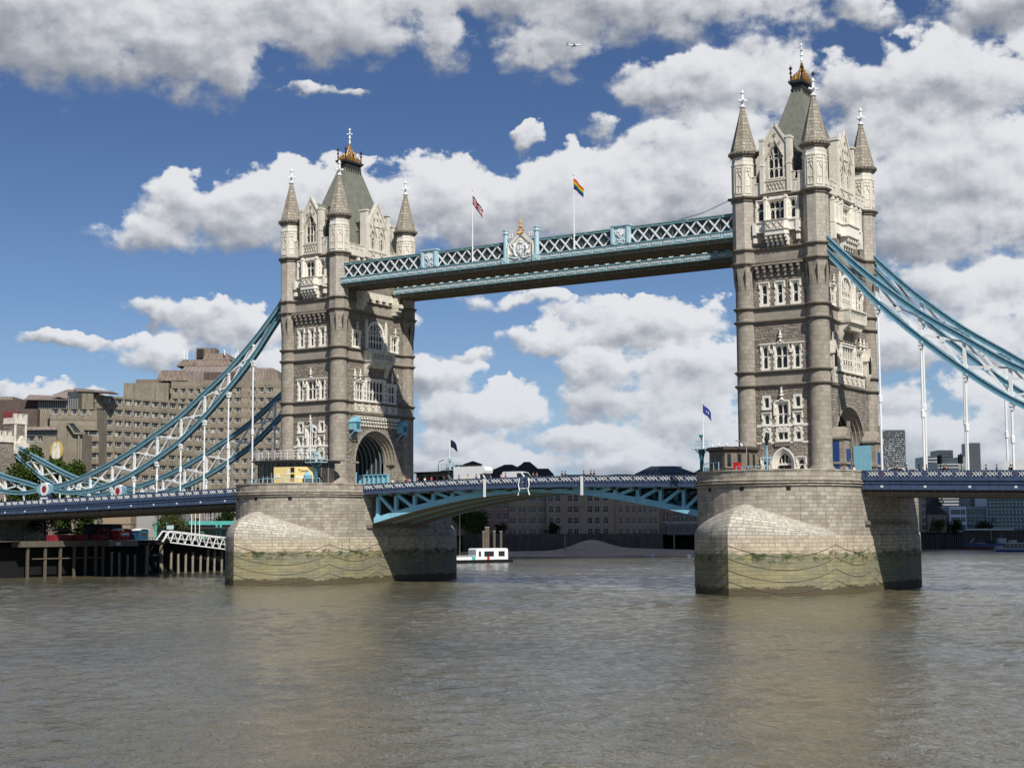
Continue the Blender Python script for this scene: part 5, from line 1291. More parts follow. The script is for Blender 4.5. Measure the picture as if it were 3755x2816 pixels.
# short chains beyond the low pivot, up to the gateway
ST = [(108.1, 16.7), (111.4, 17.5), (115.2, 18.3), (119, 19.25), (123.0, 20.6), (127.4, 22.3), (132, 24.1), (136.6, 26.1)]
SB = [(108.1, 15.9), (111.4, 15.6), (115.2, 15.75), (119, 16.3), (123.0, 17.3), (127.4, 18.9), (132, 21.4), (136.6, 24.3)]
for y, lb in ((-8.95, 'short near chain rising left from the round pivot out of the left edge'), (8.95, 'short far chain climbing left to the small gatehouse')):
    t = thing('short_chain', lb, 'suspension chain', (-108, y, 16)); Z = Matrix.Translation((108, -y, -16))
    for P, nm in ((ST, 'upper_chord'), (SB, 'lower_chord')): mb = MB(Z); chord(mb, P, y, .72, -1); mb.build(nm, ['chain_web', 'chain_blue'], t)
    for n, m_ in zip((111.9, 117.4, 123, 128.6), (117.4, 123, 128.6, 133.5)):
        mb = MB(Z); mb.bar((-n, y, interp(SB, n)+.3), (-m_, y, interp(ST, m_)-.3), .26, .26); mb.bar((-n, y, interp(ST, n)-.3), (-m_, y, interp(SB, m_)+.3), .26, .26); mb.build('web_brace', 'white_paint', t)
    for n in (111.9, 117.4, 123, 128.6):
        mb = MB(Z); mb.prism([(-n-.16, interp(ST, n)-.3), (-n+.16, interp(ST, n)-.3), (-n+.38, interp(SB, n)+.3), (-n-.38, interp(SB, n)+.3)], y-.15, y+.15, axis='y'); mb.build('web_post', 'white_paint', t)
        if interp(SB, n) > 15.5: mb = MB(Z); mb.tube([(-n, y, 13), (-n, y, interp(SB, n)-.3)], .14, 8); mb.lathe([(.24, interp(SB, n)-1.0), (.3, interp(SB, n)-.35)], 8, (-n, y)); mb.build('hanger', 'white_paint', t)
for y, lb in ((-8.95, 'round chain pivot with a dark red rose in a white ring, on the near parapet'), (8.95, 'round chain pivot with a dark red rose in a white ring, behind the far parapet')):
    t = thing('chain_pivot', lb, 'chain pivot', (-105.85, y, 14.6)); Z = Matrix.Translation((0, 0, 0))
    mb = MB(); pts = [(2.2*s_, 1.54+dz) for s_, dz in ((1, -.55), (1, .55))]
    mb.prism([(-2.3, 1.15), (-1.3, .62), (1.3, .62), (2.3, 1.15), (2.3, 2.05), (1.2, 2.5), (-1.2, 2.5), (-2.3, 2.05)], -.36, .36, axis='y')
    mb.build('pivot_plate', 'chain_blue', t)
    def disc(r0, r1, y0_, y1_, mname, nm):
        mb = MB(); n = 20
        for k in range(n):
            a, b = 2*pi*k/n, 2*pi*(k+1)/n; f = lambda r, q: (r*cos(q), 1.54+r*sin(q)*1.12)
            A, B, C_, D_ = f(r0, a), f(r0, b), f(r1, b), f(r1, a)
            mb.face([(A[0], y0_, A[1]), (B[0], y0_, B[1]), (C_[0], y0_, C_[1]), (D_[0], y0_, D_[1])]); mb.face([(D_[0], y0_, D_[1]), (C_[0], y0_, C_[1]), (C_[0], y1_, C_[1]), (D_[0], y1_, D_[1])])
        mb.build(nm, mname, t)
    disc(.62, 1.12, -.46, .46, 'white_paint', 'ring'); disc(0, .62, -.42, .42, 'red_shield', 'rose')
    mb = MB(); mb.box(-1.35, 1.35, -.42, .42, -1.9, .35); mb.box(-1.55, 1.55, -.5, .5, .2, .45); b = mb.build('pedestal', 'navy_paint', t)
    mb = MB(); mb.box(-1.0, 1.0, -.47, -.42, -1.55, .05); mb.build('shield_panel', 'white_paint', b)
    mb = MB(); mb.tube([(-.5, -.5, -1.1), (-.1, -.5, -.7), (.4, -.5, -.9)], .1, 5); mb.tube([(-.4, -.5, -.4), (.1, -.5, -.5), (.5, -.5, -.3)], .08, 5); mb.bar((-.6, -.5, -1.3), (.6, -.5, -1.3), .06, .06); mb.build('beast_relief', 'dark_iron', b)

# ================================================================== gatehouse at the left edge
t = thing('gatehouse', 'small stone gateway tower with battlements cut by the left edge', 'gatehouse', (-137, 0, 8)); Z = Matrix.Translation((137, 0, -8))
GF = Z @ frame((-137, 0), (0, 1), (1, 0))
mb = MB(GF)
st = [arch(-6.2+.3*k, 6.2-.3*k, 8.01, 17.6, 'round', 18, rise=5.4-.3*k) for k in range(4)]
pl = [(-11.4, 8.01), st[0][0]]+list(reversed(st[0][2:]))+[st[0][1], (11.4, 8.01), (11.4, 27.0), (-11.4, 27.0)]
mb.panel(pl, [], 0); mb.box(-11.4, 11.4, 1.0, 9.0, 23.5, 27.0); mb.box(6.2, 11.4, .02, 9.0, 8.01, 23.5); mb.box(-11.4, -6.2, .02, 9.0, 8.01, 23.5); mb.build('wall', 'rubble_stone', t)
mb = MB(GF)
for k in range(3): mb.ring(st[k], st[k+1], -.1+k*.5, .9+k*.5)
mb.build('arch', 'shaft_stone', t)
mb = MB(GF); mb.box(-11.5, 11.5, -.3, .1, 26.7, 27.1); mb.box(-11.5, 11.5, -.15, .3, 27.1, 28.1)
for k in range(16): u = -11+k*1.4; mb.box(u, u+.8, -.15, .3, 28.1, 28.9); mb.box(u-.06, u+.86, -.2, .35, 28.9, 29.05)
mb.build('battlement', 'portland_stone', t)
for c in (9.9, -9.9):
    mb = MB(GF); mb.box(c-1.55, c+1.55, -.35, 3.0, 22.5, 31.0); mb.build('turret', 'rubble_stone', t)
    mb = MB(GF); mb.box(c-1.7, c+1.7, -.5, 3.1, 30.6, 31.0); mb.box(c-1.65, c+1.65, -.45, 3.05, 31.0, 31.9)
    for q in (-1.65, -.35, .95): mb.box(c+q, c+q+.7, -.45, .1, 31.9, 32.6); mb.box(c+q-.05, c+q+.75, -.5, .15, 32.6, 32.75)
    for q in (-1.58, 1.1): mb.box(c+q, c+q+.5, -.42, -.3, 25.0, 30.6)
    for q, z0, z1 in ((0, 24.9, 26.6),): mb.box(c-1.4, c+1.4, -1.5, -.3, z0, z1); mb.box(c-1.6, c+1.6, -1.2, -.3, z0-.5, z0); mb.prism([(c-1.1, z1), (c+1.1, z1), (c, z1+1.6)], -1.2, -.3, axis='y')
    mb.build('turret_trim', 'cream_stone_worn', t)
mb = MB(GF); mb.face([(-8, .6, 27.1), (5.5, .6, 27.1), (3.5, 4, 36), (-6, 4, 36)]); mb.face([(5.5, .6, 27.1), (5.5, 8, 27.1), (3.5, 4.2, 36), (3.5, 4, 36)]); mb.face([(-8, .6, 27.1), (-8, 8, 27.1), (-6, 4.2, 36), (-6, 4, 36)]); mb.face([(-8, 8, 27.1), (5.5, 8, 27.1), (3.5, 4.2, 36), (-6, 4.2, 36)])
mb.build('roof', 'slate', t)
# abutment block under the gatehouse
mb = MB(); mb.box(-149, -131, -13, 13, -2, 12.4); o = mb.build('abutment', 'pier_stone', None); tag(o, 'shaded stone abutment below the gatehouse at the left water edge', 'abutment')

# ================================================================== north bank: ground, river walls, buildings
SITE = Matrix.Translation((CAM.x, CAM.y, 0)) @ Matrix.Rotation(YAW, 4, 'Z')      # survey grid: x across, y away over the river
def sw(x, y, z=0): return SITE @ Vector((x, y, z))
def at_site(name, label, cat, x, y, z=0.0, turn=0.0, group=None):
    p = sw(x, y, z); return thing(name, label, cat, tuple(p), YAW+turn, group)
bank = [(-104, -70), (-104, 62), (-118, 100)]+[tuple(sw(*q)[:2]) for q in ((-20, 474), (-17, 521), (64, 521), (66, 560), (150, 622), (1200, 640))]
far_ = [tuple(sw(*q)[:2]) for q in ((2500, 5000), (-2500, 5000))]+[(-1500, -70)]
mb = MB()
for t_ in tessellate_polygon([[Vector((p[0], p[1], 0)) for p in bank+far_]]): mb.face([((bank+far_)[j][0], (bank+far_)[j][1], 6.55) for j in t_])
struct(mb.build('bank_ground', 'bank_ground'))
# revetment walls along the bank
def wall_thing(label, pts, z1=6.7, name='river_wall', m='river_wall', th=1.2, post=None):
    o = thing(name, label, 'river wall', (pts[0][0], pts[0][1], 0)); Zi = Matrix.Translation((-pts[0][0], -pts[0][1], 0))
    mb = MB(Zi)
    for a, b in zip(pts, pts[1:]):
        a, b = Vector(a), Vector(b); n = Vector((-(b-a).y, (b-a).x)).normalized()*th
        P = [a, b, b+n, a+n]; mb.prism([(q.x, q.y) for q in P], -1.5, z1)
    mb.build('wall_body', m, o)
    if post:
        mb = MB(Zi); k = 0
        for a, b in zip(pts, pts[1:]):
            a, b = Vector(a), Vector(b); L = (b-a).length; n = Vector((-(b-a).y, (b-a).x)).normalized(); s = 0
            while s < L:
                p = a+(b-a)*s/L-n*.2; mb.box(p.x-.17, p.x+.17, p.y-.17, p.y+.17, -1.5, z1-.6+random.uniform(-.4, .3)); s += post*random.uniform(.85, 1.15)
        o2 = mb.build('timber_fender', 'old_timber', o); o2['kind'] = 'stuff'
    return o
S2 = lambda *q: tuple(sw(*q)[:2])
wall_thing('weedy river wall with timber fenders below the brick warehouses', [S2(-17, 519.5), S2(50.25, 519.5)], 6.9, post=2.6)
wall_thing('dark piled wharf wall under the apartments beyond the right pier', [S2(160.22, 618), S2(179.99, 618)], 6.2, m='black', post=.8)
wall_thing('concrete river wall with a pale coping beside the moored boats', [S2(180.39, 619), S2(212.02, 625)], 7.3, post=1.3)
mb = MB(); lat0, lat1 = 181.09, 200.31
mb.T = SITE; mb.box(lat0, lat1, 617.4, 618.9, 7.3, 7.9); tag(mb.build('coping', 'cream_stone_worn'), 'long pale coping along the top of the river wall behind the moored boats', 'coping')
# grassy slope and foreshore
mb = MB(SITE)
mb.face([(-40, 470, 0), (-17, 470, 0), (-17, 521, 6.5), (-40, 490, 6.5)]); mb.face([(-40, 470, 0), (-80, 440, 0), (-80, 470, 6.5), (-40, 490, 6.5)])
o = mb.build('grass', 'grass'); o['kind'] = 'stuff'; o['label'] = 'weedy green slope at the water edge beside the left pier'
mb = MB(SITE); prof = []
nx = 40
for i in range(nx):
    x0, x1 = -20+i*(60.31+20)/nx, -20+(i+1)*(60.31+20)/nx
    hgt = lambda x: 1.2+3.3*math.exp(-((x-25.91)/7.5)**2)+.9*math.exp(-((x-36.68)/18)**2)
    mb.face([(x0, 478, -.2), (x1, 478, -.2), (x1, 492, .95+.1*sin(x1)), (x0, 492, .95+.1*sin(x0))]); mb.face([(x0, 492, .95+.1*sin(x0)), (x1, 492, .95+.1*sin(x1)), (x1, 521, hgt(x1)), (x0, 521, hgt(x0))])
o = mb.build('ground', 'shingle', smooth=True); o['kind'] = 'structure'

# ---- quay beneath the left span
t = thing('wharf', 'dark timber wharf on piles below the left approach deck', 'wharf', (-104, 0, 0)); Z = Matrix.Translation((104, 0, 0))
mb = MB(Z); mb.box(-106.5, -103.9, -16, 4.8, 5.55, 6.62); mb.build('quay_edge', 'old_timber', t)
mb = MB(Z); mb.box(-106.5, -104.0, 4.8, 12.4, 5.45, 6.58); mb.build('concrete_edge', 'paving', t)
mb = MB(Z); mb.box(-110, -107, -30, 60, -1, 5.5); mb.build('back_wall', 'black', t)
mb = MB(Z); mb.box(-107, -103.95, 12.3, 19.7, 5.75, 6.02); mb.build('jetty_deck', 'dark_iron', t)
for y in (5.9, 7.9, 9.9, 11.9, 14.9, 18.9, 21.5, 23.6, 25.6, 27.6, 29.8, 31.8, 33.8, 36): 
    mb = MB(Z); r = .36 if y in (14.9, 18.9) else .24; mb.tube([(-104.3, y, -1), (-104.3+random.uniform(-.1, .1), y+random.uniform(-.1, .1), 5.6 if r > .3 else random.uniform(3.6, 4.6))], r, 7); mb.build('pile', 'pile_wood', t)
for y in (-14, -10, -6.5, -3.2, -.5, 2.0, 3.8): mb = MB(Z); mb.box(-104.6, -104.2, y-.2, y+.2, -1, 5.6); mb.build('pile', 'old_timber', t)
mb = MB(Z); mb.bar((-104.2, 15.2, 3.6), (-104.2, 18.7, 3.6), .18); mb.bar((-104.2, 15.2, 3.6), (-104.2, 16.6, 5.7), .18); mb.bar((-104.3, -13, 3.4), (-104.3, 3.8, 3.4), .2); mb.build('brace', 'old_timber', t)
mb = MB(Z); mb.box(-103.92, -103.86, 6.6, 7.7, 5.7, 6.2); mb.build('notice', 'white_paint', t)
mb = MB(Z)
for y in [12.4+.75*k for k in range(10)]: mb.box(-104.05, -103.99, y-.03, y+.03, 6.0, 7.1)
mb.box(-104.06, -103.98, 12.4, 19.3, 7.05, 7.12); mb.box(-104.06, -103.98, 12.4, 19.3, 6.5, 6.55)
for y in [-15+1.1*k for k in range(25)]: mb.box(-104.05, -103.99, y-.03, y+.03, 6.6, 7.6)
mb.box(-104.06, -103.98, -15.5, 12.4, 7.55, 7.62); mb.box(-104.06, -103.98, -15.5, 12.4, 7.1, 7.14)
mb.build('railing', 'dark_iron', t)
# gangway bridge down to the pontoon
t = thing('gangway', 'white lattice gangway sloping down from the quay behind the left pier', 'gangway', (-104, 19.5, 6)); Z = Matrix.Translation((104, -19.5, -6))
mb = MB(Z); g0, g1 = (19.6, 6.1, 8.35), (39.5, 4.1, 6.55)
for x in (-104.6, -102.6):
    mb.bar((x, g0[0], g0[1]), (x, g1[0], g1[1]), .22); mb.bar((x, g0[0]-.2, g0[2]), (x, g1[0], g1[2]), .26); n = 10
    mb.bar((x, g0[0]-2.2, g0[1]+.1), (x, g0[0]-.2, g0[2]), .22)
    mb.bar((x, (g0[0]), (g0[1]*.55+g0[2]*.45)), (x, g1[0], (g1[1]*.55+g1[2]*.45)), .08)
    for k in range(n):
        f = lambda q, w: (x, g0[0]+(g1[0]-g0[0])*q/n, (g0[w]+(g1[w]-g0[w])*q/n))
        mb.bar(f(k, 1), f(k+.5, 2), .14); mb.bar(f(k+.5, 2), f(k+1, 1), .14)
mb.build('lattice_side', 'white_paint', t)
mb = MB(Z); P = [(-104.6, g0[0], g0[1]), (-102.6, g0[0], g0[1]), (-102.6, g1[0], g1[1]), (-104.6, g1[0], g1[1])]; mb.face(P); mb.face([(p[0], p[1], p[2]-.15) for p in P]); mb.build('walkway_floor', 'dark_iron', t)
t = thing('ticket_sign', 'small pale sign board raised above the head of the white gangway', 'sign', (-105.2, 22, 6.6)); mb = MB(); mb.box(-.1, .1, -.9, .9, 2.1, 2.9); mb.build('board', 'pale_blue_paint', t); mb = MB(); mb.tube([(0, -.6, 0), (0, -.6, 2.1)], .06); mb.tube([(0, .6, 0), (0, .6, 2.1)], .06); mb.build('leg', 'dark_iron', t)
# kiosks
def kiosk(name, label, x, y, w_, h, m, roof='white_paint', cat='kiosk'):
    t = thing(name, label, cat, (x, y, 6.6)); mb = MB(); mb.box(-1, .9, -w_/2, w_/2, 0, h*.85); mb.build('cabin', m, t)
    n = 8; mb = MB()
    for k in range(n):
        a, b = -w_*.58+w_*1.16*k/n, -w_*.58+w_*1.16*(k+1)/n; f = lambda q: h*.85+h*.18*(1-(q/(w_*.6))**2)+.05
        mb.face([(-1.15, a, f(a)), (1.15, a, f(a)), (1.15, b, f(b)), (-1.15, b, f(b))]); mb.face([(1.15, a, f(a)-.12), (1.15, b, f(b)-.12), (1.15, b, f(b)), (1.15, a, f(a))])
        mb.face([(-1.15, a, f(a)-.12), (1.15, a, f(a)-.12), (1.15, b, f(b)-.12), (-1.15, b, f(b)-.12)])
    mb.build('canopy', roof, t); mb = MB(); mb.box(.9, .94, -w_*.32, w_*.32, h*.38, h*.66); mb.build('hatch', 'white_paint' if m == 'red_paint' else 'interior_dark', t)
    mb = MB()
    for q in (.22, .30): mb.box(.9, .93, -w_*.4, w_*.4, h*q, h*q+.03)
    mb.build('panel_line', 'dark_iron', t)
kiosk('kiosk', 'bright red kiosk with a pale curved roof on the quay edge', -109.2, 12.9, 3.2, 2.2, 'red_paint')
kiosk('kiosk', 'small dark blue kiosk touching the right side of the red one', -109.2, 15.0, 1.3, 1.7, 'kiosk_blue', 'kiosk_blue')
kiosk('kiosk', 'dark blue kiosk with curved roof standing between the red kiosk and the gangway', -109.6, 18.2, 2.6, 2.2, 'kiosk_blue')
kiosk('kiosk', 'low green kiosk beside the white gangway, partly behind the left pier', -107.5, 34.8, 5.0, 1.7, 'pale_green', 'pale_green')
for y, w_, lb in ((4.4, 2.4, 'faded red market stall just left of the bright red kiosk'), (-.9, 2.8, 'dark red market stall under the black marquee'), (-5.6, 4.4, 'dark red market stall in shade beside the left abutment')):
    t = thing('market_stall', lb, 'stall', (-105.8, y, 6.6), group='red market stalls on the quay'); mb = MB(); mb.box(-1, .9, -w_/2, w_/2, 0, 1.15); mb.build('counter', 'stall_red', t)
    mb = MB(); mb.prism([(-w_/2-.1, 1.9), (w_/2+.1, 1.9), (0, 2.3)], -1.1, 1.0, axis='x')
    for e in (-1, 1): mb.box(.7, .8, e*w_/2-.05, e*w_/2+.05, 1.1, 1.95)
    mb.build('awning', 'stall_red' if y > 0 else 'canopy_grey', t)
t = thing('marquee', 'black peaked marquee among the dark red stalls', 'marquee', (-107.5, -2.6, 6.6)); mb = MB()
for k in range(8):
    a, b = k*pi/4, (k+1)*pi/4; P = lambda q, r, z: (r*cos(q), r*sin(q)*1.3, z)
    mb.face([P(a, 2.2, 1.3), P(b, 2.2, 1.3), P(b, .9, 1.8), P(a, .9, 1.8)]); mb.face([P(a, .9, 1.8), P(b, .9, 1.8), (0, 0, 2.6)])
mb.build('canopy', 'canopy_grey', t); mb = MB()
for k in range(4): a = k*pi/2+.4; mb.tube([(2.1*cos(a), 2.7*sin(a), 0), (2.1*cos(a), 2.7*sin(a), 1.35)], .05)
mb.build('pole', 'dark_iron', t)
t = thing('cafe_shelter', 'long flat dark canopy on posts behind the red kiosk', 'shelter', (-112.5, 12.5, 6.6)); mb = MB(); mb.box(-2, 2, -5.4, 5.4, 3.0, 3.2); mb.box(-1.8, -1.6, -5, 5, 0, 3.0); mb.build('canopy', 'canopy_grey', t); mb = MB()
for y in (-5, -1.7, 1.7, 5): mb.tube([(1.9, y, 0), (1.9, y, 3)], .07)
mb.build('post', 'dark_iron', t)
for k, (y, lb) in enumerate(((28.8, 'left of three white flagpoles behind the gangway'), (29.9, 'middle of three white flagpoles behind the gangway'), (31.1, 'right of three white flagpoles behind the gangway'))):
    t = thing('flagpole', lb, 'flagpole', (-106, y, 6.55), group='white flagpoles by the gangway'); mb = MB(); mb.tube([(0, 0, 0), (0, 0, 13.5-k*.2)], [.10, .06], 6); mb.build('pole', 'white_paint', t); mb = MB(); mb.lathe([(.02, 13.5-k*.2), (.12, 13.6-k*.2), (.02, 13.8-k*.2)], 6); mb.build('finial', 'white_paint', t)

# ---- the hotel
ht = thing('riverside_hotel', 'large stepped concrete hotel with long bands of windows behind the left span', 'hotel', tuple(sw(-98.20, 400, 6.5)), YAW)
HI = Matrix.Translation((--98.20, -400, -6.5))
def hb(x0, x1, d, z0, z1, dep=18, m='hotel_concrete', nm='block'):
    mb = MB(HI); mb.box(x0, x1, d, d+dep, z0, z1); return mb.build(nm, m, ht)
WN = [0]; rest = MB(HI); rest_f = MB(HI)
def band_facade(p0, p1, z0, rows, n, sp=2.72, skip=None, top=None):
    """concrete spandrels with recessed ribbon windows between sculpted fins; p0, p1 in survey grid"""
    a, b = Vector(p0), Vector(p1); L = (b-a).length; u = (b-a)/L; nrm = Vector((u.y, -u.x))
    M = HI @ Matrix(((u.x, -nrm.x, 0, a.x), (u.y, -nrm.y, 0, a.y), (0, 0, 1, 0), (0, 0, 0, 1)))
    top = top or z0+rows*sp+1.6
    mb = MB(M); mb.box(0, L, 0, 14, 5, top-.3); mb.build('core_wall', 'hotel_concrete', ht)
    mb = MB(M)
    for r in range(rows+1):
        za = z0+r*sp; zb = za+sp-1.30
        if r == rows: zb = top
        mb.prism([(0, za+.1), (-.50, za), (-.58, za+(zb-za)*.45), (-.42, za+(zb-za)*.5), (-.42, zb), (0, zb)], 0, L, axis='x')
    sp_ = mb.build('spandrel_band', 'hotel_concrete', ht)
    w_ = L/n; fin = MB(M)
    for r in range(rows):
        zw = z0+r*sp+sp-1.30; ze = zw+1.30
        for k in range(n):
            if skip and skip(r, k): 
                fin.box(k*w_, (k+1)*w_, -.42, 0, zw, ze); continue
            u0, u1 = k*w_, (k+1)*w_
            fin.prism([(u0-.32, -.1), (u0-.20, -.55), (u0+.24, -.55), (u0+.55, -.1)], zw, ze)
            if WN[0] < 96 and r >= rows-6:
                g = MB(M); g.box(u0+.55, u1-.3, -.09, -.06, zw, ze)
                if random.random() < .45: q0 = u0+.6+random.random()*.9; g.box(q0, q0+.4+random.random()*.5, -.13, -.09, zw+.17, ze, 1)
                g.box(u0+.52, u0+.62, -.16, -.03, zw, ze, 1); g.box(u1-.45, u1-.35, -.16, -.03, zw, ze, 1); g.box(u0+(u1-u0)*.36, u0+(u1-u0)*.36+.12, -.16, -.03, zw, ze, 1); g.box(u0+.35, u1-.18, -.20, -.03, zw, zw+.17, 1)
                g.build('window', ['hotel_glass', 'white_paint_dull'], ht); WN[0] += 1
            else:
                s_ = rest.T; rest.T = M; rest.box(u0+.55, u1-.3, -.09, -.06, zw, ze)
                rest.box(u0+.52, u0+.62, -.16, -.03, zw, ze, 1); rest.box(u1-.45, u1-.35, -.16, -.03, zw, ze, 1); rest.box(u0+(u1-u0)*.36, u0+(u1-u0)*.36+.12, -.16, -.03, zw, ze, 1); rest.box(u0+.35, u1-.18, -.20, -.03, zw, zw+.17, 1); rest.T = s_
    fo = fin.build('window_fin', 'hotel_fin', sp_); fo['kind'] = 'stuff'
dA0, dA1 = 381, 409
band_facade((-104.37, 381), (-83.33, 409), 40.39-2.72*13+1.30-.02, 13, 12, top=42.30)
hb(-109.37, -104.24, 379.4, 5, 42.96, 20)
band_facade((-83.53, 409.2), (-55.98, 411), 45.30-2.72*14+1.30, 14, 13, skip=lambda r, k: (r > 9 and (k in (9, 10))) or (r > 8 and k == 5), top=48.58)
band_facade((-91.14, 407), (-83.33, 409.5), 44.90-2.72*3+1.30, 3, 4, top=48.07)
hb(-103.79, -91.83, 407.2, 30, 47.76, 16); hb(-100.75, -94.73, 408, 40, 48.78, 12, 'hotel_metal')
def tier(px0, px1, zt0, zt1, d, inset, m, dep=14):
    mb = MB(HI); a, b = px0, px1
    P0 = [(a, d, zt0), (b, d, zt0), (b, d+dep, zt0), (a, d+dep, zt0)]; P1 = [(a+inset, d+inset*.8, zt1), (b-inset, d+inset*.8, zt1), (b-inset, d+dep-inset, zt1), (a+inset, d+dep-inset, zt1)]
    for k in range(4): j = (k+1) % 4; mb.face([P0[k], P0[j], P1[j], P1[k]])
    mb.face(P1)
    n = int((b-a)/1.1)
    for k in range(1, n):
        f = k/n; mb.bar((a+(b-a)*f, d-.05, zt0), (a+inset+(b-a-2*inset)*f, d+inset*.8-.05, zt1), .16, .16)
    mb.build('metal_roof', m, ht)
tier(-96.16, -87.76, 48.68, 51.60, 411, 1.2, 'hotel_metal')
tier(-88.85, -69.30, 48.41, 51.19, 412, .15, 'pink_metal')
tier(-83.37, -73.15, 48.46, 50.94, 411.6, .1, 'copper_brown')
tier(-90.02, -69.10, 51.30, 52.84, 413, 1.0, 'pink_metal')
tier(-91.49, -75.89, 52.95, 54.79, 414, 1.4, 'hotel_metal')
tier(-84.55, -76.96, 54.75, 56.59, 415, 1.0, 'hotel_metal')
tier(-70.81, -63.36, 47.37, 52.20, 411.5, 1.6, 'pink_metal')
tier(-67.50, -62.77, 48.14, 51.49, 410.6, .8, 'hotel_metal')
hb(-86.46, -81.28, 416, 54.89, 58.14, 6, 'hotel_metal', 'plant_room'); hb(-85.95, -84.33, 415.4, 55.48, 57.77, .5, 'interior_dark', 'plant_room_opening')
mb = MB(HI)
for px, y0_, y1_ in (-89.35, 54.84, 57.56), (-88.54, 54.84, 57.27), (-74.71, 54.61, 57.34), (-78.39, 55.96, 57.43), (-75.30, 54.61, 56.67): mb.box(px-.13, px+.13, 414.5, 414.8, y0_, y1_)
mb.build('antenna', 'white_paint', ht)
# lower left wings
hb(-116.42, -101.79, 374, 5, 38.24, 24)
band_facade((-112.59, 372), (-101.79, 374.5), 36.76-2.72*2+1.30, 2, 5, skip=lambda r, k: r == 0, top=38.16)
mb = MB(HI); mb.box(-116.90, -107.21, 376, 380, 38.08, 41.09); mb.box(-109.69, -107.01, 376.2, 390, 38.08, 42.68); mb.build('glazed_storey', 'hotel_glass', ht)
mb = MB(HI)
for k in range(22): x = -116.46+k*(-107.00--116.46)/21; mb.box(x-.07, x+.07, 375.7, 375.95, 38.00, 40.94)
mb.build('glazing_bar', 'grey_iron', ht)
mb = MB(HI); q = lambda px, y, d: None
mb.face([(-119.74, 374, 40.56), (-109.10, 374, 40.37), (-109.95, 379, 41.75), (-119.98, 379, 42.27)])
mb.face([(-112.99, 374.6, 41.74), (-109.53, 374.6, 40.72), (-107.95, 381, 43.67), (-111.16, 381, 43.69)])
mb.prism([(-109.08, 43.89), (-108.68, 43.08), (-98.80, 42.57), (-99.48, 42.99)], 379, 384, axis='y')
mb.build('metal_roof', 'pink_metal', ht)
hb(-127.03, -115.66, 372, 5, 38.14, 20, 'copper_brown', 'copper_block'); hb(-129.08, -117.33, 378, 5, 40.91, 20, 'copper_brown', 'copper_block'); hb(-133.19, -126.33, 386, 5, 42.39, 20)
hb(-123.72, -119.97, 371.2, 35.77, 37.42, 1, 'copper_red', 'red_panel')
hb(-115.13, -107.73, 362, 30.87, 32.48, 8, 'hotel_glass', 'glazed_storey')
tier(-115.06, -107.49, 32.28, 33.05, 361, .6, 'pink_metal', 9)
band_facade((-114.49, 359), (-109.50, 360.2), 29.41-2.72*3+1.30, 3, 2, top=30.74)
hb(-110.47, -101.79, 359.4, 5, 30.66, 14)
mb = MB(HI); mb.prism([(-106.60, 5), (-100.81, 5), (-100.81, 31.20), (-102.65, 31.21), (-104.44, 33.77), (-106.60, 33.59)], 358.2, 372, axis='y'); mb.build('block', 'hotel_concrete', ht)
mb = MB(HI); mb.prism([(-104.05, 33.64), (-102.65, 33.70), (-101.13, 31.46), (-102.40, 31.40)], 357.6, 358.2, axis='y'); mb.build('sloping_skylight', 'hotel_glass', ht)
mb = MB(HI)
for a, b in (((240, 1550), (268, 1590)), ((264, 1550), (297, 1588)), ((240, 1550), (264, 1550)), ((268, 1590), (297, 1590))): pass
P_ = [(-104.14, 33.70), (-102.37, 31.15), (-100.46, 31.14), (-102.50, 33.69)]
for a, b in zip(P_, P_[1:]+P_[:1]): mb.bar((a[0], 357.5, a[1]), (b[0], 357.5, b[1]), .45, .35)
mb.bar((-101.42, 357.9, 8), (-101.42, 357.9, 31.02), .7, .4); mb.build('skylight_frame', 'hotel_fin', ht)
band_facade((-103.06, 366), (-99.61, 368), 31.26-2.72*7+1.30, 7, 1, top=32.49)
o = rest.build('window', ['hotel_glass', 'white_paint_dull'], ht); o['kind'] = 'stuff'
# emblem disc on the hotel wall
ds = thing('emblem_disc', 'round gold disc with white fan of strokes on the concrete hotel wall', 'sign', tuple(sw(-106.37, 357.2, 27.17)), YAW-.38)
mb = MB(); n = 28; rx, rz = 1.75, 2.2
mb.prism([(rx*cos(2*pi*k/n), rz*sin(2*pi*k/n)) for k in range(n)], -.22, .1, axis='y'); mb.build('disc', 'gold_disc', ds)
mb = MB()
for e in (-1, 1):
    for (x0, z0, x1, z1, w_) in ((.10, -1.9, .05, -.6, .22), (.35, -1.9, .35, -.5, .3), (.62, -1.85, .75, -.2, .3), (.95, -1.75, 1.15, .1, .26), (.35, -.5, .0, .9, .24), (.75, -.2, .25, 1.3, .24), (1.15, .1, .62, 1.75, .22), (.0, .6, .45, 1.8, .16)): mb.bar((e*x0*.85, -.26, z0), (e*x1*.85, -.26, z1), w_, .12, upv=(0, 1, 0))
mb.build('emblem', 'cream_stone', ds)

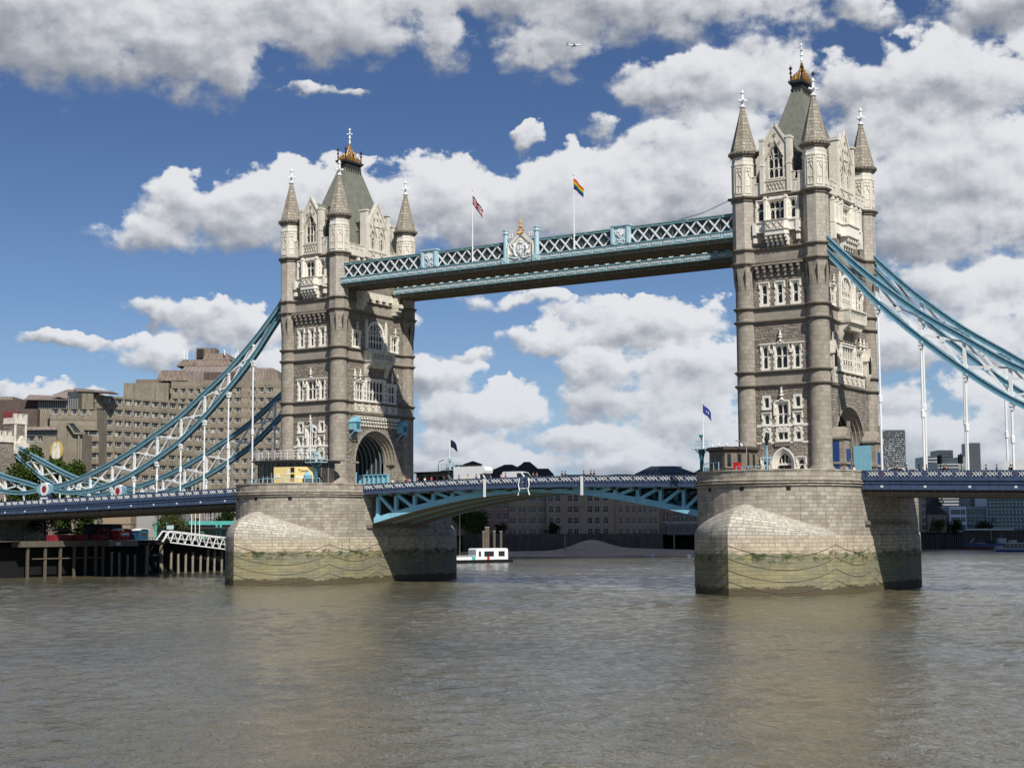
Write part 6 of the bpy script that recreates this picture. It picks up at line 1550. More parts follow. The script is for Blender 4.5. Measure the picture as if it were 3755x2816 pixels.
# ---- buildings by the quay below the hotel
def simple_building(name, label, x0, x1, d, z1, m, cols, rows, ww=1.4, wh=2.0, z0=6.5, dep=16, sill=True, arch_top=False, sp=4.0, zb=None, cat='building', gl='window_glass', roof=None, rh=4, rm='slate'):
    t = at_site(name, label, cat, x0, d, z0); W_ = x1-x0; hs = []
    mb = MB(); zb = zb if zb is not None else 2.0; P = []
    for r in range(rows):
        for c in cols:
            u = c*W_; z = zb+r*sp
            if z+wh > z1-z0: continue
            P.append((u, z)); w2 = ww/2
            hs.append(arch(u-w2, u+w2, z, z+wh-w2*.5, 'round', 6, rise=w2*.5) if arch_top else rect(u-w2, u+w2, z, z+wh))
    mb.panel(rect(0, W_, 0, z1-z0), hs, 0, depth=.35); mb.box(0, W_, .36, dep, 0, z1-z0, skip='f'); mb.face([(0, 0, z1-z0), (W_, 0, z1-z0), (W_, .4, z1-z0), (0, .4, z1-z0)]); mb.face([(0, 0, 0), (0, .4, 0), (0, .4, z1-z0), (0, 0, z1-z0)]); mb.face([(W_, 0, 0), (W_, .4, 0), (W_, .4, z1-z0), (W_, 0, z1-z0)])
    mb.build('wall', m, t)
    for (u, z) in P[:95]:
        mb = MB(); mb.box(u-ww/2, u+ww/2, .25, .30, z, z+wh, 0); mb.box(u-.05, u+.05, .18, .25, z, z+wh, 1); mb.box(u-ww/2, u+ww/2, .18, .25, z+wh*.55, z+wh*.55+.1, 1)
        if sill: mb.box(u-ww/2-.15, u+ww/2+.15, -.15, .2, z-.22, z, 1)
        mb.build('window', [gl, 'sill_stone'], t)
    if roof == 'hip':
        mb = MB(); P0 = [(-.4, -.4), (W_+.4, -.4), (W_+.4, dep+.4), (-.4, dep+.4)]; i_ = min(W_, dep)*.42; H = z1-z0
        P1 = [(i_, i_), (W_-i_, i_), (W_-i_, dep-i_), (i_, dep-i_)]
        for k in range(4): j = (k+1) % 4; mb.face([(P0[k][0], P0[k][1], H), (P0[j][0], P0[j][1], H), (P1[j][0], P1[j][1], H+rh), (P1[k][0], P1[k][1], H+rh)])
        mb.face([(p[0], p[1], H+rh) for p in P1]); mb.build('roof', rm, t)
    if roof == 'gable':
        mb = MB(); H = z1-z0; mb.prism([(-.3, H), (W_+.3, H), (W_/2, H+rh)], -.3, dep+.3, axis='y'); mb.build('roof', rm, t)
    return t
simple_building('cafe_building', 'tan building with tall dark slots behind the shelter under the left span', -86.84, -80.83, 325, 14.02, 'brick_tan', (.22, .52, .85), 1, .5, 3.2, zb=4.5)
simple_building('glazed_pavilion', 'green glass fronted pavilion behind the kiosks under the left span', -81.96, -72.81, 330, 14.08, 'grey_iron', (.06, .18, .3, .42, .54, .66, .78, .92), 2, 1.1, 2.8, zb=.6, sp=3.2, gl='pale_glass', sill=False)
t = at_site('cafe', 'cafe front with bright turquoise frames beyond the white gangway', 'cafe', -74.82, 322, 6.5); mb = MB(); W_ = -57.88--74.82
mb.box(0, W_, 0, .4, 3.1, 3.9); 
for f in (0, .33, .38, .75, .8, 1): mb.box(W_*f-.2, W_*f+.2, 0, .4, 0, 3.1)
mb.build('frame', 'teal_front', t); mb = MB(); mb.box(0, W_, .4, 6, 0, 3.8); mb.build('glazing', 'window_glass', t)
mb = MB(); mb.box(W_*.3, W_*1.05, -2.0, 0, 2.4, 2.6); mb.build('awning', 'canopy_grey', t)
simple_building('office_block', 'dark glass fronted block between the pier top and the hotel foot', -73.03, -64.07, 360, 15.16, 'grey_iron', [k/12+.04 for k in range(12)], 4, 1.0, 2.6, zb=.5, sp=3.0, sill=False)

# ---- warehouses across the middle
D1 = 548
simple_building('brick_house', 'brown brick riverside house with white sash windows just right of the trees', -12.99, -1.88, D1, 26.14, 'brick_red', (.12, .38, .68, .92), 6, 1.1, 1.9, arch_top=False, sp=3.95, zb=7.53-6.5+.6, roof='hip', rm='dark_slate')
simple_building('warehouse', 'pale brown warehouse with paired arched windows beside the brick house', -1.79, 11.56, D1, 27.25, 'brick_dark', (.05, .14, .30, .42, .58, .68, .84, .93), 6, .95, 2.0, arch_top=True, sp=3.95, zb=10.21-6.5-3.6, roof='hip', rh=5.5, rm='dark_slate')
simple_building('warehouse', 'long dark brick warehouse with arched windows in the middle of the far bank', 11.61, 35.78, D1-2, 25.00, 'brick_dark', (.065, .17, .345, .435, .64, .745, .87), 6, 1.5, 2.1, arch_top=True, sp=3.95, zb=10.10-6.5-3.6, roof='hip', rh=3, rm='dark_slate')
simple_building('warehouse', 'dark brick warehouse with narrow slots and paired windows next to the white terrace', 35.94, 51.88, D1-1, 24.12, 'brick_dark', (.13, .28, .42, .56, .66, .80, .90), 6, .95, 2.1, arch_top=True, sp=3.95, zb=9.99-6.5-3.6, roof='hip', rh=3, rm='dark_slate')
simple_building('pump_house', 'red brick building with big arched white windows touching the right pier edge', 52.08, 71.95, D1, 16.22, 'brick_red', (.10, .29, .44, .59, .74, .9), 1, 1.9, 3.4, arch_top=True, zb=10.96-6.5, gl='window_glass', roof='hip', rh=2.5, rm='dark_slate')
t = at_site('terrace_cafe', 'grey terrace extension on posts in front of the arched brick building', 'cafe', 52.63, 530, 1.0); W_ = 69.58-52.63
mb = MB(); mb.box(0, W_, 0, 12, 5.2, 5.6); mb.box(0, W_, -.4, .2, 9.1, 9.6); mb.build('deck', 'grey_iron', t)
mb = MB(); mb.box(.5, W_, 2, 12, 5.6, 8.8); mb.build('cabin', 'paving', t); mb = MB()
for k in range(6): mb.box(1+k*2.8, 3+k*2.8, 1.9, 2.0, 6.3, 7.9)
mb.build('window', 'window_glass', t)
mb = MB()
for k in range(8): mb.box(k*W_/7-.15, k*W_/7+.15, .2, .5, -1, 5.2)
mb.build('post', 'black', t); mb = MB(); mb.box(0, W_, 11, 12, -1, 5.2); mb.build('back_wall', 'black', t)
# roofs behind that show over the bridge deck
def roof_thing(name, label, x0, x1, d, z0, z1, dep, m='dark_slate', kind='hip', inset=None, cat='building'):
    t = at_site(name, label, cat, x0, d, 6.5); W_ = x1-x0; mb = MB(); mb.box(0, W_, 0, dep, 0, z0-6.5); mb.build('wall', 'brick_dark', t)
    mb = MB(); i_ = inset if inset is not None else min(W_, dep)*.45; H0, H1 = z0-6.5, z1-6.5
    P0 = [(-.5, -.5), (W_+.5, -.5), (W_+.5, dep+.5), (-.5, dep+.5)]
    P1 = [(i_, dep*.45), (W_-i_, dep*.45), (W_-i_, dep*.55), (i_, dep*.55)]
    for k in range(4): j = (k+1) % 4; mb.face([(P0[k][0], P0[k][1], H0), (P0[j][0], P0[j][1], H0), (P1[j][0], P1[j][1], H1), (P1[k][0], P1[k][1], H1)])
    mb.face([(p[0], p[1], H1) for p in P1]); mb.build('roof', m, t); return t
roof_thing('slate_roofed_block', 'dark slate roofed block behind the flagpole cabin over the low span', -30.03, -8.38, 580, 29.52, 33.23, 18, inset=8)
t = roof_thing('roof_lantern_block', 'square dark roof lantern rising behind the white box van', -18.43, -12.09, 575, 32.89, 34.22, 6, inset=3)
roof_thing('slate_roofed_block', 'broad dark slate roof with a gable between the two white vans', -10.77, 6.96, 570, 29.06, 32.91, 20, inset=7.5)
roof_thing('gabled_block', 'grey pointed gable roof just above the smaller white van', -1.33, 7.63, 560, 29.17, 32.45, 14, 'slate_grey', inset=4.3)
roof_thing('slate_roofed_block', 'low dark sloping roof right of the middle of the low span', 5.39, 14.43, 565, 28.42, 31.03, 14, inset=1.5)
roof_thing('flat_roofed_block', 'thin low dark roofline right of the walkers on the low span', 37.40, 47.85, 600, 29.49, 30.03, 14, inset=3)
t = roof_thing('glass_roofed_building', 'building with a large sloping glass roof and dark solar panels left of the right pier', 47.63, 71.31, 600, 29.64, 33.26, 22, 'grey_glass', inset=7)
mb = MB(); z0_, z1_ = 29.85-6.5, 33.05-6.5; W_ = 71.31-47.63
for r in range(5):
    for k in range(9): 
        f0, f1 = (r+.08)/5, (r+.92)/5; g = lambda f, u: (u, -.7+10.4*f, z0_+(z1_-z0_)*f+.15); u0 = W_*.42+k*1.02-(0)
        mb.face([g(f0, u0), g(f0, u0+.95), g(f1, u0+.95), g(f1, u0)])
mb.build('solar_panel', 'solar_dark', t)
mb = MB()
for k in range(12): f = k/11; mb.bar((W_*f, -.55, z0_), (7+(W_-14)*f, 9.8, z1_+.1), .2, .2)
mb.build('roof_frame', 'dark_iron', t)
roof_thing('slate_roofed_block', 'dark curved roof end touching the left edge of the right pier', 69.70, 79.56, 590, 29.39, 32.12, 16, inset=4)

# ---- right bank buildings beyond the right span
D2 = 640
simple_building('brick_tower_block', 'narrow brick block at the edge of the right pier shadow on the far bank', 165.92, 171.38, D2, 21.94, 'brick_dark', (.75, .9), 5, .8, 1.8, sp=3.0, zb=1)
simple_building('brown_house', 'brown gabled house between dark trees beyond the right pier', 171.84, 179.80, D2, 13.95, 'brick_tan', (.3, .55, .8), 2, .9, 1.6, sp=3.4, zb=1.5, roof='hip', rh=4.5, rm='dark_slate')
simple_building('slate_roof_house', 'taller house with a dark slate roof behind the brown gabled house', 180.37, 186.80, 670, 16.25, 'brick_dark', (.3, .7), 1, 1, 1.8, zb=3, roof='hip', rh=5, rm='dark_slate')
simple_building('apartment_block', 'white framed apartment block nearest the right pier on the far bank', 181.17, 188.11, D2, 17.08, 'white_render', (.22, .5, .8), 5, 1.9, 2.0, sp=3.15, zb=1.0, sill=False)
simple_building('apartment_block', 'dark balconied apartment block with a white wall to its right', 188.11, 196.86, D2+2, 17.15, 'grey_iron', (.12, .3, .5, .68, .88), 5, 1.35, 2.2, sp=3.15, zb=.9, gl='green_glass', sill=False)
simple_building('penthouse_block', 'set back upper storeys between the white block and the glass block', 195.74, 202.20, 660, 23.07, 'grey_iron', (.15, .38, .62, .85), 8, 1.1, 2.2, sp=3.0, zb=.9, gl='green_glass', sill=False)
t = simple_building('glass_apartments', 'tall green glass apartments with white balcony slabs at the right edge', 196.98, 217.11, D2+1, 24.58, 'white_render', [(k+.5)/13 for k in range(13)], 7, 1.2, 2.5, sp=3.05, zb=.5, gl='green_glass', sill=False)
mb = MB()
for r in range(8): mb.box(.3, 217.11-196.98, -1.4, 0, r*3.05+.15, r*3.05+.35)
mb.build('balcony_slab', 'white_render', t)
mb = MB()
for r in range(8): mb.box(.3, 217.11-196.98, -1.4, -1.34, r*3.05+.35, r*3.05+1.2)
mb.build('balcony_glass', 'green_glass', t)
# skyline
def skyline(name, label, px0, px1, z1, d, m, m2, floors, fins=0, dep=45, lit=None, cat='tower'):
    t = at_site(name, label, cat, px0, d, 6.5); W_ = px1-px0; H = z1-6.5; mb = MB(); mb.box(0, W_, 0, dep, 0, H); mb.build('core', m, t)
    mb = MB(); fh = H/floors
    for k in range(floors): mb.box(-.3, W_+.3, -.9, 0, k*fh, k*fh+fh*(.34 if not fins else .3))
    if fins:
        for k in range(fins+1): mb.box(W_*k/fins-.35, W_*k/fins+.35, -1.4, -.3, 0, H)
    mb.build('floor_band', m2, t)
    if lit:
        random.seed(5); mb = MB(); nb = 34; cw = W_/nb
        for r in range(floors):
            for k in range(nb):
                if random.random() < (.08 if r < floors*.3 or r > floors-5 else .30 if random.random() < .7 else .6): mb.box(k*cw, (k+1)*cw, -1.05, -.95, r*fh+fh*.25, r*fh+fh*.75)
        o = mb.build('pale_cladding', 'tower_pale', t); o['kind'] = 'stuff'
    return t
skyline('glass_tower', 'broad grey glass tower with scattered pale panels right behind the right bridge tower', 626.93, 664.83, 174.70, 2600, 'tower_glass', 'tower_grey', 46, lit=True)
skyline('office_tower', 'dark narrow office tower with tight horizontal bands farthest right on the skyline', 802.21, 821.88, 157.79, 2700, 'tower_glass', 'tower_grey', 44)
skyline('office_tower', 'dark blocky office tower behind the white striped slabs', 664.45, 687.05, 129.90, 2400, 'tower_glass', 'tower_glass', 24, fins=6)
skyline('striped_slab', 'left white striped slab block below the dark blocky tower', 404.35, 414.48, 78.40, 1500, 'tower_glass', 'tower_pale', 24, cat='slab block')
skyline('striped_slab', 'wider lower white striped slab block in front of the dark blocky tower', 400.92, 420.51, 70.57, 1450, 'tower_glass', 'tower_pale', 22, cat='slab block')
skyline('finned_block', 'small block with pale vertical fins between slab and narrow tower', 464.01, 472.82, 82.06, 1600, 'tower_glass', 'tower_pale', 8, fins=7, cat='office block')

# ---- trees
def leafmat(nm, c):
    m = bpy.data.materials.new(nm); m.use_nodes = True; t = NT(m.node_tree); t.n.clear(); ob = t.new('ShaderNodeTexCoord').outputs['Object']
    k = t.m('ADD', .45, t.m('MULTIPLY', t.noise(ob, 1.3, 3, .7), 1.1)); c_ = t.v('SCALE', c, k)
    d = t.new('ShaderNodeBsdfDiffuse', i0=c_); tr = t.new('ShaderNodeBsdfTranslucent', i0=t.v('MULTIPLY', c_, (1.2, 1.3, .6))); mx = t.new('ShaderNodeMixShader', i0=.28); t.l.new(d.outputs[0], mx.inputs[1]); t.l.new(tr.outputs[0], mx.inputs[2])
    o = t.new('ShaderNodeOutputMaterial'); t.l.new(mx.outputs[0], o.inputs[0]); MATS[nm] = m
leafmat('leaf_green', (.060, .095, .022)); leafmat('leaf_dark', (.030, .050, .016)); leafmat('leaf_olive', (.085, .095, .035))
def tree(label, x, y, z0, H, r, m='leaf_green', seed=1, n=1500, trunk=.3, leaf=.42, low=.25, flat=False):
    rnd = random.Random(seed); p = sw(x, y, z0); t = thing('tree', label, 'tree', tuple(p), rnd.random()*6)
    mb = MB(); mb.tube([(0, 0, 0), (.1*r*.3, 0, H*.3), (0, .1, H*.55), (.1, 0, H*.8)], [trunk, trunk*.8, trunk*.55, trunk*.2], 7)
    lumps = []
    for k in range(11):
        a = rnd.random()*2*pi; zz = H*(low+.12+(.80-low)*rnd.random()); rr = r*(.25+.5*rnd.random())*(1.15-.5*abs(zz/H-.55)); c = Vector((rr*cos(a), rr*sin(a), zz)); lumps.append((c, r*(.30+.22*rnd.random())))
        mb.tube([(0, 0, zz*.62), tuple(c*.55+Vector((0, 0, zz*.38))), tuple(c)], [trunk*.35, trunk*.22, trunk*.08], 4)
    lumps.append((Vector((0, 0, H-r*.42)), r*.42)); mb.build('trunk', 'bark', t)
    mb = MB()
    for i in range(n):
        c, rr = lumps[rnd.randrange(len(lumps))]; d = Vector((rnd.gauss(0, 1), rnd.gauss(0, 1), rnd.gauss(0, .8))).normalized()*rr*(rnd.random()**.4)*1.30; q = c+d
        s = leaf*(.6+.8*rnd.random()); u = Vector((rnd.gauss(0, 1), rnd.gauss(0, 1), rnd.gauss(0, 1))).normalized(); v_ = u.orthogonal().normalized(); w_ = u.cross(v_)
        mb.face([q-v_*s*.5, q-w_*s*.32, q+v_*s*.5, q+w_*s*.32])
    mb.build('crown', m, t, merge=False); return t
T_ = tree
T_('tall leafy tree pressed against the right side of the small gatehouse', -99.04, 316, 6.5, 25.73-6.5, 4.0, seed=2, n=6500, low=.02, leaf=.6)
T_('leafy tree standing directly below the gold emblem disc', -95.54, 322, 6.5, 22.95-6.5, 3.7, seed=3, n=6000, low=.02, leaf=.6)
T_('leafy tree whose top shows just left of the long chain, beside the hotel bands', -92.33, 324, 6.5, 23.14-6.5, 3.8, seed=4, n=6000, low=.02, leaf=.6)
T_('leafy tree with its top behind the far chain pivot, rightmost of the quay row', -90.64, 330, 6.5, 20.82-6.5, 3.2, seed=5, n=4500, low=.02, leaf=.6)
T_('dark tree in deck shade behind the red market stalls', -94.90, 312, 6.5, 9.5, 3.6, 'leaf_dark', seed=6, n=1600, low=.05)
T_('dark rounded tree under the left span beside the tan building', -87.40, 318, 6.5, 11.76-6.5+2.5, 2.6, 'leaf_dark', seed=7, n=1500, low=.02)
T_('loose olive green tree in front of the turquoise cafe frames', -69.72, 316, 6.5, 13.11-6.5, 3.4, 'leaf_olive', seed=8, n=2200, low=.25, leaf=.42)
T_('green tree squeezed between the left pier and the glass block', -61.19, 330, 6.5, 12.68-6.5, 2.6, 'leaf_dark', seed=9, n=2600, low=.1)
T_('dark tree mass left of the brick riverside house, under the arch', -15.65, 520, 6.5, 15.83-6.5, 4.6, 'leaf_green', seed=10, n=3600, low=.05, leaf=.6)
T_('second dark tree hard against the brick riverside house', -12.23, 532, 6.5, 14.85-6.5, 3.6, 'leaf_green', seed=11, n=2600, low=.05, leaf=.6)
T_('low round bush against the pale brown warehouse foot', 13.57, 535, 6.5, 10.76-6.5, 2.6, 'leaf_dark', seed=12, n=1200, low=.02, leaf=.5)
T_('small dark shrub below the brick house windows', -4.82, 528, 6.5, 9.51-6.5+1, 2.2, 'leaf_dark', seed=13, n=700, low=.02, leaf=.5)
T_('big dark tree top just right of the right pier, under the deck', 190.44, 700, 6.5, 25.08-6.5, 6.0, 'leaf_green', seed=14, n=2600, low=.1, leaf=.9)
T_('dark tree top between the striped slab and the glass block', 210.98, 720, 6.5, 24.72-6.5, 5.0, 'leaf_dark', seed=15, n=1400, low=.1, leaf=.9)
T_('dark narrow tree between the brown house and the white block', 183.19, 650, 6.5, 15.17-6.5, 2.6, 'leaf_dark', seed=16, n=900, low=.05, leaf=.8)
T_('low hedge like bush at the foot of the white apartment block', 181.82, 632, 6.5, 4.5, 3.6, 'leaf_dark', seed=17, n=900, low=.02, leaf=.7)
T_('olive bush in front of the brown house by the piled wharf', 173.96, 632, 6.5, 5.0, 3.4, 'leaf_olive', seed=18, n=900, low=.02, leaf=.7)
T_('dark bush at the foot of the glass apartments', 193.06, 632, 6.5, 4.2, 4.0, 'leaf_dark', seed=19, n=900, low=.02, leaf=.7)

# ---- boats, pontoon and dolphins
t = thing('work_barge', 'flat pontoon barge with a white cabin and a row of tyre fenders', 'barge', (-100, 122, 0), pi/2-.45); mb = MB(); mb.box(-10, 10.5, -2.5, 2.5, -.4, .75); mb.build('hull', 'dark_iron', t)
mb = MB()
for k in range(17):
    x = -9.5+k*1.2
    for j in range(8): a, b = j*pi/4, (j+1)*pi/4; mb.bar((x+.42*cos(a), -2.6, .3+.42*sin(a)), (x+.42*cos(b), -2.6, .3+.42*sin(b)), .2, .2)
mb.build('tyre_fender', 'black', t)
mb = MB(); mb.prism([(-.2, .8), (9.2, .8), (9.2, 3.3), (8.9, 3.65), (.1, 3.65), (-.2, 3.3)], -2.0, 2.0, axis='y'); cb = mb.build('cabin', 'white_paint', t)
for x0, x1, z0, z1 in ((.6, 1.2, 1.6, 2.9), (2.2, 5.0, 1.6, 2.9), (6.4, 8.2, 1.6, 2.9)): mb = MB(); mb.box(x0, x1, -2.05, -2.0, z0, z1); mb.build('window', 'window_glass', cb)
mb = MB()
for k in range(11): mb.box(-9.7+k*.9, -9.6+k*.9, -2.35, -2.25, .75, 1.9)
mb.box(-9.7, -.3, -2.35, -2.25, 1.8, 1.9); mb.box(-9.7, -.3, -2.33, -2.28, .8, 1.55); mb.build('guard_rail', 'white_paint', t)
mb = MB(); mb.box(-1.6, -.6, -2.4, -2.34, .8, 1.8); mb.build('green_board', 'teal_front', t); mb = MB(); mb.box(3.0, 3.7, -2.1, -2.05, .8, 1.6); mb.build('red_notice', 'red_paint', t)
for k, (x, y, h, lb) in enumerate(((-100, 126.8, 7.9, 'leftmost mooring post of the cluster beside the white cabin barge'), (-100, 128, 9.0, 'tall middle mooring post with a twin beside it'), (-100.2, 129.2, 9.0, 'tall mooring post immediately right of its twin'), (-99.5, 131, 8.0, 'mooring post with a white lower half at the barge end'), (-99.8, 134.6, 7.9, 'rightmost thick mooring post of the cluster'))):
    t = thing('mooring_post', lb, 'post', (x, y, 0)); mb = MB(); mb.tube([(0, 0, -1), (0, 0, h)], .36, 8); mb.build('shaft', 'old_timber', t); mb = MB(); mb.lathe([(.42, h-.1), (.42, h+.1)], 8); mb.build('cap', 'grey_iron', t)
for px_, d_, lb in ((16.59, 500, 'lone thin river post standing in front of the warehouse wall'), (52.48, 505, 'tall thin post before the terrace cafe piles'), (-15.43, 440, 'slim pale pole rising right beside the left pier edge')):
    p = sw(px_, d_); t = thing('river_post', lb, 'post', (p.x, p.y, 0)); mb = MB(); hh = 6.2 if d_ > 450 else 14.5; mb.tube([(0, 0, -1), (0, 0, hh)], .2 if d_ > 450 else .13, 6); mb.build('shaft', 'pile_wood', t)
    mb = MB(); mb.lathe([(.3, hh), (.02, hh+.3)], 6); mb.build('cap', 'grey_iron', t)
for px_, d_, lb in ((42.16, 470, 'small white buoy floating left of the right pier'), (52.36, 462, 'small white buoy floating nearest the right pier')):
    p = sw(px_, d_); t = thing('buoy', lb, 'buoy', (p.x, p.y, 0), group='white mooring buoys'); mb = MB(); mb.lathe([(.1, -.2), (.6, 0), (.7, .3), (.45, .6), (.1, .7)], 10); mb.build('float', 'white_paint', t, smooth=True); mb = MB(); mb.tube([(0, 0, .65), (0, 0, .9)], .08); mb.build('ring_pin', 'dark_iron', t)
def boat(label, x, y, L, B, hull, h, cabin, turn=0, bottom='boot_red'):
    t = at_site('moored_boat', label, 'boat', x, y, 0, turn); n = 10; mb = MB()
    def sec(k):
        f = k/n; wd = B/2*(sin(pi*min(1, .12+f*.95))**.5 if f > .02 else .35); sh = h*(1+.35*(1-f)**3+.12*f**3); return [(-L/2+L*f+.4*(1-f), -wd*.8, 0), (-L/2+L*f, -wd, sh), (-L/2+L*f, wd, sh), (-L/2+L*f+.4*(1-f), wd*.8, 0)]
    for k in range(n):
        A, B_ = sec(k), sec(k+1)
        for i in range(3): mb.face([A[i], A[i+1], B_[i+1], B_[i]], 0)
    mb.face(sec(0)); mb.face(sec(n)); mb.build('hull', hull, t)
    mb = MB()
    for k in range(n):
        A, B_ = sec(k), sec(k+1)
        for e in (0, 3):
            s_ = -1 if e == 0 else 1; f = .42; o = 1 if e == 0 else 2
            q = lambda S: tuple(S[e][i]+(S[o][i]-S[e][i])*f+(s_*.03 if i == 1 else 0) for i in range(3)); q0 = lambda S: tuple(S[e][i]+(s_*.03 if i == 1 else 0) for i in range(3))
            mb.face([q0(A), q0(B_), q(B_), q(A)])
    mb.build('boot_topping', bottom, t)
    for nm, x0, x1, z0, z1, m in cabin: mb = MB(); mb.box(x0, x1, -B*.32, B*.32, z0, z1); mb.build(nm, m, t)
    return t
t = boat('dark blue barge with a red bow underside moored farthest left on the right', 179.49, 590, 15, 4.6, 'navy_paint', 2.1, [('deckhouse', 1, 4, 2.0, 3.6, 'dark_iron'), ('hatch_cover', -3.5, .5, 2.0, 2.5, 'grey_iron')])
mb = MB(); mb.bar((-5.2, 0, 2.3), (-3.2, 0, 4.4), .3); mb.tube([(3.2, 0, 3.5), (3.2, 0, 8)], .08); mb.build('derrick', 'white_paint_dull', t)
t = boat('blue tug with a white wheelhouse behind the passenger boat', 189.68, 600, 13, 4.4, 'navy_paint', 1.8, [('wheelhouse', -1.5, 1.5, 1.8, 4.2, 'white_paint_dull'), ('bulwark', -4, 5, 1.7, 2.3, 'deep_blue_paint')])
mb = MB(); mb.tube([(0, 0, 4.2), (0, 0, 7)], .1); mb.box(-.5, .5, -.5, .5, 5, 5.8); mb.build('mast', 'navy_paint', t)
t = boat('long low passenger boat with many windows at the right edge', 175.03, 535, 17, 4.8, 'white_paint_dull', 1.1, [('saloon', -5, 8, 1.1, 2.7, 'window_glass'), ('saloon_roof', -5.5, 8.3, 2.7, 3.0, 'white_paint_dull'), ('wheelhouse', -3, -1, 3.0, 3.9, 'white_paint_dull')], bottom='deep_blue_paint')
mb = MB()
for k in range(10): mb.box(-5+k*1.4, -4.85+k*1.4, -1.6, 1.6, 1.1, 2.7)
mb.box(-7.6, -5.6, -1.2, 1.2, 1.1, 1.9); mb.build('window_post', 'white_paint_dull', t)

# ================================================================== things on the piers and the deck
def plan(pts, off):
    return offset(pts, off)
def rail_line(name, label, pts, z, h, m='sky_blue_paint', mesh=True, n_rails=2, cat='railing', step=1.0, parent=None):
    t = parent or thing(name, label, cat, (pts[0][0], pts[0][1], z)); off = Vector((0, 0, 0)) if parent else Vector((pts[0][0], pts[0][1], z)); M = Matrix.Translation(-off); base = z
    mb = MB(M); mp = MB(M)
    for a, b in zip(pts, pts[1:]):
        a, b = Vector((a[0], a[1], base)), Vector((b[0], b[1], base)); L = (b-a).length; k = max(1, round(L/step))
        for i in range(k+1): p = a+(b-a)*i/k; mb.box(p.x-.04, p.x+.04, p.y-.04, p.y+.04, base, base+h)
        for i in range(n_rails): zz = base+h*(1-i/n_rails); mb.bar((a.x, a.y, zz), (b.x, b.y, zz), .07, .07)
        if mesh: mp.face([(a.x, a.y, base+.05), (b.x, b.y, base+.05), (b.x, b.y, base+h*.5), (a.x, a.y, base+h*.5)])
    if parent: mb.build('railing', m, t)
    else: mb.build('rail', m, t)
    if mesh: mp.build('mesh_infill', 'infill_blue', t)
    return t
# control cabin on the right pier
cp = [(32.5, -13.4), (33.5, -16.2), (36.4, -17.6), (38.6, -16.0), (39.1, -13.4), (36.0, -12.0)]
t = thing('control_cabin', 'many sided brown control cabin with dark windows on the left of the right pier', 'cabin', (36, -15, 14.35)); M = Matrix.Translation((-36, -15+30, -14.35)); M = Matrix.Translation((-36, 15, -14.35))
mb = MB(M); mb.prism(cp, 14.35, 18.45); mb.build('wall', 'cabin_brown', t)
mb = MB(M); mb.prism(plan(cp, .45), 18.45, 18.62); mb.prism(plan(cp, .30), 18.62, 18.85); mb.prism(plan(cp, .10), 18.2, 18.45); mb.build('roof', 'cabin_roof', t)
for i in range(4):
    a, b = Vector(cp[i]), Vector(cp[i+1]); d = (b-a); n = Vector((d.y, -d.x)).normalized()
    n = n if n.dot(a-Vector((36, -14))) > 0 else -n
    for (f0, f1) in (((.08, .92),) if i == 0 else ((.14, .27), (.42, .86)) if i == 1 else ((.12, .30), (.62, .80)) if i == 2 else ((.15, .3), (.6, .8))):
        mb = MB(M); p, q = a+d*f0, a+d*f1; mb.face([(p.x+n.x*.03, p.y+n.y*.03, 16.2), (q.x+n.x*.03, q.y+n.y*.03, 16.2), (q.x+n.x*.03, q.y+n.y*.03, 17.9), (p.x+n.x*.03, p.y+n.y*.03, 17.9)]); mb.build('window', 'window_glass', t)
mb = MB(M); b0, b1 = Vector(cp[2]), Vector(cp[3])
for k in range(4): mb.bar((b0.x+.1, b0.y-.15, 15.0+k*.38), (b0.x+1.5, b0.y+.85, 15.0+k*.38), .16, .16)
mb.build('stone_course', 'shaft_stone', t)
mb = MB(M)
for x, y in ((33.6, -15.5), (35, -16.3), (36.4, -17), (38, -16), (37.2, -14)): mb.lathe([(.03, 18.85), (.12, 19.0), (.16, 19.15), (.03, 19.35)], 6, (x, y))
mb.build('roof_lamp', 'white_paint', t)
t = thing('red_box', 'bright red box beside the control cabin on the right pier', 'box', (38.6, -18.6, 14.35)); mb = MB(); mb.box(-.42, .42, -.3, .3, 1.0, 2.25); mb.box(-.44, .44, -.32, .32, 2.25, 2.32); mb.build('cabinet', 'red_paint', t); mb = MB(); mb.box(-.35, .35, -.25, .25, 0, 1.0); mb.build('plinth', 'paving', t)
rail_line('railing', 'pale blue railing curving round the front of the control cabin', [(31.8, -14.4), (32.9, -16.8), (34.6, -18.7), (36.6, -19.9)], 14.35, 2.35, 'rail_pale')
rail_line('railing', 'light blue railing and gate between the cabin and the right tower door', [(39.4, -20.6), (41.2, -20.9), (43.2, -20.6)], 14.35, 1.7, 'sky_blue_paint')
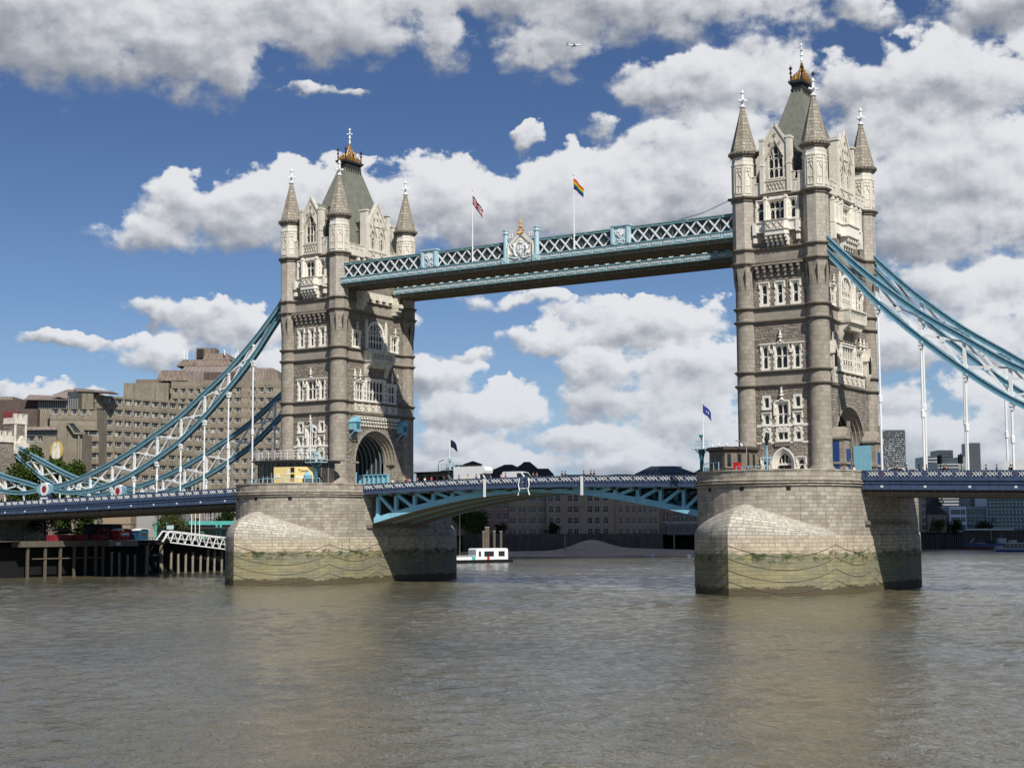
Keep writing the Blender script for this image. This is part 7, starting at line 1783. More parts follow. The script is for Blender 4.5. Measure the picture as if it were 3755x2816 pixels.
# signal masts with platforms
def mast(label, x, y, zp, w_, ztop, pole_top, polex, lamp=False):
    t = thing('signal_mast', label, 'mast', (x, y, 14.35)); M = Matrix.Translation((-x, -y, -14.35))
    mb = MB(M); mb.lathe([(.42, 14.35), (.40, 15.4), (.28, 15.6), (.26, 17.4), (.42, 18.2), (.5, zp)], 10, (x, y)); mb.build('column', 'teal_paint', t)
    mb = MB(M); mb.box(x-w_/2, x+w_/2, y-.8, y+.8, zp, zp+.12)
    for k in (-1, 1): mb.bar((x, y, zp-.9), (x+k*w_*.4, y, zp), .1, .1)
    mb.build('platform', 'pale_blue_paint', t)
    rail_line(None, None, [(x-w_/2, y-.8), (x+w_/2, y-.8), (x+w_/2, y+.8), (x-w_/2, y+.8), (x-w_/2, y-.8)], zp+.12, 1.0, 'pale_blue_paint', mesh=False, parent=t) if False else None
    mb = MB(M)
    for a in (-1, -.33, .33, 1):
        for b in (-.8, .8): mb.box(x+a*w_/2-.03, x+a*w_/2+.03, y+b-.03, y+b+.03, zp+.1, zp+1.1)
    for b in (-.8, .8):
        for h in (.6, 1.1): mb.bar((x-w_/2, y+b, zp+h), (x+w_/2, y+b, zp+h), .05)
    mb.build('railing', 'pale_blue_paint', t)
    mb = MB(M)
    if lamp: mb.lathe([(.10, zp), (.10, ztop-.4), (.30, ztop-.3), (.34, ztop), (.05, ztop+.05)], 8, (x, y))
    else: mb.box(x-.12, x+.12, y-.1, y+.1, zp, ztop-.5); mb.box(x-.3, x+.3, y-.25, y+.25, ztop-.5, ztop)
    mb.build('signal', 'teal_paint' if lamp else 'pale_blue_paint', t)
    mb = MB(M); mb.tube([(polex, y, zp), (polex, y, pole_top)], [.11, .06], 8); mb.lathe([(.03, pole_top), (.12, pole_top+.1), (.03, pole_top+.2)], 6, (polex, y)); mb.build('flagpole', 'white_paint', t)
    return t
mast('teal signal mast with platform and white pole left of the brown control cabin', 31.6, -14.6, 18.75, 2.4, 20.7, 25.0, 31.85, True)
mast('pale blue platform mast in front of the left tower, beside the yellow poster', -33.5, -17.2, 18.75, 3.1, 20.5, 25.2, -34.7)
mast('teal mast with platform behind the left end of the low span', -31.57, 16, 18.5, 2.6, 20.6, 24.4, -31.68)
# lamp and poles
t = thing('street_lamp', 'black lantern on a light blue ornate post before the right tower door', 'street lamp', (42.6, -18.2, 14.35)); mb = MB(); mb.lathe([(.30, 0), (.26, .8), (.12, 1.0), (.10, 4.2), (.16, 4.3), (.05, 4.4)], 8); mb.bar((-.5, 0, 2.4), (.5, 0, 2.4), .10); 
for e in (-1, 1): mb.lathe([(.02, 2.3), (.1, 2.5), (.08, 2.9), (.02, 3.2)], 5, (e*.5, 0))
mb.build('post', 'sky_blue_paint', t); mb = MB(); mb.lathe([(.08, 4.35), (.18, 4.5), (.34, 5.3), (.30, 5.35), (.12, 5.9), (.03, 6.1)], 6); mb.build('lantern', 'dark_iron', t)
t = thing('curved_lamp', 'thin grey pole with a curved arm right of the control cabin', 'street lamp', (39.4, -17.4, 14.35)); mb = MB(); mb.tube([(0, 0, 0), (0, 0, 4.2), (-.1, 0, 4.6), (-.5, 0, 5.0), (-1.2, 0, 5.2)], .06, 6); mb.build('pole', 'grey_iron', t); mb = MB(); mb.box(-1.5, -1.1, -.1, .1, 5.12, 5.24); mb.build('lamp_head', 'grey_iron', t)
t = thing('curved_lamp', 'thin dark curved lamp arm just right of the left tower foot', 'street lamp', (-33.2, 14.8, 14.35)); mb = MB(); mb.tube([(0, 0, 0), (0, 0, 5.0), (.2, 0, 5.6), (.9, 0, 5.9)], .06, 6); mb.build('pole', 'dark_iron', t); mb = MB(); mb.box(.8, 1.1, -.1, .1, 5.84, 5.95); mb.build('lamp_head', 'dark_iron', t)
# glass pavilion on the left pier
pp = [(-49.0, -11.3), (-48.6, -14.6), (-46.6, -17.4), (-43.6, -19.3), (-40.2, -19.9), (-36.6, -19.2), (-33.6, -17.0), (-32.9, -11.3)]
t = thing('pavilion', 'low dark glass pavilion with a wide flat roof and terrace on the left pier', 'pavilion', (-41, -15, 14.35)); M = Matrix.Translation((41, 15, -14.35))
mb = MB(M); mb.prism(plan(pp, -.9), 14.35, 18.8); mb.build('glazed_wall', 'pav_glass', t)
mb = MB(M); mb.prism(plan(pp, .15), 19.15, 19.32); mb.prism(plan(pp, -.3), 18.8, 19.15); mb.build('roof', 'pavilion_roof', t)
mb = MB(M); q = plan(pp, .17)
for a, b in zip(q, q[1:-0]): mb.bar((a[0], a[1], 19.26), (b[0], b[1], 19.26), .06, .1)
mb.build('roof_edge', 'grey_iron', t)
mb = MB(M); q = plan(pp, -.85)
for a, b in zip(q[:-1], q[1:]):
    for f in (0, .33, .66): x, y = a[0]+(b[0]-a[0])*f, a[1]+(b[1]-a[1])*f; mb.box(x-.05, x+.05, y-.05, y+.05, 14.35, 18.8)
mb.build('mullion', 'grey_iron', t)
mb = MB(M); q = plan(pp, -.6)[1:7]
for a, b in zip(q, q[1:]):
    L = math.hypot(b[0]-a[0], b[1]-a[1]); k = int(L/1.1)
    for i in range(k+1): x, y = a[0]+(b[0]-a[0])*i/k, a[1]+(b[1]-a[1])*i/k; mb.box(x-.035, x+.035, y-.035, y+.035, 19.3, 20.75)
    for z in (20.75, 20.3, 19.85): mb.bar((a[0], a[1], z), (b[0], b[1], z), .05)
mb.build('terrace_rail', 'white_paint', t)
t = thing('poster', 'yellow poster wall with white cloud shapes and the word Tower', 'poster', (-40.2, -19.6, 14.35)); M = Matrix.Translation((40.2, 19.6, -14.35))
pq = [(-40.25, -19.35), (-36.55, -18.65), (-33.9, -16.7)]
mb = MB(M); 
for a, b in zip(pq, pq[1:]):
    n = Vector((b[1]-a[1], -(b[0]-a[0]))).normalized(); z1 = 18.15; mb.prism([a, b, (b[0]+n.x*.1, b[1]+n.y*.1), (a[0]+n.x*.1, a[1]+n.y*.1)], 15.2, z1)
mb.build('panel', 'poster_yellow', t)
a, b = Vector(pq[0]), Vector(pq[1]); n = Vector((b.y-a.y, -(b.x-a.x))).normalized(); u_ = (b-a).normalized(); PF = M @ frame((a.x+n.x*.11, a.y+n.y*.11), (u_.x, u_.y), (n.x, n.y))
a2, b2 = Vector(pq[1]), Vector(pq[2]); n2 = Vector((b2.y-a2.y, -(b2.x-a2.x))).normalized(); u2_ = (b2-a2).normalized(); PF2 = M @ frame((a2.x+n2.x*.11, a2.y+n2.y*.11), (u2_.x, u2_.y), (n2.x, n2.y))
mb = MB(PF); mb.prism([(1.3, 16.9), (2.2, 17.0), (2.6, 17.9), (2.9, 17.3), (3.0, 16.9)], -.03, 0, axis='y'); mb.prism([(.1, 16.5), (.4, 17.1), (.9, 17.15), (1.2, 16.5)], -.03, 0, axis='y'); mb.box(2.0, 3.6, -.03, 0, 15.3, 15.9); mb.T = PF2; mb.box(.2, 2.6, -.03, 0, 16.4, 16.7); mb.build('cloud_shape', 'poster_cloud', t)
mb = MB(PF); mb.box(3.05, 3.7, -.04, 0, 17.3, 18.05); mb.box(3.05, 3.7, -.04, 0, 16.3, 17.0); mb.box(.1, 1.2, -.04, 0, 15.3, 15.6); mb.build('photo_panel', 'dark_iron', t)
mb = MB(PF); mb.box(3.05, 3.7, -.04, 0, 15.85, 16.2); mb.build('notice_strip', 'kiosk_orange', t)
def lettering(s, size, T, parent, m, name='lettering'):
    cu = bpy.data.curves.new(name, 'FONT'); cu.body = s; cu.size = size; cu.extrude = .01; cu.align_x = 'CENTER'; tmp = bpy.data.objects.new('tmp', cu); C.objects.link(tmp)
    bpy.context.view_layer.update(); me = bpy.data.meshes.new_from_object(tmp.evaluated_get(bpy.context.evaluated_depsgraph_get())); bpy.data.objects.remove(tmp)
    me.transform(T @ Matrix.Rotation(pi/2, 4, 'X')); me.materials.clear(); me.materials.append(MATS[m]); o = bpy.data.objects.new(name, me); C.objects.link(o); o.parent = parent; return o
lettering('Tower', .62, PF2 @ Matrix.Translation((1.35, -.04, 17.35)), t, 'dark_iron')
rail_line('railing', 'blue mesh railing in front of the yellow poster on the left pier', [(-46.6, -18.4), (-44.0, -20.3), (-41.15, -21.0), (-37.6, -20.4), (-34.6, -18.6), (-33.0, -16.9)], 14.35, 2.0, 'rail_pale')
t = thing('ticket_booth', 'small light blue booth at the foot of the platform mast', 'booth', (-34.6, -17.9, 14.35)); mb = MB(); mb.lathe([(.62, 0), (.62, 2.3), (.70, 2.35), (.45, 2.7), (.1, 3.05)], 8); mb.build('booth_body', 'sky_blue_paint', t); mb = MB(); mb.lathe([(.64, 1.3), (.64, 2.0)], 8); mb.build('booth_window', 'pale_glass', t)
t = thing('stone_cabin', 'flat roofed stone cabin behind the left end of the low span', 'cabin', (-35, 15.5, 14.35)); M = Matrix.Translation((35, -15.5, -14.35)); cx0, cx1 = -37.81, -31.15
mb = MB(M); mb.box(cx0+.3, cx1-.3, 14.2, 18, 14.35, 18.05); mb.build('wall', 'cabin_brown', t); mb = MB(M); mb.box(cx0, cx1, 13.9, 18.3, 18.05, 18.28); mb.build('roof', 'cabin_roof', t)
for f in (.2, .5, .78): mb = MB(M); x = cx0+(cx1-cx0)*f; mb.box(x, x+1.1, 14.15, 14.2, 15.6, 17.4); mb.build('window', 'window_glass', t)

# ---- flags
def flag(name, label, x, y, ztop, w_, h, mats, pick, droop=.75, seed=0, dirx=1):
    t_ = MB(); nu, nv = 16, 12
    def P(i, j):
        u, v = i/nu, j/nv; a = u*w_; return (x+dirx*(a*.72+.06*sin(6*u+seed)), y-.05+.14*sin(7*u+3*v+seed)*u, ztop-v*h*(1-.12*u)-droop*a*(.75+.25*u)+.05*sin(9*u+seed))
    for i in range(nu):
        for j in range(nv): t_.face([P(i, j), P(i+1, j), P(i+1, j+1), P(i, j+1)], pick((i+.5)/nu, (j+.5)/nv))
    o = t_.build(name, mats, smooth=True); tag(o, label, 'flag')
    md = o.modifiers.new('thickness', 'SOLIDIFY'); md.thickness = .012; return o
for nm, c in (('fl_red', (.55, .02, .02)), ('fl_orange', (.75, .22, .02)), ('fl_yellow', (.75, .55, .03)), ('fl_green', (.02, .22, .06)), ('fl_blue', (.01, .04, .28)), ('fl_violet', (.05, .02, .12)), ('fl_navy', (.012, .02, .06)), ('fl_white', (.75, .75, .75)), ('fl_indigo', (.05, .07, .30))): mat(nm, c, .7, var=.08)
flag('flag', 'rainbow striped flag on the right of the two walkway poles', 9.15, -9.7, 59.55, 2.3, 1.62, ['fl_red', 'fl_orange', 'fl_yellow', 'fl_green', 'fl_blue', 'fl_violet'], lambda u, v: min(5, int(v*6)))
def union(u, v):
    if abs(u-.5) < .05 or abs(v-.5) < .09: return 1
    if abs(u-.5) < .09 or abs(v-.5) < .16: return 2
    if abs(abs(u-.5)-abs(v-.5)) < .035: return 1
    if abs(abs(u-.5)-abs(v-.5)) < .09: return 2
    return 0
flag('flag', 'dark drooping flag with red and white crosses on the left walkway pole', -8.95, -9.7, 59.3, 2.6, 1.5, ['fl_navy', 'fl_red', 'fl_white'], union, droop=.95, seed=1)
flag('flag', 'white flag with a dark device flying in front of the left tower', -34.65, -17.2, 25.1, 1.75, 1.35, ['fl_white', 'dark_iron'], lambda u, v: 1 if (u-.62)**2/.03+(v-.55)**2/.05 < 1 else 0, droop=.55, seed=2)
flag('flag', 'plain indigo flag above the control cabin of the right pier', 31.9, -14.6, 24.9, 1.7, 1.2, ['fl_indigo', 'fl_white'], lambda u, v: 1 if .4 < v < .55 and .35 < u < .75 and int(u*20) % 2 else 0, droop=.8, seed=3)
flag('flag', 'plain black flag over the far mast behind the low span', -31.45+.1, 16, 23.9, 1.9, 1.3, ['fl_navy'], lambda u, v: 0, droop=.62, seed=4)
for x, lb in ((-9.0, 'tall white flagpole on the walkway left of the coat of arms'), (9.1, 'tall white flagpole on the walkway right of the coat of arms')):
    t = thing('flagpole', lb, 'flagpole', (x, -9.7, 48.9)); mb = MB(); mb.tube([(0, 0, 0), (0, 0, 11.0)], [.12, .055], 8); mb.box(-.15, .15, 0, .4, .2, .4); mb.box(-.15, .15, 0, .4, 2.1, 2.3); mb.build('pole', 'white_paint', t); mb = MB(); mb.lathe([(.03, 11.0), (.12, 11.1), (.02, 11.3)], 6); mb.build('finial', 'gold_paint', t)
# navigation poles hanging beside pier? slim cable to the right tower
t = thing('stay_cable', 'thin cable pair from the walkway roof up to the right tower', 'cable', (34, -9.4, 51)); mb = MB()
for k in (0, .35): mb.tube([(-8, 0+k, .5), (-4, k, 1.1), (0, k, 2.4)], .03, 4)
mb.build('cable', 'teal_paint', t); mb = MB(); mb.box(-.3, .5, -.1, .5, 2.2, 2.5); mb.build('clamp', 'dark_iron', t)

# ---- aeroplane high above
p = sw(164.05, 3900, 1266.81); t = thing('aeroplane', 'small white airliner with a green tail crossing the upper sky', 'aeroplane', tuple(p), YAW+.10); t.rotation_euler = (0, -.06, YAW+.08)
mb = MB(); mb.tube([(-19, 0, .9), (-16, 0, .6), (-10, 0, .1), (0, 0, 0), (12, 0, 0), (16, 0, 0), (18, 0, -.2), (19, 0, -.6)], [.3, 1.0, 1.8, 2.05, 2.05, 1.9, 1.2, .3], 12); fu = mb.build('fuselage', 'white_paint', t, smooth=True)
mb = MB()
for e in (-1, 1): mb.prism([(4.5, e*1.6), (-1.5, e*1.6), (-6.5, e*17), (-4.6, e*17)], -.9, -.55)
mb.build('wing', 'plane_grey', t)
mb = MB(); mb.prism([(-13, 1.4), (-18, 1.6), (-20, 7.2), (-17.8, 7.2)], -.2, .2, axis='y'); mb.build('tail_fin', 'plane_green', t)
mb = MB()
for e in (-1, 1): mb.prism([(-15, e*.6), (-18, e*.6), (-20, e*6.2), (-18.8, e*6.2)], 1.0, 1.2)
mb.build('tailplane', 'plane_green', t)
for e in (-1, 1): mb = MB(); mb.tube([(.5, e*5.6, -2.1), (2, e*5.6, -2.1), (4.6, e*5.6, -2.1)], [.7, 1.15, 1.05], 10); mb.build('engine', 'plane_grey', t)

# ---- vehicles
def van(label, x, y, z, L, H, m='white_paint', luton=False, rz=0.0):
    t = thing('van', label, 'van', (x, y, z), rz); W_ = 2.0 if not luton else 2.2; mb = MB()
    if luton:
        mb.prism([(-L/2, .55), (L/2-1.9, .55), (L/2-1.9, 2.2), (L/2-.9, 2.35), (L/2-.75, 2.8), (L/2-1.1, H-.05), (L/2-2.0, H), (-L/2+.1, H), (-L/2, H-.1)], -W_/2, W_/2, axis='y'); mb.build('box_body', m, t)
        mb = MB(); mb.prism([(L/2-1.9, .5), (L/2-.05, .5), (L/2, 1.15), (L/2-.75, 1.35), (L/2-1.35, 2.25), (L/2-1.9, 2.3)], -.97, .97, axis='y'); mb.build('cab', m, t)
        g = [(L/2-1.85, 1.35), (L/2-.95, 1.35), (L/2-1.40, 2.1), (L/2-1.85, 2.15)]; ws = ((L/2-.74, 1.38), (L/2-1.32, 2.2))
    else:
        mb.prism([(-L/2, .4), (L/2-.1, .4), (L/2, 1.0), (L/2-.9, 1.25), (L/2-1.7, H-.12), (L/2-2.3, H), (-L/2+.2, H), (-L/2, H-.25)], -W_/2, W_/2, axis='y'); mb.build('body', m, t)
        g = [(L/2-2.5, 1.3), (L/2-1.15, 1.3), (L/2-1.8, H-.3), (L/2-2.5, H-.25)]; ws = ((L/2-.88, 1.28), (L/2-1.66, H-.16))
    for e in (-1, 1): mb = MB(); yy = e*(W_/2+.012 if not luton else .985); mb.face([(q[0], yy, q[1]) for q in g]); mb.build('side_window', 'window_glass', t)
    mb = MB(); a, b = ws; mb.face([(a[0]+.02, -.85, a[1]+.02), (a[0]+.02, .85, a[1]+.02), (b[0]+.02, .8, b[1]), (b[0]+.02, -.8, b[1])]); mb.build('windscreen', 'window_glass', t)
    for xx in (-L/2+1.1, L/2-.95):
        for e in (-1, 1): mb = MB(Matrix.Translation((xx, e*.9, .36)) @ Matrix.Rotation(pi/2, 4, 'X')); mb.lathe([(.1, -.12), (.36, -.12), (.36, .12), (.1, .12)], 12); mb.build('wheel', 'black', t)
    return t
rz_ = lambda x: par_z(x)-1.04
van('big white box van with an overhanging cab on the low span', (-19.27+-12.88)/2+.1, 1, rz_(16), 6.9, 3.45, luton=True)
van('smaller white panel van ahead of the box van on the low span', (-9.94+-5.16)/2, 1, rz_(8), 5.3, 2.35)
van('white van cut by the right edge on the right approach deck', 70.44, 1, rz_(72), 6.0, 2.6)
def car(label, x, y, z, m):
    t = thing('car', label, 'car', (x, y, z)); mb = MB(); mb.prism([(-2.1, .3), (2.1, .3), (2.15, .75), (1.2, .9), (.6, 1.42), (-1.1, 1.45), (-1.8, .95), (-2.15, .85)], -.88, .88, axis='y'); mb.build('body', m, t)
    mb = MB()
    for e in (-1, 1): mb.face([(1.0, e*.89, .93), (.5, e*.89, 1.34), (-1.0, e*.89, 1.36), (-1.55, e*.89, .98)])
    mb.build('side_window', 'window_glass', t)
    for xx in (-1.3, 1.35): mb = MB(Matrix.Translation((xx, 0, .31)) @ Matrix.Rotation(pi/2, 4, 'X')); mb.lathe([(.1, -.89), (.31, -.89), (.31, .89), (.1, .89)], 12); mb.build('wheel', 'black', t)
    return t
car('white car showing its roof over the parapet just right of the right tower', 54.48, -2, rz_(55)+.15, 'white_paint')
car('second pale car following on the right approach deck', 54.88, 2, rz_(58)+.15, 'white_paint_dull')
for px_, lb in ((61.00, 'black traffic signal between the first hangers of the right chain'), (63.67, 'black traffic signal right beside the narrow striped block')):
    t = thing('traffic_signal', lb, 'traffic light', (px_, -5.5, rz_(62))); mb = MB(); mb.tube([(0, 0, 0), (0, 0, 3.3)], .06); mb.build('pole', 'dark_iron', t)
    mb = MB(); mb.box(-.35, .2, -.12, .12, 1.95, 3.1); mb.build('signal_head', 'black', t); mb = MB()
    for k in range(3): mb.tube([(-.05, -.12, 2.15+k*.36), (-.05, -.3, 2.15+k*.36)], .13, 8)
    mb.build('hood', 'dark_iron', t)

# ---- people
def bake(name, verts, edges, radii, m, root=0, sub=1):
    me = bpy.data.meshes.new(name); me.from_pydata(verts, edges, []); o = bpy.data.objects.new(name, me); C.objects.link(o)
    md = o.modifiers.new('skin', 'SKIN'); md.use_smooth_shade = True
    for i, v in enumerate(me.skin_vertices[0].data): v.radius = radii[i] if isinstance(radii[i], tuple) else (radii[i], radii[i]); v.use_root = (i == root)
    s_ = o.modifiers.new('sub', 'SUBSURF'); s_.levels = sub; s_.render_levels = sub
    bpy.context.view_layer.update(); nm = bpy.data.meshes.new_from_object(o.evaluated_get(bpy.context.evaluated_depsgraph_get())); bpy.data.objects.remove(o)
    nm.materials.clear(); nm.materials.append(MATS[m]); return nm
CL = {'black': (.02, .02, .022), 'navy': (.02, .03, .07), 'red': (.50, .03, .03), 'white': (.70, .70, .68), 'pink': (.55, .28, .28), 'yellow': (.62, .50, .12), 'grey': (.16, .16, .16), 'lightblue': (.30, .45, .58), 'jean': (.05, .07, .12), 'green': (.08, .14, .09)}
for k, c in CL.items(): mat('cloth_'+k, c, .85, var=.1)
BODIES = {}
def pose_meshes(pose):
    if pose in BODIES: return BODIES[pose]
    s = .28 if pose == 'walk' else .04
    J = {'pel': (0, 0, .95), 'wst': (0, 0, 1.08), 'chs': (.0, 0, 1.30), 'nck': (.02, 0, 1.48), 'hd0': (.03, 0, 1.56), 'hd1': (.04, 0, 1.68),
         'shL': (0, .19, 1.40), 'elL': (-s*.4-.02, .25, 1.13), 'wrL': (s*.3+.08, .24, .90), 'haL': (s*.4+.12, .23, .82),
         'shR': (0, -.19, 1.40), 'elR': (s*.3-.02, -.25, 1.13), 'wrR': (s*1.1+.08, -.24, .93), 'haR': (s*1.3+.12, -.23, .86),
         'hpL': (0, .10, .92), 'knL': (s*.7+.02, .11, .50), 'anL': (s*.6, .11, .09), 'toL': (s*.6+.17, .12, .04),
         'hpR': (0, -.10, .92), 'knR': (-s*.3+.03, -.11, .50), 'anR': (-s*1.3, -.11, .12), 'toR': (-s*1.3+.16, -.12, .04)}
    nm = list(J); V = [J[k] for k in nm]; ix = nm.index
    E_ = [('pel', 'wst'), ('wst', 'chs'), ('chs', 'nck'), ('nck', 'hd0'), ('hd0', 'hd1'), ('chs', 'shL'), ('shL', 'elL'), ('elL', 'wrL'), ('wrL', 'haL'), ('chs', 'shR'), ('shR', 'elR'), ('elR', 'wrR'), ('wrR', 'haR'), ('pel', 'hpL'), ('hpL', 'knL'), ('knL', 'anL'), ('anL', 'toL'), ('pel', 'hpR'), ('hpR', 'knR'), ('knR', 'anR'), ('anR', 'toR')]
    Rr = {'pel': (.11, .15), 'wst': (.10, .13), 'chs': (.11, .16), 'nck': .055, 'hd0': (.085, .075), 'hd1': (.09, .08), 'sh': .055, 'el': .042, 'wr': .030, 'ha': .038, 'hp': .085, 'kn': .055, 'an': .038, 'to': .035}
    rad = [Rr.get(k, Rr.get(k[:2])) for k in nm]
    body = bake('body', V, [(ix(a), ix(b)) for a, b in E_], rad, 'skin', 0, 1)
    tk = ['wst', 'pel', 'chs', 'shL', 'elL', 'shR', 'elR']; te = [('wst', 'pel'), ('wst', 'chs'), ('chs', 'shL'), ('shL', 'elL'), ('chs', 'shR'), ('shR', 'elR')]
    top = bake('shirt', [J[k] for k in tk], [(tk.index(a), tk.index(b)) for a, b in te], [(.125, .155), (.125, .16), (.13, .185), .075, .062, .075, .062], 'cloth_black', 0, 1)
    lk = ['pel', 'hpL', 'knL', 'anL', 'hpR', 'knR', 'anR']; le = [('pel', 'hpL'), ('hpL', 'knL'), ('knL', 'anL'), ('pel', 'hpR'), ('hpR', 'knR'), ('knR', 'anR')]
    leg = bake('trousers', [J[k] for k in lk], [(lk.index(a), lk.index(b)) for a, b in le], [(.12, .155), .10, .075, .06, .10, .075, .06], 'cloth_jean', 0, 1)
    mb = MB(); mb.lathe([(.02, 1.60), (.098, 1.63), (.105, 1.70), (.085, 1.765), (.03, 1.80)], 10, (.01, 0)); o = mb.build('hair', 'hair_dark', smooth=True); hair = o.data; bpy.data.objects.remove(o)
    BODIES[pose] = (body, top, leg, hair); return BODIES[pose]
def person(label, x, y, z, rz, top, legs='jean', pose='stand', group=None):
    t = thing('person', label, 'person', (x, y, z), rz, group); b, tp, lg, hr = pose_meshes(pose)
    for nm, me, m in (('body', b, None), ('shirt', tp, 'cloth_'+top), ('trousers', lg, 'cloth_'+legs), ('hair', hr, None)):
        o = bpy.data.objects.new(nm, me); C.objects.link(o); o.parent = t
        if m: o.material_slots[0].link = 'OBJECT'; o.material_slots[0].material = MATS[m]
    return t
g_ = 'people walking along the low span'
for px_, top, lb, ps, rz in ((1439, 'white', 'person in white at the left end of the low span parapet', 'walk', 0), (1454, 'navy', 'person in navy just behind the one in white at the left parapet end', 'walk', 0), (1487, 'black', 'person in black left of the seated looking pair on the low span', 'stand', 1.5), (1500, 'pink', 'person in dusty pink beside one in black on the low span', 'stand', -1.5), (1529, 'black', 'person in black alone left of the red shirted walker', 'walk', pi),
        (1557, 'white', 'person in white next to the red shirted walker', 'walk', 0), (1581, 'red', 'person in a bright red top on the low span', 'walk', 0), (1625, 'black', 'person in black before the cabin window on the low span', 'stand', 1), (1682, 'grey', 'person in grey at the tail of the box van', 'walk', pi), (1714, 'yellow', 'person in a yellow top in front of the box van', 'walk', 0), (1745, 'navy', 'person in dark navy in front of the box van cab', 'walk', pi),
        (1837, 'pink', 'person in pink between the two vans', 'walk', 0), (1852, 'grey', 'person in grey just behind the small van', 'walk', 0), (1953, 'black', 'person in black at the nose of the small van', 'stand', 1.57), (1966, 'grey', 'person by the centre housing of the span', 'stand', 1.2)):
    x = -2.63
    t_ = (px_-1881.33)/5626.35; k_ = (200.639-8.3)/(sin(YAW)*t_+cos(YAW)); x = CAM.x+k_*(cos(YAW)*t_-sin(YAW)); person(lb, x, -8.3, rz_(x), rz, top, 'jean', ps, g_)
def px_x(px_, y):
    t_ = (px_-1881.33)/5626.35; return CAM.x+(200.639+y)/(sin(YAW)*t_+cos(YAW))*(cos(YAW)*t_-sin(YAW))
for px_, top, lb, ps, rz in ((2059, 'black', 'left of two dark walkers on the right half of the low span', 'walk', 0), (2071, 'black', 'right of two dark walkers on the right half of the low span', 'walk', 0), (2139, 'black', 'lone dark walker directly over the right navigation board', 'walk', pi), (2165, 'navy', 'dark walker a step left of the tallest one, right half of the low span', 'walk', 0), (2177, 'black', 'tallest dark walker on the right half of the low span', 'walk', 0)):
    person(lb, px_x(px_, -8.3), -8.3, rz_(10)+.05, rz, top, 'black', ps, g_)
g2 = 'people on the right approach deck'
for px_, top, lb, ps, rz in ((3281, 'black', 'dark figure by the first white hanger of the right chain', 'stand', 1.5), (3323, 'black', 'dark figure leaning by the second parapet bay on the right', 'walk', pi), (3367, 'grey', 'short figure left of the second hanger on the right', 'walk', 0), (3385, 'white', 'figure in white touching the second hanger on the right', 'walk', 0), (3395, 'black', 'dark figure right of the second hanger', 'walk', 0), (3460, 'black', 'left of two dark figures below the striped slabs', 'stand', 1), (3468, 'navy', 'right of two dark figures below the striped slabs', 'stand', 2), (3613, 'black', 'dark figure right of the narrow office tower', 'walk', 0), (3652, 'black', 'striding dark figure two bays from the right edge', 'walk', 0), (3703, 'black', 'dark figure beside the last hanger near the right edge', 'stand', 1.5), (3710, 'navy', 'figure behind the last hanger near the right edge', 'walk', 0)):
    x = px_x(px_, -8.2); person(lb, x, -8.2, rz_(x), rz, top, 'black', ps, g2)
for x, y, top, lb in ((49.5, -10.2, 'navy', 'person in navy beside the light blue screen at the right tower arch'), (50.3, -10.4, 'lightblue', 'person in light blue by the right tower arch'), (51.1, -9.9, 'white', 'person in white at the start of the right approach deck'), (40.6, -19.6, 'black', 'hooded dark figure on the right pier next to the red box'), (42.0, -19.7, 'black', 'dark figure by the lantern post on the right pier'), (41.0, -10.9, 'black', 'person in the pointed doorway of the right tower'), (41.9, -11.1, 'grey', 'second person in the pointed doorway of the right tower'),
        (-33.2, -13.0, 'pink', 'person in pink at the foot of the left tower front right turret'), (-30.9, -7.8, 'grey', 'person before the dark blue boarding of the left tower arch')):
    person(lb, x, y, 14.35+.15, random.random()*6, top, 'black', 'stand')
random.seed(21)
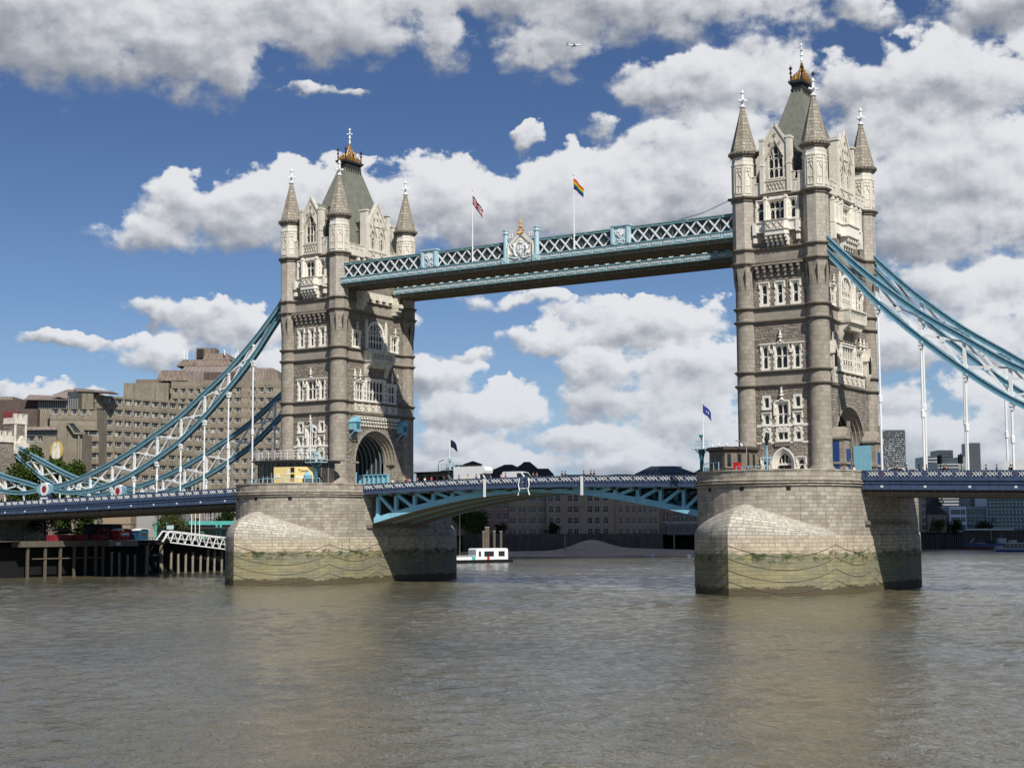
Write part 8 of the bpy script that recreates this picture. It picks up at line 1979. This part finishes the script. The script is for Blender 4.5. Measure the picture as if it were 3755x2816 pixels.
for k, (x, y, top, lb) in enumerate(((-50.3, -14.9, 'white', 'leftmost person at the left pier edge, in white'), (-49.7, -15.6, 'black', 'person in black second from the left edge of the left pier'), (-49.2, -16.4, 'grey', 'person in grey third along the left pier edge'), (-48.7, -17.0, 'black', 'person in black fourth along the left pier edge'), (-48.1, -17.6, 'navy', 'person in navy fifth along the left pier edge'), (-47.5, -18.1, 'black', 'person in black nearest the blue railing on the left pier'), (-46.9, -18.5, 'lightblue', 'person in light blue beside the blue railing end'))):
    person(lb, x, y, 14.35-.15, random.random()*6, top, 'black', 'stand', 'people along the left pier edge')
for px_, top, lb in ((8, 'navy', 'dark figure at the left picture edge on the approach deck'), (30, 'black', 'left figure of the small crowd under the gatehouse arch'), (38, 'grey', 'middle figure of the small crowd under the gatehouse arch'), (50, 'black', 'right figure of the small crowd under the gatehouse arch'), (58, 'navy', 'figure nearest the gatehouse turret foot')):
    x = px_x(px_, -7.8); person(lb, x, -7.8, rz_(x), 0, top, 'black', 'walk', 'people near the gatehouse')
# ---- a passing cumulus that shades the far bank
cm = bpy.data.materials.new('cloud_vapour'); cm.use_nodes = True; q = NT(cm.node_tree); q.n.clear(); d = q.new('ShaderNodeBsdfDiffuse', i0=(.9, .9, .92, 1)); o = q.new('ShaderNodeOutputMaterial'); q.l.new(d.outputs[0], o.inputs[0]); MATS['cloud_vapour'] = cm
def shade_point(x, y, h): return (x+SUN.x/SUN.z*h, y+SUN.y/SUN.z*h, h)
cl = bmesh.new(); random.seed(4)
for (x, y, r) in ((-150, 235, 62), (-95, 280, 60), (-60, 350, 75), (-20, 420, 95), (-175, 300, 60), (-110, 360, 70), (60, 500, 110), (-70, 450, 90), (-215, 240, 45), (20, 330, 45)):
    cx_, cy_, cz = shade_point(x, y, 900); b_ = bmesh.ops.create_icosphere(cl, subdivisions=3, radius=r)
    for v in b_['verts']: k = 1+.10*sin(v.co.x*.11+x)+.08*sin(v.co.y*.13+y)+.05*sin(v.co.z*.2); v.co = Vector((v.co.x*k+cx_, v.co.y*k+cy_, v.co.z*.5*k+cz))
me = bpy.data.meshes.new('passing_cloud'); cl.to_mesh(me); me.materials.append(cm); me.polygons.foreach_set('use_smooth', [True]*len(me.polygons)); o = bpy.data.objects.new('sky_cloud', me); C.objects.link(o); o['kind'] = 'structure'; o['label'] = 'low cumulus cloud passing between the sun and the far bank'
